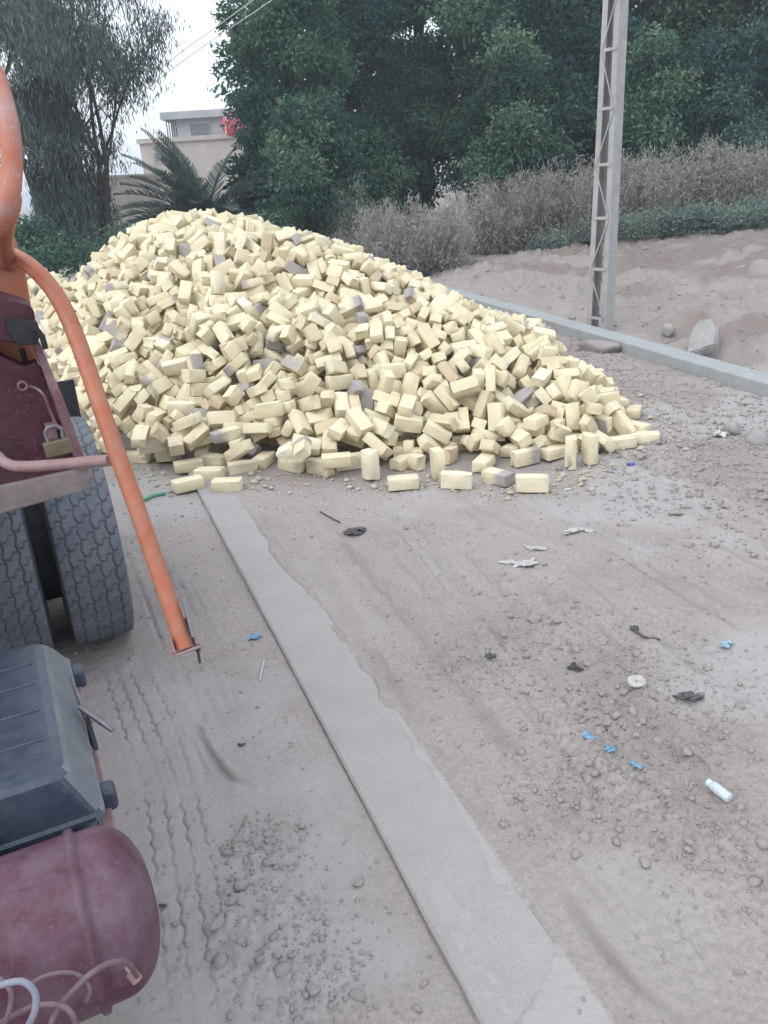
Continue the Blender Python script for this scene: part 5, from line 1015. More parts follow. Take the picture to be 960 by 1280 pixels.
-2418,7703,670,849,503,-156, -2306,8291,914,429,-161,206, -2298,6717,250,699,241,469, 1358,10931,312,-940,-274,92, 1041,10775,393,-390,848,-120, 1262,11048,266,761,-323,329,
1421,9764,369,168,-541,-810, 1369,9890,337,-849,453,186, 1364,10527,278,-29,434,145, 1602,11471,43,-192,-981,0, 1202,7312,583,-2,-918,-315, 1539,9122,389,-642,-683,242,
1528,11496,136,222,-671,-671, -2681,7719,548,-142,621,-469, -2775,8369,639,-630,649,421, -2512,6872,261,146,-174,952, 1814,9581,211,-856,157,185, 1749,9952,231,428,-93,-697,
1800,9968,171,63,897,225, 1585,7845,446,-677,347,-513, 1660,9295,316,905,-284,239, 1702,9487,268,-153,-907,-391, 1657,10936,106,151,866,-453, 1608,9119,327,-274,-315,648,
1723,9409,307,222,-374,713, 1458,9462,379,905,-56,-200, 1595,10223,231,249,-370,820, 2097,10557,43,0,0,91, 2049,10724,43,836,-549,0, 1780,8236,329,279,-834,241,
2080,9488,43,0,0,-386, 1984,9290,169,-415,-871,253, 1893,9435,178,-138,1,-928, 2183,10070,43,-541,-841,0, -5944,12191,757,57,-732,-605, -6017,12922,984,-820,-277,16,
-5828,12489,833,570,477,664, -5844,12944,950,904,330,255, -5814,12297,685,521,774,259, -5932,13095,1029,298,23,917, -6393,12811,989,-12,525,-786, -6117,13333,1075,19,-438,469,
-5843,15140,180,809,484,-188, -5876,12014,575,-710,420,547, -6033,12512,891,-529,192,-293, -6196,12950,1013,27,-378,329, -6444,12679,990,592,-167,519, -6598,12822,1025,-709,-693,-106,
-6256,13040,1093,-816,380,-407, -6167,12206,741,-140,197,-713, -6122,12271,815,934,-271,-232, -7182,13043,987,-675,518,89, -6658,12130,579,-120,-675,-695, -6978,12558,824,-266,798,-80,
-5069,13890,602,-72,280,957, -4619,12190,776,-503,-183,761, -5187,13968,738,-177,-320,-726, -5003,14188,537,141,-773,-293, -5593,12069,570,660,-178,578, -5648,12367,851,153,-450,159,
-5694,12633,901,-739,664,-107, -5563,12196,672,211,-945,216, -5539,12358,827,-259,-500,674, -3051,8207,429,107,-835,-509, -3949,12128,1002,-984,-3,101, -4584,11356,616,315,-247,-286,
-4138,12258,892,-216,630,-414, -2166,12828,725,-187,-179,-464, -3235,8783,498,433,-824,-322, -3099,8060,228,450,815,258, -3157,8315,282,593,-349,-661, -2303,10859,1618,-154,577,-354,
-3815,9537,664,136,-122,796, -3224,11535,1410,-100,-238,-918, -3449,8795,336,-468,838,227, -1104,11265,1274,166,489,-799, -1451,11444,1368,-87,180,950, -1594,10886,1581,-191,-230,642,
-3588,11635,1176,294,-90,-932, -4188,11058,713,-407,-85,242, -3724,11735,1072,559,-332,-685, -3661,11903,1048,-987,159,2, -630,11502,1015,646,187,590, -789,11595,1072,-949,-211,-104,
-3926,11477,895,-384,171,835, -4120,11529,699,455,-3,296, -3948,11838,827,895,-192,77, -3853,11975,788,-430,898,78, -4253,11106,656,-845,405,297, -383,10563,1156,-329,719,-453,
50,10988,938,-565,564,-600, -192,10056,1141,-175,-600,619, -4342,11020,560,126,263,185, -4227,11387,644,32,-463,801, -4364,11187,388,577,645,305, -4380,11427,361,66,49,-819,
20,10282,980,-824,-312,440, -84,8513,1203,928,99,-94, 159,10415,937,425,878,168, 149,10638,959,115,5,373, -4516,11432,267,976,190,14, -4402,11667,311,-341,605,-526,
-4477,13390,865,-154,264,314, -4596,13666,749,685,657,-252, -4510,11628,271,-321,-570,303, -4831,12192,695,-412,-427,185, -4763,11878,558,-88,-63,637, 712,10860,615,378,915,-7,
935,11219,506,138,-268,-705, 728,11105,492,875,-401,-85, 823,11506,456,826,430,136, 599,11122,564,-433,-811,199, -5180,13753,678,336,-743,-345, -5448,12169,528,634,288,444,
-5721,12039,363,509,-804,-106, -5666,12166,442,-941,-296,167, 925,10689,476,674,298,-278, 1243,11211,315,213,195,-510, 931,10793,501,-255,301,109, 1047,11481,318,65,-973,39,
1234,11596,200,246,-138,-353, 1725,8870,322,-752,-300,539, 2105,10000,107,523,536,642, 1708,11098,43,0,0,-895, 1981,9844,58,694,137,137, 1978,10271,109,-326,-107,939,
1823,10504,148,99,225,654, 1564,11267,110,387,592,-389, 1917,10234,168,517,822,164, 1611,10390,246,-620,346,-359, 1572,11008,169,-20,-219,-432, -6657,12287,689,-34,-953,224,
-6089,12394,915,507,677,509, -7282,13090,1137,830,464,296, -7206,12934,1014,172,-539,366, -6839,13127,1113,-719,-544,-417, -6976,13803,1115,-201,-31,39, -6855,12059,644,499,3,353,
-7043,12676,861,78,647,-615, 1866,10875,58,-599,376,-376, -5843,12061,295,574,373,400, -5796,12204,383,-55,35,623, -5951,12077,277,528,-837,-85, -5910,12256,372,7,106,-745,
-5891,12524,507,483,727,488, -6067,12133,277,108,238,-781, -6186,13779,1039,-62,-112,354, -6177,12093,289,-314,-461,337, -2400,11212,1653,81,-613,-755, -3663,9526,758,137,851,-407,
-3314,11665,1365,-858,-101,-393, -4491,11210,625,-262,905,89, -2884,8790,920,-147,9,120, -2576,10378,1550,-413,497,-553, -6366,13503,1101,240,658,706, -6350,12129,338,-332,-505,354,
-6296,12699,745,647,408,362, -6205,12823,836,767,-372,-352, -6318,12987,904,-289,-245,531, -6353,13361,1043,977,44,-191, -6700,13285,1086,202,-186,790, -6527,13757,1116,-137,-36,-896,
-6479,12173,365,-615,-726,-233, -6540,12301,456,358,65,100, -6453,13224,1024,291,223,-303, -6821,12953,960,-243,-255,675, -6835,13351,1128,765,316,412, -6551,12659,682,206,270,-637,
-6640,12654,772,421,-238,-576, -6995,12740,795,711,600,344, -6972,13036,962,509,-600,-612, -7084,13440,1110,45,-111,-39, -7237,13604,1083,25,-206,134, -6818,12113,352,-286,-845,-449,
-1099,11357,1246,-792,-197,-170, -1508,11604,1387,820,326,200, -364,11278,974,317,163,-653, -7165,12840,823,360,642,658, -6943,12218,397,132,302,-830, -6908,12694,744,-374,859,-56]
_raw = np.array(BRICK_REST, dtype=float).reshape(-1, 6)
BP = _raw[:, :3] / 1000; _v = _raw[:, 3:] / 1000
BQ = np.hstack([np.sqrt(np.maximum(0, 1 - (_v ** 2).sum(1)))[:, None], _v]); BQ /= np.linalg.norm(BQ, axis=1)[:, None]
BL, BW, BT = .212, .108, .078
def brick_variant(seed):
    rd = random.Random(seed); bm = bmesh.new(); bmesh.ops.create_cube(bm, size=1)
    for v in bm.verts: v.co = Vector((v.co.x * BL * rd.uniform(.97, 1.0), v.co.y * BW * rd.uniform(.97, 1.0), v.co.z * BT * rd.uniform(.96, 1.0)))
    bmesh.ops.subdivide_edges(bm, edges=bm.edges[:], cuts=1, use_grid_fill=True)
    es = [e for e in bm.edges if e.calc_face_angle(0) > .8]
    bmesh.ops.bevel(bm, geom=es, offset=.0032, segments=2, affect='EDGES', profile=.55)
    for v in bm.verts:
        c = v.co; k = (abs(c.x) / (BL / 2) > .9) + (abs(c.y) / (BW / 2) > .88) + (abs(c.z) / (BT / 2) > .85)
        if k >= 2: c *= 1 - rd.random() ** 3 * .035
        v.co += Vector((rd.uniform(-1, 1), rd.uniform(-1, 1), rd.uniform(-1, 1))) * .0009
    if seed >= 10:                                        # a broken brick with a ragged end
        cut = rd.uniform(-.1, .45) * BL / 2
        for v in bm.verts:
            if v.co.x > cut: v.co.x = cut + (v.co.x - cut) * .06 + .22 * v.co.y * math.sin(seed) + rd.uniform(-.006, .006)
    # chipped corners
    for _ in range(rd.choice([0, 1, 1, 2])):
        s = Vector((rd.choice([-1, 1]) * BL / 2, rd.choice([-1, 1]) * BW / 2, rd.choice([-1, 1]) * BT / 2)); R = rd.uniform(.015, .032)
        for v in bm.verts:
            d = (v.co - s).length
            if d < R: v.co += (-s).normalized() * (R - d) * .6
    bm.verts.index_update(); V = np.array([v.co[:] for v in bm.verts]); bmesh.ops.triangulate(bm, faces=bm.faces[:])
    F = np.array([[v.index for v in f.verts] for f in bm.faces]); bm.free(); return V, F
BVAR = [brick_variant(s) for s in range(14)]
def qmat(q): return np.array(Quaternion(q).to_matrix())
BR = np.random.RandomState(77)
def brick_data(i):
    rs = np.random.RandomState(1000 + i); V, F = BVAR[rs.randint(10) if (i < 25 or rs.rand() > .2) else 10 + rs.randint(4)]
    tint = float(np.clip(rs.normal(.62, .22), 0, 1)); stained = rs.rand() < .12; st = np.zeros(len(V))
    if stained:
        ax = rs.choice([0, 0, 0, 1, 2]); sg = rs.choice([-1, 1]); half = (BL, BW, BT)[ax] / 2
        u = V[:, ax] * sg / half; st = np.clip((u - rs.uniform(-.3, .8)) / .5, 0, 1)
        if rs.rand() < .15: st = st * 0 + 1
    if rs.rand() < .022: tint = 0.05
    if i < 25: stained = i in (5, 13, 22); tint = .62 + .3 * rs.rand(); st = np.clip((V[:, 0] / (BL / 2) + .2) / .6, 0, 1) * stained
    return V, F, tint, st, stained
# ---- the 300 bricks that show largest: things of their own
NB = 300; GRP = 'yellow bricks of the big tipped heap'
NHAND = 25
HLAB = {0: 'loose cream brick lying just above the top end of the concrete strip', 1: 'leftmost cream brick of the loose group in front of the heap, turned slantwise',
 2: 'loose brick behind the two front bricks near the concrete strip', 3: 'small looking loose brick at the back left of the loose group by the strip', 4: 'leftmost brick on the ground, nearest the orange pipe',
 5: 'brick on its side at the left foot of the heap, second from the orange pipe', 6: 'cream brick at the heap foot right behind the loose group', 7: 'slanted cream brick alone at the heap foot right of the loose group',
 8: 'cream brick on its side at the front foot of the heap, left of the middle', 9: 'cream brick lying alone in front of the middle of the heap', 10: 'cream brick lying in front of the heap, right of the middle one',
 11: 'brick standing upright beside the front middle of the heap', 12: 'cream brick lying farthest forward at the right front of the heap', 13: 'brick on its side just behind the farthest forward brick',
 14: 'narrow brick standing on end at the front foot of the heap', 15: 'rightmost loose brick at the tip of the heap', 16: 'loose brick left of the rightmost one at the tip of the heap',
 17: 'left one of two bricks standing on end near the right tip', 18: 'right one of two bricks standing on end near the right tip', 19: 'small lone brick on the right slope edge in front of the rubble',
 20: 'brick turned slantwise on its side at the left front foot', 21: 'brick lying turned half end-on at the front foot of the heap', 22: 'brick lying slantwise left of the farthest forward brick',
 23: 'brick on its side just right behind the loose group', 24: 'brick in the loose group pointing away to the upper right'}
info = []
for i in range(NB):
    V, F, tint, st, stained = brick_data(i); x, y = proj(BP[i]); R = qmat(BQ[i]); ax = R[:, 0]; up = max(abs(R[2, 1]), abs(R[2, 2]))
    tone = 'grey stained' if stained else ('peach brown' if tint < .25 else ('yellow' if tint < .55 else ('cream' if tint < .8 else 'whitish')))
    a = math.degrees(math.atan2(abs(ax[1]), abs(ax[0])))
    if abs(ax[2]) > .75: pose = 'standing on end'
    elif abs(ax[2]) > .38: pose = 'leaning steeply'
    elif a > 55: pose = 'seen end-on'
    elif abs(R[2, 2]) > .8: pose = 'lying flat'
    elif abs(R[2, 1]) > .8: pose = 'lying on its side'
    else: pose = 'tipped askew'
    colm = ['far left edge', 'left part', 'left of centre', 'centre', 'right of centre', 'right part', 'right tip'][int(np.clip((x - 90) / 106, 0, 6))]
    toe = float(np.interp(x, [100, 300, 600, 740, 840], [570, 600, 600, 575, 545])); top = float(np.interp(x, [60, 200, 340, 440, 560, 680, 830], [350, 268, 285, 310, 365, 405, 535]))
    f = (toe - y) / max(toe - top, 20); row = 'foot' if f < .12 else ('lower slope' if f < .38 else ('middle slope' if f < .66 else ('upper slope' if f < .9 else 'crest')))
    info.append((tone, pose, colm, row, x, y))
groups = {}
for i in range(NHAND, NB): groups.setdefault(info[i][:4], []).append(i)
BLAB = dict(HLAB)
for k, ids in groups.items():
    base = '%s brick %s on %s of heap, %s' % (k[0], k[1], k[3], k[2])
    if len(ids) == 1: BLAB[ids[0]] = base
    else:
        ids.sort(key=lambda j: info[j][4]); names = {2: ['left', 'right'], 3: ['left', 'middle', 'right']}.get(len(ids)) or (['leftmost', 'second from left', 'third from left', 'fourth from left', 'fifth from left', 'sixth from left', 'seventh from left'][:len(ids) - 1] + ['rightmost'])
        for j, nm in zip(ids, names): BLAB[j] = nm + ' ' + base
for i in range(NB):
    V, F, tint, st, stained = brick_data(i)
    o = link('brick', np_mesh('brick', V, F, {'tint': np.full(len(V), tint), 'stain': st}), M_BRICK)
    o.location = tuple(BP[i]); o.rotation_mode = 'QUATERNION'; o.rotation_quaternion = tuple(BQ[i])
    tag(o, BLAB[i], 'brick', GRP)
# ---- all the others, and the rubble inside the heap, as one mass
VS = []; FS = []; TS = []; SS = []; k0 = 0
for i in range(NB, len(BP)):
    V, F, tint, st, stained = brick_data(i); R = qmat(BQ[i]); VS.append(V @ R.T + BP[i]); FS.append(F + k0); k0 += len(V)
    TS.append(np.full(len(V), tint)); SS.append(st)
HM = [(-3.2,10.9,1.94,1.45,2.6),(-1.9,10.3,1.95,1.7,4.2),(-1.0,9.7,1.72,1.75,3.9),(0.0,8.9,1.22,1.75,3.3),(0.85,8.0,.90,1.25,2.4),(1.3,7.1,.58,.85,1.5),(-0.5,6.4,.52,1.2,.9),(-1.5,7.2,.75,1.2,1.4),
 (-6.8,13.6,1.40,2.6,2.0),(-4.8,13.0,1.3,1.6,1.8)]
cx = np.arange(-9.2, 2.6, .12); cy = np.arange(5.2, 15.6, .12); CX, CY = np.meshgrid(cx, cy, indexing='ij')
hs_ = 0
for (a, b, c, rx, ry) in HM: hs_ = hs_ + (c * np.maximum(0, 1.05 - np.sqrt(((CX - a) / rx) ** 2 + ((CY - b) / ry) ** 2 + .02))) ** 6
hc = hs_ ** (1 / 6) - .34 + fbm(CX, CY, .15, 3, 31) * .12
hc = np.where(CX < -2 - (CY - 6.1) * .435 + .1, np.where(CY < 11.3, -.1, hc), hc); hc = np.maximum(hc, -.1)
n1, n2 = CX.shape; jj = (np.arange(n1 - 1)[:, None] * n2 + np.arange(n2 - 1)[None, :]).ravel()
CF = np.stack([jj, jj + n2, jj + n2 + 1, jj + 1], -1); CF = np.vstack([CF[:, [0, 1, 2]], CF[:, [0, 2, 3]]]) + k0
VS.append(np.stack([CX.ravel(), CY.ravel(), hc.ravel()], -1)); FS.append(CF); TS.append(np.full(CX.size, .2)); SS.append(np.zeros(CX.size))
heap = link('brick_heap', np_mesh('brick_heap', np.vstack(VS), np.vstack(FS), {'tint': np.concatenate(TS), 'stain': np.concatenate(SS)}), M_BRICK)
tag(heap, 'great mass of pale yellow bricks tipped in a heap on the dirt road', 'bricks', kind='stuff')


# ================================================================== TRUCK
TA = math.radians(25); TDm = np.array([-math.sin(TA), math.cos(TA), 0]); TRr = np.array([math.cos(TA), math.sin(TA), 0])
TL0, TA0 = -.9, 3.7
TB = TRr * TL0 + TDm * TA0
def tl(lat, al, z): return np.array([lat - TL0, al - TA0, z])
def tw(p): return tl(p @ TRr, p @ TDm, p[2])
def pt(px, py, t): return tw(dp(px, py, t))
def pa(px, py, A):
    d = ray(px, py); return tw(CPOS + d * (A / (d @ TDm)))
DUST = (.36, .31, .30)
M_MAR = simple('maroon_paint', (.06, .012, .024), (.17, .11, .13), .3, 6, .55, 0, .1, c2=(.045, .011, .020))
M_MARD = simple('dusty_maroon_paint', (.12, .05, .07), (.36, .27, .28), .75, 5, .65, 0, .15, c2=(.17, .05, .06))
M_TANKP = simple('dusty_red_tank', (.095, .032, .055), (.175, .125, .16), .8, 6, .5, 0, .12, c2=(.07, .020, .034))
M_ORG = simple('orange_paint', (.40, .125, .06), (.36, .19, .15), .75, 14, .45, 0, .12, c2=(.34, .10, .05))
M_SHEEN = simple('sheen_orange', (.43, .125, .055), (.36, .37, .42), .5, 5, .6, 0, .1, c2=(.34, .10, .05))  # pale blue-grey patches in the orange stand in for a sheen
M_PINK = simple('rubbed_pink_steel', (.30, .17, .17), (.34, .30, .30), .5, 14, .55, 0, .1)
M_LIP = simple('dusty_steel_lip', (.20, .165, .16), DUST, .6, 9, .8, 0, .2)
M_TYRE = None
def mat_tyre():
    n = NT('tyre_rubber', .85, 0, .25); f = n.noise(7, 5, .6); f2 = n.noise(60, 5, .7)
    c = n.mix(n.ramp(f, [(.3, 0.0), (.75, 1.0)]), (.085, .10, .125), (.16, .17, .19)); c = n.mix(n.attr('groove'), c, (.035, .04, .05))
    c = n.mix(n.math('MULTIPLY', n.ramp(f2, [(.5, 0.0), (.7, 1.0)]), .35), c, (.24, .23, .235)); n.col(c); n.bump(f2, .25, .003); return n.m
M_TYRE = mat_tyre()
M_BOXP = simple('blue_grey_plastic', (.026, .038, .066), (.13, .15, .19), .3, 16, .38, 0, .12, spec=.5, c2=(.028, .038, .062))
M_BOXS = simple('dusty_grey_plastic', (.12, .15, .175), (.22, .22, .22), .7, 6, .5, 0, .1, spec=.4, c2=(.09, .12, .15))
M_BLK = simple('black_rubber', (.02, .02, .025), (.1, .1, .1), .3, 12, .6)
M_CHAS = simple('chassis_steel', (.05, .04, .042), DUST, .4, 8, .8)
M_BRASS = simple('dull_brass', (.22, .19, .11), (.16, .15, .13), .6, 30, .45, .5, .1)
M_STEEL = simple('scratched_steel', (.18, .18, .21), (.26, .25, .25), .4, 30, .4, .5, .1)
M_HOSE = simple('grey_hose', (.13, .085, .10), (.26, .20, .22), .6, 20, .55)
M_HOSEB = simple('blue_grey_hose', (.20, .21, .28), (.36, .34, .38), .6, 20, .55)

truck = empty('truck', TB, TA); tag(truck, 'maroon and orange truck at the left edge with twin tyres and air tank', 'truck')
def tyre_mesh(R=.515, hw=.134, rin=.265, off=0):
    prof = []                                   # (half-width position, radius, is tread)
    for t in np.linspace(0, 1, 9): prof.append((-hw * (.72 + .30 * math.sin(math.pi * (.15 + .7 * t)) ), rin + (R - .03 - rin) * t, 0))
    for u in np.linspace(-1, 1, 57): prof.append((u * (hw - .006), R - .012 * abs(u) ** 5 - (.012 if abs(u) > .97 else 0), 1))
    for t in np.linspace(1, 0, 9): prof.append((hw * (.72 + .30 * math.sin(math.pi * (.15 + .7 * t))), rin + (R - .03 - rin) * t, 0))
    prof = np.array(prof); m = len(prof); N = 720
    th = 2 * np.pi * np.arange(N) / N; TH, Wp = np.meshgrid(th, prof[:, 0], indexing='ij'); _, Rp = np.meshgrid(th, prof[:, 1], indexing='ij'); _, Tr = np.meshgrid(th, prof[:, 2], indexing='ij')
    s = TH * R; per = 2 * np.pi * R / 46; ph = (s / per) % 1; u = Wp / hw
    tri = (np.abs(ph * 2 - 1) * 2 - 1)
    g = np.zeros_like(u)
    for k, c in enumerate((-.62, -.21, .21, .62)):
        off_ = tri * .035 * (1 if k % 2 else -1); g = np.maximum(g, np.exp(-((u - c - off_) / .022) ** 4) * (1.0 if k in (0, 3) else .8))
    for k, (a, b) in enumerate([(-1.0, -.62), (-.62, -.21), (-.21, .21), (.21, .62), (.62, 1.0)]):
        m_ = (u >= a) & (u < b); w = (u - a) / (b - a); zig = np.where(w < .4, 0, np.where(w > .6, 1, (w - .4) / .2)) * .35 + k * .5 + off
        p2 = (s / per + zig) % 1; g = np.where(m_, np.maximum(g, np.exp(-((np.minimum(p2, 1 - p2)) / .055) ** 4) * (.9 if k in (0, 4) else .75)), g)
    g = g * Tr
    wear = .009 * (1 + .5 * fbm(TH * 8, Wp * 20, 1, 2, 41)); RR = Rp - g * wear
    V = np.stack([Wp, RR * np.cos(TH), RR * np.sin(TH)], -1).reshape(-1, 3)
    i = np.arange(N)[:, None] * m + np.arange(m - 1)[None, :]; j = ((np.arange(N) + 1) % N)[:, None] * m + np.arange(m - 1)[None, :]
    F = np.stack([i.ravel(), j.ravel(), j.ravel() + 1, i.ravel() + 1], -1)
    return np_mesh('tyre', V, F, {'groove': g.ravel() * .55}, True)
def wheel(lat, al, off):
    mb = MB(); n = 36; prof = [(-.13, .27), (-.13, .255), (.02, .24), (.03, .12), (.09, .11), (.1, .0)]
    vs = [(a, r * math.cos(2 * math.pi * k / n), r * math.sin(2 * math.pi * k / n)) for a, r in prof for k in range(n)]
    fs = [(i * n + k, i * n + (k + 1) % n, (i + 1) * n + (k + 1) % n, (i + 1) * n + k) for i in range(len(prof) - 1) for k in range(n)]
    mb.add(vs, fs, True); w = empty('wheel', (0, 0, 0)); w.parent = truck; w.location = tuple(tl(lat, al, .505))
    link('tyre', tyre_mesh(off=off), M_TYRE, w); mb.build('rim', M_CHAS, w)
wheel(.168, 3.70, 0); wheel(-.175, 3.70, .3)
wheel(-1.78, 3.72, .1); wheel(-2.15, 3.72, .4)
mb = MB(); mb.tube([tl(-2.2, 3.72, .515), tl(.1, 3.72, .515)], .07, 12); mb.build('axle', M_CHAS, truck)
mb = MB(); mb.tube([tl(-.32, 3.72, .515), tl(.08, 3.72, .515)], .30, 28); mb.build('brake_drum', M_BLK, truck)
for l0, l1 in ((-.42, .33), (-2.3, -1.6)):
    mb = MB(); mb.box(tl(l0, 4.40, .12), tl(l1, 4.415, 1.06), bev=.003); mb.build('shade_sheet', M_BLK, truck)  # black sheets added to darken the gap between tyres, standing in for shade
for la in (-.55, -1.45):
    mb = MB(); mb.box(tl(la - .04, .2, .8), tl(la + .04, 5.6, 1.02), bev=.006); mb.build('chassis_rail', M_CHAS, truck)
mb = MB(); mb.box(tl(-2.15, 1.98, 1.06), tl(-.12, 5.7, 1.24), bev=.01); mb.build('bed_frame', M_MAR, truck)

# maroon corner panel of the body with its flange, lip and hooks
A = 1.9
poly = [pa(-160, 400, A), pa(0, 444, A), pa(30, 458, A), pa(46, 452, A), pa(52, 462, A), pa(100, 580, A), pa(104, 590, A), pa(-160, 640, A)]
mb = MB(); mb.prism(poly, (0, .05, 0), .004); body = mb.build('corner_panel', M_MAR, truck)
mb = MB(); mb.prism([pa(38, 420, A - .02), pa(50, 428, A - .02), pa(80, 500, A - .02), pa(112, 588, A - .02), pa(98, 588, A - .02), pa(66, 500, A - .02)], (0, .09, 0), .003)
mb.build('edge_flange', M_MARD, truck)
mb = MB(); mb.prism([pa(-160, 640, A - .012), pa(0, 608, A - .012), pa(110, 584, A - .012), pa(118, 597, A - .012), pa(112, 612, A - .012), pa(0, 643, A - .012), pa(-160, 684, A - .012)], (0, .035, 0), .004)
mb.build('lower_lip', M_LIP, truck)
# overhanging maroon plate with the black rubber stop under it
mb = MB(); mb.prism([pa(-160, 345, A - .04), pa(0, 370, A - .04), pa(36, 381, A - .04), pa(43, 388, A - .04), pa(46, 420, A - .04), pa(30, 432, A - .04), pa(-10, 424, A - .04), pa(-160, 420, A - .04)], (0, .16, 0), .006)
mb.build('overhang_plate', M_MAR, truck)
mb = MB(); mb.prism([pa(8, 396, A - .055), pa(46, 402, A - .055), pa(50, 412, A - .055), pa(48, 430, A - .055), pa(24, 433, A - .055), pa(10, 416, A - .055)], (0, .10, 0), .002)
mb.tube(smooth_path([pa(44, 410, A - .08), pa(52, 420, A - .08), pa(57, 436, A - .08)], 4), .006, 8)
mb.build('rubber_stop', M_BLK, truck)
# orange post behind the panel, seen above and through the notch
mb = MB(); mb.prism([pa(-60, 285, A + .10), pa(12, 283, A + .10), pa(20, 300, A + .10), pa(32, 340, A + .10), pa(42, 400, A + .10), pa(49, 452, A + .10), pa(38, 466, A + .10), pa(28, 462, A + .10), pa(-60, 470, A + .10)], (0, .05, 0), .006)
mb.build('orange_post', M_ORG, truck)
mb = MB(); mb.tube([pa(27, 436, A + .05), pa(38, 470, A + .05)], .006, 8); mb.build('post_bolt', M_BLK, truck)
# thick bent orange bar at the very left, its blue-grey sheen painted into the colour
mb = MB(); mb.tube(smooth_path([pt(-60, 60, 1.35), pt(-14, 84, 1.32), pt(2, 120, 1.30), pt(12, 165, 1.28), pt(15, 210, 1.28), pt(10, 250, 1.28), pt(-4, 280, 1.30), pt(-40, 300, 1.33)], 8), .0165, 16); mb.build('bent_bar', M_SHEEN, truck)
mb = MB(); mb.tube(smooth_path([pt(-70, 210, 1.42), pt(-8, 218, 1.42), pt(14, 245, 1.42), pt(8, 275, 1.42), pt(4, 300, 1.5), pt(10, 330, 1.75), pt(14, 360, 2.0)], 8), .017, 14); mb.build('bent_bar', M_ORG, truck)
# long orange hand rail
pipe = [(-60, 312, 1.72), (-20, 312, 1.70), (8, 317, 1.68), (34, 330, 1.66), (58, 352, 1.64), (78, 382, 1.63), (94, 418, 1.62), (110, 462, 1.61), (128, 515, 1.60), (152, 582, 1.60), (178, 655, 1.60), (202, 725, 1.60), (220, 778, 1.60), (230, 810, 1.60)]
PP = [pt(*q) for q in pipe]
mb = MB(); mb.tube(smooth_path(PP, 6), .0172, 20); rail = mb.build('hand_rail', M_ORG, truck)
e = pt(231, 812, 1.6); f = pt(218, 772, 1.6); ax = Vector(tuple(e - f)).normalized()
mb = MB(); M4 = Matrix.Translation(Vector(tuple(e))) @ ax.to_track_quat('Z', 'Y').to_matrix().to_4x4()
mb.box((-.025, -.023, 0), (.025, .023, .006), M4, .002); mb.box((-.0255, -.008, -.032), (-.0215, .014, -.001), M4, .001); mb.box((.0215, -.012, -.06), (.0255, .012, -.001), M4, .001)
mb.build('end_bracket', M_PINK, truck)
mb = MB(); mb.tube([pt(247, 812, 1.6), pt(250, 829, 1.6)], .0028, 8); mb.tube([pt(246, 806, 1.6), pt(248, 814, 1.6)], .005, 6); mb.build('bolt', M_BLK, truck)
mb = MB(); mb.prism([pt(228, 752, 1.59), pt(232, 752, 1.59), pt(243, 795, 1.59), pt(240, 797, 1.59)], tuple(Vector((.0, .012, 0)))); mb.build('rubbed_strip', M_STEEL, truck)
# pinkish rod from the body to the rail
mb = MB(); mb.tube(smooth_path([pt(-60, 530, 1.75), pt(-12, 562, 1.72), pt(6, 578, 1.70), pt(26, 583, 1.69), pt(70, 581, 1.67), pt(112, 577, 1.65), pt(138, 575, 1.62)], 6), [.012] * 37, 12); mb.build('brace_rod', M_PINK, truck)
# latch rod and eye
mb = MB(); ey = pa(28, 482, A - .02)
mb.tube([ey + np.array([math.cos(a) * .009, -.004, math.sin(a) * .009]) for a in np.linspace(0, 6.283, 15)], .003, 8, cap=False)
mb.tube(smooth_path([pa(32, 482, A - .02), pa(44, 485, A - .02), pa(54, 493, A - .03), pa(62, 512, A - .03), pa(70, 530, A - .03), pa(78, 535, A - .035), pa(82, 541, A - .04), pa(82, 552, A - .04)], 5), .0032, 8); mb.build('latch_rod', M_MARD, truck)
mb = MB(); mb.box(pa(62, 548, A - .01) - np.array([.004, .02, .0]), pa(66, 528, A - .01) + np.array([.004, .01, 0]), bev=.002); mb.build('hasp', M_MARD, truck)

# padlock: hangs on the hasp
pk = pa(72.5, 560, A - .045); pw = TB + TRr * pk[0] + TDm * pk[1]; pl = empty('padlock', (pw[0], pw[1], pk[2]), TA); tag(pl, 'dull brass padlock hanging on the maroon panel of the truck', 'padlock')
mb = MB(); mb.box((-.029, -.009, -.016), (.029, .009, .019), bev=.0035, seg=3); b_ = mb.build('lock_body', M_BRASS, pl); pl.rotation_euler = (0, math.radians(-4), TA)
mb = MB(); mb.tube([(-.017, 0, .015), (-.017, 0, .036)] + [(math.cos(a) * .017, 0, .036 + math.sin(a) * .015) for a in np.linspace(math.pi, 0, 9)] + [(.017, 0, .036), (.017, 0, .015)], .0042, 10, cap=False); mb.build('shackle', M_STEEL, pl)

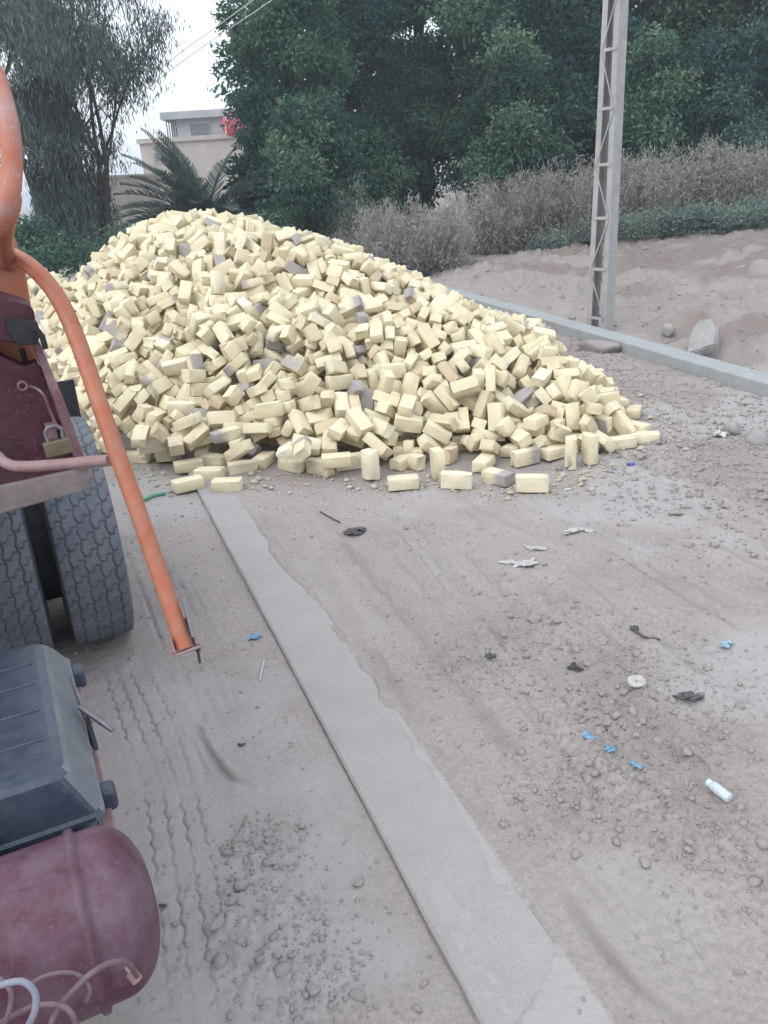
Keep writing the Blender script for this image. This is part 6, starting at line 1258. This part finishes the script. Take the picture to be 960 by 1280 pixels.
# battery box -------------------------------------------------------------------
def loft(rings, mb, cap=True):
    n = len(rings[0]); vs = [p for r in rings for p in r]
    fs = [(i * n + k, i * n + (k + 1) % n, (i + 1) * n + (k + 1) % n, (i + 1) * n + k) for i in range(len(rings) - 1) for k in range(n)]
    if cap: fs += [tuple(range(n))[::-1], tuple(range((len(rings) - 1) * n, len(rings) * n))]
    mb.add(vs, fs, True)
def rrect(l0, l1, a0, a1, z, r=.03, n=6):
    out = []
    for cx_, cy_, st in ((l1 - r, a1 - r, 0), (l0 + r, a1 - r, 90), (l0 + r, a0 + r, 180), (l1 - r, a0 + r, 270)):
        for k in range(n): a = math.radians(st + 90 * k / (n - 1)); out.append(tl(cx_ + r * math.cos(a), cy_ + r * math.sin(a), z))
    return out
bxm = MB()
loft([rrect(-.62, .0, 1.44, 2.14, .725, .03), rrect(-.62, .0, 1.44, 2.14, .735, .03), rrect(-.612, -.006, 1.446, 2.134, .742, .03), rrect(-.585, -.030, 1.455, 2.10, .80, .035), rrect(-.57, -.045, 1.462, 2.065, .835, .04),
      rrect(-.56, -.055, 1.475, 2.05, .845, .035), rrect(-.54, -.075, 1.495, 2.03, .849, .03), rrect(-.50, -.12, 1.53, 1.99, .8495, .03)], bxm)
box = empty('battery_box', (0, 0, 0)); box.parent = truck
lid = bxm.build('box_lid', [M_BOXP, M_BOXS], box)
for p in lid.data.polygons:
    p.use_smooth = False
    if p.normal.z < .85 and p.normal.x > .45: p.material_index = 1
mb = MB()
for al in (1.60, 1.72, 1.84, 1.94): mb.tube([tl(-.53, al, .8495), tl(-.085, al, .8495)], .005, 6)
mb.build('lid_rib', M_BOXP, box)
mb = MB(); loft([rrect(-.60, -.018, 1.47, 2.11, .50, .03), rrect(-.60, -.018, 1.47, 2.11, .722, .03)], mb); mb.build('box_case', M_BOXP, box)
for (a0, a1, z) in ((2.06, 2.12, .705), (1.53, 1.58, .70)):
    mb = MB(); mb.box(tl(-.01, a0, z - .04), tl(.030, a1, z + .015), bev=.012, seg=3); mb.build('case_lug', M_BOXP, box)
mb = MB(); mb.box(tl(-.015, 1.46, .655), tl(.012, 2.12, .675), bev=.003); mb.build('case_rim', M_PINK, box)
mb = MB(); mb.prism([tl(-.012, 1.90, .80), tl(.003, 1.82, .765), tl(.012, 1.78, .73), tl(-.002, 1.78, .75)], (.006, 0, .006), .001)
mb.tube([tl(-.004, 1.80, .775), tl(.035, 1.75, .752), tl(.055, 1.72, .735)], [.006, .009, .005], 8); mb.build('lid_clip', M_STEEL, box)
mb = MB(); mb.prism([tl(.002, 1.80, .757), tl(.006, 1.70, .735), tl(.006, 1.68, .722), tl(.0, 1.72, .722)], (.01, 0, .002), .001); mb.build('clip_strap', M_BLK, box)
mb = MB(); mb.box(tl(-.6, 1.5, .44), tl(-.05, 2.08, .497), bev=.004); mb.build('box_tray', M_CHAS, truck)

# red air tank -------------------------------------------------------------------
def air_tank():
    a0, c0, R, e = 1.27, .655, .160, -.035; n = 48; prof = []
    for t in np.linspace(0, 1, 10): prof.append((e - 1.0 - .075 * math.cos(t * math.pi / 2), R * math.sin(t * math.pi / 2) * .985))
    prof += [(e - .98, R), (e - .5, R), (e - .05, R), (e - .046, R + .007), (e - .034, R + .007), (e - .030, R - .004), (e - .02, R - .004)]
    for t in np.linspace(0, 1, 14): prof.append((e + .085 * math.sin(t * math.pi / 2), (R - .004) * max(.001, math.cos(t * math.pi / 2)) ** .8))
    vs = [tl(l, a0 + r * math.cos(2 * math.pi * k / n), c0 + r * math.sin(2 * math.pi * k / n)) for l, r in prof for k in range(n)]
    fs = [(i * n + k, i * n + (k + 1) % n, (i + 1) * n + (k + 1) % n, (i + 1) * n + k) for i in range(len(prof) - 1) for k in range(n)]
    t_ = empty('air_tank', (0, 0, 0)); t_.parent = truck
    mb = MB(); mb.add(vs, fs, True); mb.build('tank_shell', M_TANKP, t_)
    for l in (-.28, -.8):
        mb = MB(); vs = []; fs = []
        for k in range(n):
            for (dl, dr) in ((-.02, .001), (-.02, .006), (.02, .006), (.02, .001)): vs.append(tl(l + dl, a0 + (R + dr) * math.cos(2 * math.pi * k / n), c0 + (R + dr) * math.sin(2 * math.pi * k / n)))
        for k in range(n):
            for q in range(4): fs.append((k * 4 + q, ((k + 1) % n) * 4 + q, ((k + 1) % n) * 4 + (q + 1) % 4, k * 4 + (q + 1) % 4))
        mb.add(vs, fs, True)
        if l < -.5: mb.build('tank_strap', M_CHAS, t_)
    mb = MB(); mb.tube([pt(164, 1215, 1.30), pt(172, 1226, 1.30)], .010, 6); mb.tube([pt(160, 1208, 1.31), pt(166, 1217, 1.30)], .006, 8); mb.build('air_fitting', M_PINK, t_)
    mb = MB(); mb.box(tl(-.30, a0 + .08, .74), tl(-.24, 1.45, .82), bev=.004); mb.build('tank_bracket', M_CHAS, t_)
air_tank()
for mat, path, rr in ((M_HOSE, [(172, 1222, 1.30), (160, 1205, 1.26), (140, 1203, 1.23), (115, 1216, 1.20), (92, 1238, 1.18), (72, 1262, 1.16), (55, 1300, 1.15)], .0045),
                      (M_HOSE, [(-20, 1290, 1.16), (20, 1268, 1.15), (45, 1257, 1.15), (75, 1257, 1.15), (92, 1272, 1.15), (96, 1310, 1.16)], .0042),
                      (M_HOSEB, [(-20, 1240, 1.10), (5, 1230, 1.10), (28, 1227, 1.10), (43, 1240, 1.10), (44, 1262, 1.10), (32, 1290, 1.10), (22, 1320, 1.1)], .0048),
                      (M_HOSE, [(38, 1230, 1.19), (60, 1219, 1.19), (85, 1216, 1.20), (103, 1222, 1.2), (112, 1238, 1.2), (108, 1252, 1.2)], .0036),
                      (M_HOSE, [(-20, 1212, 1.16), (5, 1228, 1.14), (14, 1250, 1.13), (0, 1300, 1.13)], .0038)):
    mb = MB(); mb.tube(smooth_path([pt(*q) for q in path], 7), rr, 10); mb.build('air_hose', mat, truck)


# ================================================================== STONES, LITTER
LR = random.Random(4)
def icos(seed, sub, sq=(1, 1, .7), rough=.22, facets=4):
    rs = np.random.RandomState(seed); bm = bmesh.new(); bmesh.ops.create_icosphere(bm, subdivisions=sub, radius=1)
    V = np.array([v.co[:] for v in bm.verts]); F = np.array([[v.index for v in f.verts] for f in bm.faces]); bm.free()
    w = rs.normal(size=(5, 3)) * 1.9; p = rs.uniform(0, 6, 5); k = 1 + rough * np.sin(V @ w.T + p).sum(1) / 2.2 + rs.normal(0, rough * .16, len(V))
    for _ in range(facets):                               # flat facets
        n = rdir(1, rs)[0]; d = V @ n; lim = rs.uniform(.45, .8); k = np.where(d * k > lim, lim / np.maximum(d, .01), k)
    return V * k[:, None] * np.array(sq), F
# gravel and clods
pv_ = [icos(s, 1, (1, 1, .75), .45, 6) for s in range(14)]
def scatter(name, pts, sizes, label, seed):
    rs = np.random.RandomState(seed); VS = []; FS = []; k = 0
    X = np.array([p[0] for p in pts]); Y = np.array([p[1] for p in pts]); Z = hground(X, Y)
    for x, y, z, s in zip(X, Y, Z, sizes):
        V, F = pv_[rs.randint(14)]; a = rs.uniform(0, 6.28); c, sn_ = math.cos(a), math.sin(a)
        W = V * s * np.array([rs.uniform(.7, 1.3), rs.uniform(.7, 1.1), rs.uniform(.7, 1.1)]); W = np.stack([W[:, 0] * c - W[:, 1] * sn_, W[:, 0] * sn_ + W[:, 1] * c, W[:, 2]], -1)
        VS.append(W + np.array([x, y, z + s * .1])); FS.append(F + k); k += len(V)
    o = link(name, np_mesh(name, np.vstack(VS), np.vstack(FS)), M_STONE); tag(o, label, 'gravel', kind='stuff')
pts = []; sz = []; rs = np.random.RandomState(12)
for (pc, r), (c, rw) in zip(ROUGH, ROUGHW):
    dens = 420 if np.hypot(*c) < 3 else 230
    n = int(dens * rw ** 2 * 12 + 220)
    if rw > .5: n = int(n * .6)
    q = c + rs.normal(0, rw * .62, (n, 2)); pts += list(q); sz += list(np.clip(rs.lognormal(math.log(.0042 if np.hypot(*c) < 4 else .0080), .68, n), .002, .035))
n = 6500; q = np.stack([rs.uniform(-2.2, 4.5, n), rs.uniform(.9, 8, n)], -1); pts += list(q); sz += list(np.clip(rs.lognormal(math.log(.0038), .5, n) * (1 + .12 * q[:, 1]), .002, .03))
n = 600; t = rs.uniform(-3, 9, n); q = kP0 + np.outer(t, kd) - np.outer(rs.exponential(.35, n) + .03, kn); pts += list(q); sz += list(np.clip(rs.lognormal(math.log(.013), .6, n), .005, .06))
n = 2600; t = rs.uniform(-8, 16, n); q = kP0 + np.outer(t, kd) + np.outer(rs.uniform(KW + .05, 9, n), kn); pts += list(q); sz += list(np.clip(rs.lognormal(math.log(.020), .65, n), .006, .10))
keep = []
for i, p in enumerate(pts):
    s_ = (p[0] - sA[0]) * sn[0] + (p[1] - sA[1]) * sn[1]
    k_ = (p[0] - kP0[0]) * kn[0] + (p[1] - kP0[1]) * kn[1]
    if (-.01 < s_ < SW + .01 and rs.rand() < .9) or (-.02 < k_ < KW + .02): continue
    keep.append(i)
scatter('gravel', [pts[i] for i in keep], [sz[i] for i in keep], 'loose pebbles and dry clods scattered over the dirt road', 3)

def stone(px, py, s, sq, label, seed, rz=None, tilt=0, mat=None):
    p = gp(px, py); z = hz(p[0], p[1]); V, F = icos(seed, 3, sq, .16); V = V * s
    o = link('stone', np_mesh('stone', V, F), mat or M_STONE); o.location = (p[0], p[1], z + s * sq[2] * .45); o.rotation_euler = (tilt, 0, rz if rz is not None else LR.uniform(0, 6)); tag(o, label, 'stone', 'larger stones on the dirt'); return o
M_ST2 = simple('grey_stone', (.31, .305, .30), (.38, .355, .345), .5, 14, .9, 0, .3, bd=.006)
for px, py, s, sq, lab, sd_ in [
    (668, 780, .035, (1, .8, .75), 'angular stone, left one of the pair at the head of the rubble patch', 1), (683, 784, .027, (1, .9, .8), 'small stone, right one of the pair at the head of the rubble patch', 2),
    (275, 1158, .026, (.7, 1.1, .6), 'flat pale stone beside the wavy tyre tracks', 3), (289, 1130, .018, (1, 1, .6), 'small stone just above the flat pale stone', 4), (392, 1237, .018, (1, 1, .7), 'pale angular pebble at the bottom beside the clods', 6),
    (752, 440, .17, (1.5, .8, .6), 'long lumpy clod lying against the kerb left of the pole foot line', 7), (742, 500, .06, (1, .8, .7), 'dark stone on the rubble right of the lone small brick', 8), (915, 541, .085, (1.1, .85, .75), 'left one of the rounded cobbles near the right edge', 9),
    (944, 551, .10, (1.25, .9, .7), 'larger rounded cobble at the right edge', 10), (898, 532, .05, (1, .8, .6), 'small cobble left of the rounded cobbles', 11), (846, 645, .045, (1.1, .8, .5), 'stone on the road edge below the rubble', 12), (800, 573, .04, (1, .9, .6), 'stone just right of the heap tip', 13),
    (833, 423, .12, (1, .7, .8), 'pale block standing beside the brown pit beyond the kerb', 14), (715, 376, .06, (1.2, .8, .6), 'pale stone beyond the kerb left of the pole', 15), (810, 360, .05, (1, .8, .6), 'small pale stone on the bank right of the pole', 16), (852, 382, .08, (1.3, .8, .4), 'flat pale stone on the bank above the slab', 17),
    (888, 308, .14, (.8, .7, 1.1), 'pale stone standing at the edge of the green weeds', 18), (951, 285, .2, (1.6, .8, .5), 'white lump in the weeds at the right edge', 19), (806, 1075, .02, (1.2, .8, .5), 'flat stone in the gravel below the white bottle', 20), (925, 1008, .02, (1, .8, .7), 'small stone just below the white bottle', 21),
    (790, 890, .022, (1, .8, .7), 'stone in the middle of the rubble patch', 22), (760, 905, .02, (1, .8, .7), 'stone above the torn blue plastic', 23), (858, 940, .022, (1.1, .8, .6), 'stone beside the long curved twig', 24), (700, 1000, .016, (1, .8, .7), 'small stone left of the gravel below the blue plastic', 25)]:
    stone(px, py, s, sq, lab, sd_, mat=M_ST2 if sd_ in (9, 10, 11, 14, 18, 19) else None)
# leaning slab
def slab():
    p = gp(880, 438); z = hz(p[0], p[1]); rd = random.Random(2); bm = bmesh.new()
    out = [(-.17, -.26), (.13, -.22), (.17, .02), (.11, .24), (-.03, .28), (-.13, .10)]
    vs = [bm.verts.new((a, b, 0)) for a, b in out]; f = bm.faces.new(vs); r = bmesh.ops.extrude_face_region(bm, geom=[f]); bmesh.ops.translate(bm, verts=[g for g in r['geom'] if isinstance(g, bmesh.types.BMVert)], vec=(0, 0, .11))
    bmesh.ops.recalc_face_normals(bm, faces=bm.faces[:]); bmesh.ops.bevel(bm, geom=bm.edges[:], offset=.015, segments=2, affect='EDGES')
    bmesh.ops.subdivide_edges(bm, edges=[e for e in bm.edges if e.calc_length() > .08], cuts=4, use_grid_fill=True)
    for v in bm.verts: v.co += v.normal * rd.uniform(-.008, .008)
    mb = MB(); mb.frombm(bm); o = mb.build('concrete_slab', M_ST2); o.location = (p[0], p[1], z + .10); o.rotation_euler = (math.radians(30), math.radians(-18), -.5); tag(o, 'broken grey slab leaning out of the brown pit beyond the kerb', 'slab')
slab()

# litter --------------------------------------------------------------------------
def pmat(name, c, rough=.45): return simple(name, c, (.40, .36, .35), .35, 60, rough, 0, .05)
M_BLUEP = pmat('blue_film', (.16, .36, .54)); M_DARKP = pmat('dark_film', (.035, .035, .06)); M_WHITEP = pmat('white_film', (.62, .62, .62)); M_PAPER = pmat('dusty_paper', (.52, .50, .49), .9)
M_GREENP = pmat('green_plastic', (.06, .33, .20)); M_TWIG = simple('twig', (.27, .22, .19), (.38, .33, .3), .5, 30, .9)
def scrap(px, py, w, h, mat, label, seed, cat='plastic scrap', name='plastic_scrap', group='plastic scraps on the road', crump=.35, shards=3):
    rd = random.Random(seed); p = gp(px, py); p[2] = hz(p[0], p[1]); mb = MB()
    for s in range(shards):
        n, m = 9, 5; L = w * rd.uniform(.45, .8); B = h * rd.uniform(.35, .7); a = rd.uniform(-.7, .7); ox = rd.uniform(-.5, .5) * w * .6 * (s > 0); oy = rd.uniform(-.5, .5) * h * .6 * (s > 0)
        ph = [rd.uniform(0, 6) for _ in range(4)]; vs = []
        for i in range(n):
            for j in range(m):
                u = i / (n - 1) - .5; v = j / (m - 1) - .5; tw_ = (1 - .9 * abs(u) ** 1.4 * 1.6)
                x = u * L; y = v * B * tw_ + .12 * L * math.sin(u * 5 + ph[0]); z = .003 + crump * h * (.5 + .5 * math.sin(u * 9 + ph[1]) * math.cos(v * 8 + ph[2])) * (1 - 1.2 * abs(u)) + .002 * s
                vs.append((ox + x * math.cos(a) - y * math.sin(a) + rd.uniform(-1, 1) * .06 * h, oy + x * math.sin(a) + y * math.cos(a) + rd.uniform(-1, 1) * .06 * h, max(z, .002)))
        mb.add(vs, [(i * m + j, (i + 1) * m + j, (i + 1) * m + j + 1, i * m + j + 1) for i in range(n - 1) for j in range(m - 1)], True)
    o = mb.build(name, mat); o.location = tuple(p); md = o.modifiers.new('t', 'SOLIDIFY'); md.thickness = .0012; tag(o, label, cat, group); return o
scrap(316, 796, .085, .05, M_BLUEP, 'small bright blue plastic scrap left of the concrete strip', 1)
scrap(736, 918, .065, .045, M_BLUEP, 'leftmost torn blue plastic scrap on the rubble', 2); scrap(764, 933, .06, .045, M_BLUEP, 'middle torn blue plastic scrap on the rubble', 3); scrap(798, 955, .07, .035, M_BLUEP, 'lower right torn blue plastic scrap on the rubble', 4)
scrap(907, 804, .085, .06, pmat('pale_blue_film', (.30, .45, .55)), 'faded pale blue plastic scrap near the right edge', 5)
scrap(446, 665, .13, .08, M_DARKP, 'crumpled dark plastic bag on the road in front of the heap', 6, 'plastic bag', 'plastic_bag', shards=5, crump=.3)
scrap(613, 824, .06, .045, M_DARKP, 'dark blue crumpled scrap left of the rubble patch', 7); scrap(793, 789, .07, .055, M_DARKP, 'dark blue scrap at the left end of the dry stalk', 8)
scrap(300, 930, .04, .022, M_DARKP, 'small dark scrap in the left wheel track', 9, shards=2); scrap(205, 1132, .026, .022, M_DARKP, 'tiny dark scrap beside the red air tank', 10, shards=2)
scrap(716, 666, .20, .09, M_PAPER, 'crumpled dusty paper on the road right of the heap foot', 11, 'paper', 'paper_scrap', crump=.25); scrap(672, 689, .17, .05, M_PAPER, 'torn dusty paper strip below the crumpled one', 12, 'paper', 'paper_scrap', crump=.2)
scrap(650, 708, .17, .10, M_PAPER, 'large flattened dusty sheet above the rubble patch', 13, 'paper', 'paper_scrap', crump=.1, shards=4)
scrap(710, 611, .10, .05, M_WHITEP, 'small white flake near the foremost brick', 14, 'paper', 'paper_scrap', crump=.1, shards=1); scrap(700, 552 + 30, .05, .03, M_WHITEP, 'white crumb beside the upright bricks', 15, 'paper', 'paper_scrap', shards=1)
scrap(899, 545, .12, .13, M_WHITEP, 'white torn plastic among the cobbles at the right', 16); scrap(868, 870, .13, .04, simple('rope', (.10, .10, .11), (.2, .2, .2), .4, 30, .9), 'dark frayed rope remnant at the right end of the rubble patch', 17, 'rope', 'rope_piece', crump=.35, shards=5)
scrap(717, 838, .09, .06, simple('black_strap', (.06, .06, .065), (.2, .2, .2), .4, 30, .9), 'dark curled strap at the left side of the rubble patch', 18, 'strap', 'strap_piece', crump=.5, shards=2)
def cigpack():
    p = gp(788, 592); p[2] = hz(p[0], p[1]); r = empty('cigarette_pack', p, .2); tag(r, 'small white and blue packet on the ground at the heap tip', 'packet')
    mb = MB(); mb.box((-.028, -.012, 0), (.028, .012, .048), bev=.002); mb.build('packet_body', M_WHITEP, r); mb = MB(); mb.box((-.029, -.013, .049), (.029, .013, .068), bev=.002); mb.build('packet_top', pmat('blue_card', (.06, .10, .4)), r)
cigpack()
def bottle():
    p = gp(897, 992); p[2] = hz(p[0], p[1]); r = empty('bottle', p, math.radians(-52)); tag(r, 'small white plastic bottle lying on the gravel at the lower right', 'bottle')
    prof = [(-.036, 0), (-.036, .010), (-.034, .013), (.012, .0135), (.018, .0125), (.021, .008)]; n = 20; mb = MB()
    vs = [(a, q * math.cos(2 * math.pi * k / n), .013 + q * math.sin(2 * math.pi * k / n)) for a, q in prof for k in range(n)]
    mb.add(vs, [(i * n + k, i * n + (k + 1) % n, (i + 1) * n + (k + 1) % n, (i + 1) * n + k) for i in range(len(prof) - 1) for k in range(n)], True); mb.build('bottle_body', simple('white_bottle', (.55, .61, .68), (.6, .6, .6), .2, 40, .3, 0, 0), r)
    mb = MB(); mb.tube([(.021, 0, .013), (.033, 0, .013)], .0095, 16); mb.build('cap', simple('bottle_cap', (.55, .68, .80), rough=.4, bump=0), r)
    r.scale = (1.3, 1.3, 1.3); r.rotation_euler = (0, 0, math.radians(115))
bottle()
def stick(px, rad, mat, label, name='twig', cat='twig', lift=.004):
    pp = []
    for a, b in px: q = gp(a, b); q[2] = hz(q[0], q[1]) + lift + rad; pp.append(q)
    mb = MB(); mb.tube(smooth_path(pp, 4), rad, 6); o = mb.build(name, mat); tag(o, label, cat)
stick([(180, 628), (192, 622), (207, 618)], .012, M_GREENP, 'bright green plastic tube end beside the orange rail', 'plastic_tube', 'plastic tube')
stick([(325, 850), (327, 838), (330, 825)], .003, pmat('white_cord', (.66, .63, .6)), 'short white cord left of the concrete strip', 'cord', 'cord')
stick([(282, 1068), (295, 1046), (309, 1020)], .0022, M_TWIG, 'straight pale twig above the clods at the lower left'); stick([(822, 908), (838, 928), (846, 952)], .003, M_TWIG, 'long curved twig in the rubble above the white bottle')
stick([(612, 788), (622, 800), (633, 818)], .003, M_TWIG, 'thin bent twig just above the dark blue scrap'); stick([(866, 940), (880, 952), (888, 962)], .0025, M_TWIG, 'short twig right of the long curved one')
stick([(793, 792), (806, 802), (824, 800)], .006, simple('dry_stalk', (.12, .10, .09), rough=.9), 'dark dry stalk beside the dark blue scrap', 'stalk', 'stalk'); stick([(400, 640), (412, 646), (425, 652)], .004, simple('dark_stick', (.06, .05, .05), rough=.9), 'short dark stick above the crumpled dark bag', 'stick', 'stick')
def lidd():
    p = gp(795, 862); p[2] = hz(p[0], p[1]) + .008; mb = MB(); n = 22; vs = []; prof = [(.0, .004), (.022, .004), (.027, .007), (.032, .004), (.034, -.002)]
    for r_, z in prof:
        for k in range(n): a = 2 * math.pi * k / n; vs.append((r_ * math.cos(a) * 1.15, r_ * math.sin(a) * .95, z + .003 * math.sin(3 * a)))
    mb.add(vs, [(i * n + k, i * n + (k + 1) % n, (i + 1) * n + (k + 1) % n, (i + 1) * n + k) for i in range(4) for k in range(n)], True); o = mb.build('flattened_lid', M_PAPER); md = o.modifiers.new('t', 'SOLIDIFY'); md.thickness = .002
    o.location = tuple(p); o.rotation_euler = (.2, .1, .3); tag(o, 'flattened round dusty lid on the rubble patch', 'lid')
lidd()

# crumbs, chips and yellow dust clods at the foot of the heap
crs = np.random.RandomState(55); VS = []; FS = []; k = 0
toe_px = [(150, 588), (215, 600), (300, 600), (400, 600), (500, 604), (600, 610), (700, 600), (760, 580), (820, 556), (800, 500), (740, 460)]
for q in range(1500):
    t = crs.uniform(0, len(toe_px) - 1.01); i = int(t); f_ = t - i; a_ = toe_px[i]; b_ = toe_px[i + 1]
    p = gp(a_[0] * (1 - f_) + b_[0] * f_, a_[1] * (1 - f_) + b_[1] * f_); p = p + crs.normal(0, .14, 3) * np.array([1, 1, 0]); s_ = float(np.clip(crs.lognormal(math.log(.0075), .7), .002, .035))
    V, F = pv_[crs.randint(14)]; VS.append(V * s_ * np.array([1.2, .9, .8]) + np.array([p[0], p[1], hz(p[0], p[1]) + s_ * .3])); FS.append(F + k); k += len(V)
nv = sum(len(v) for v in VS)
o = link('brick_crumbs', np_mesh('brick_crumbs', np.vstack(VS), np.vstack(FS), {'tint': np.zeros(nv)}), simple('brick_chip', (.52, .47, .36), (.40, .36, .32), .7, 30, .95, 0, .3)); tag(o, 'cream brick chips and crumbs along the foot of the heap', 'crumbs', kind='stuff')


# ================================================================== HAZE
hm_ = NT('haze_air'); hm_.n.remove(hm_.b)
pv2 = hm_.n.new('ShaderNodeVolumePrincipled'); pv2.inputs['Color'].default_value = (.86, .92, 1.0, 1); pv2.inputs['Density'].default_value = .0023
pv2.inputs['Anisotropy'].default_value = .2
hm_.l.new(pv2.outputs[0], hm_.n['Material Output'].inputs['Volume'])
mb = MB(); mb.box((-640, -40, -2.2), (640, 1240, 16.5)); hz_o = mb.build('haze', hm_.m); tag(hz_o, kind='stuff')
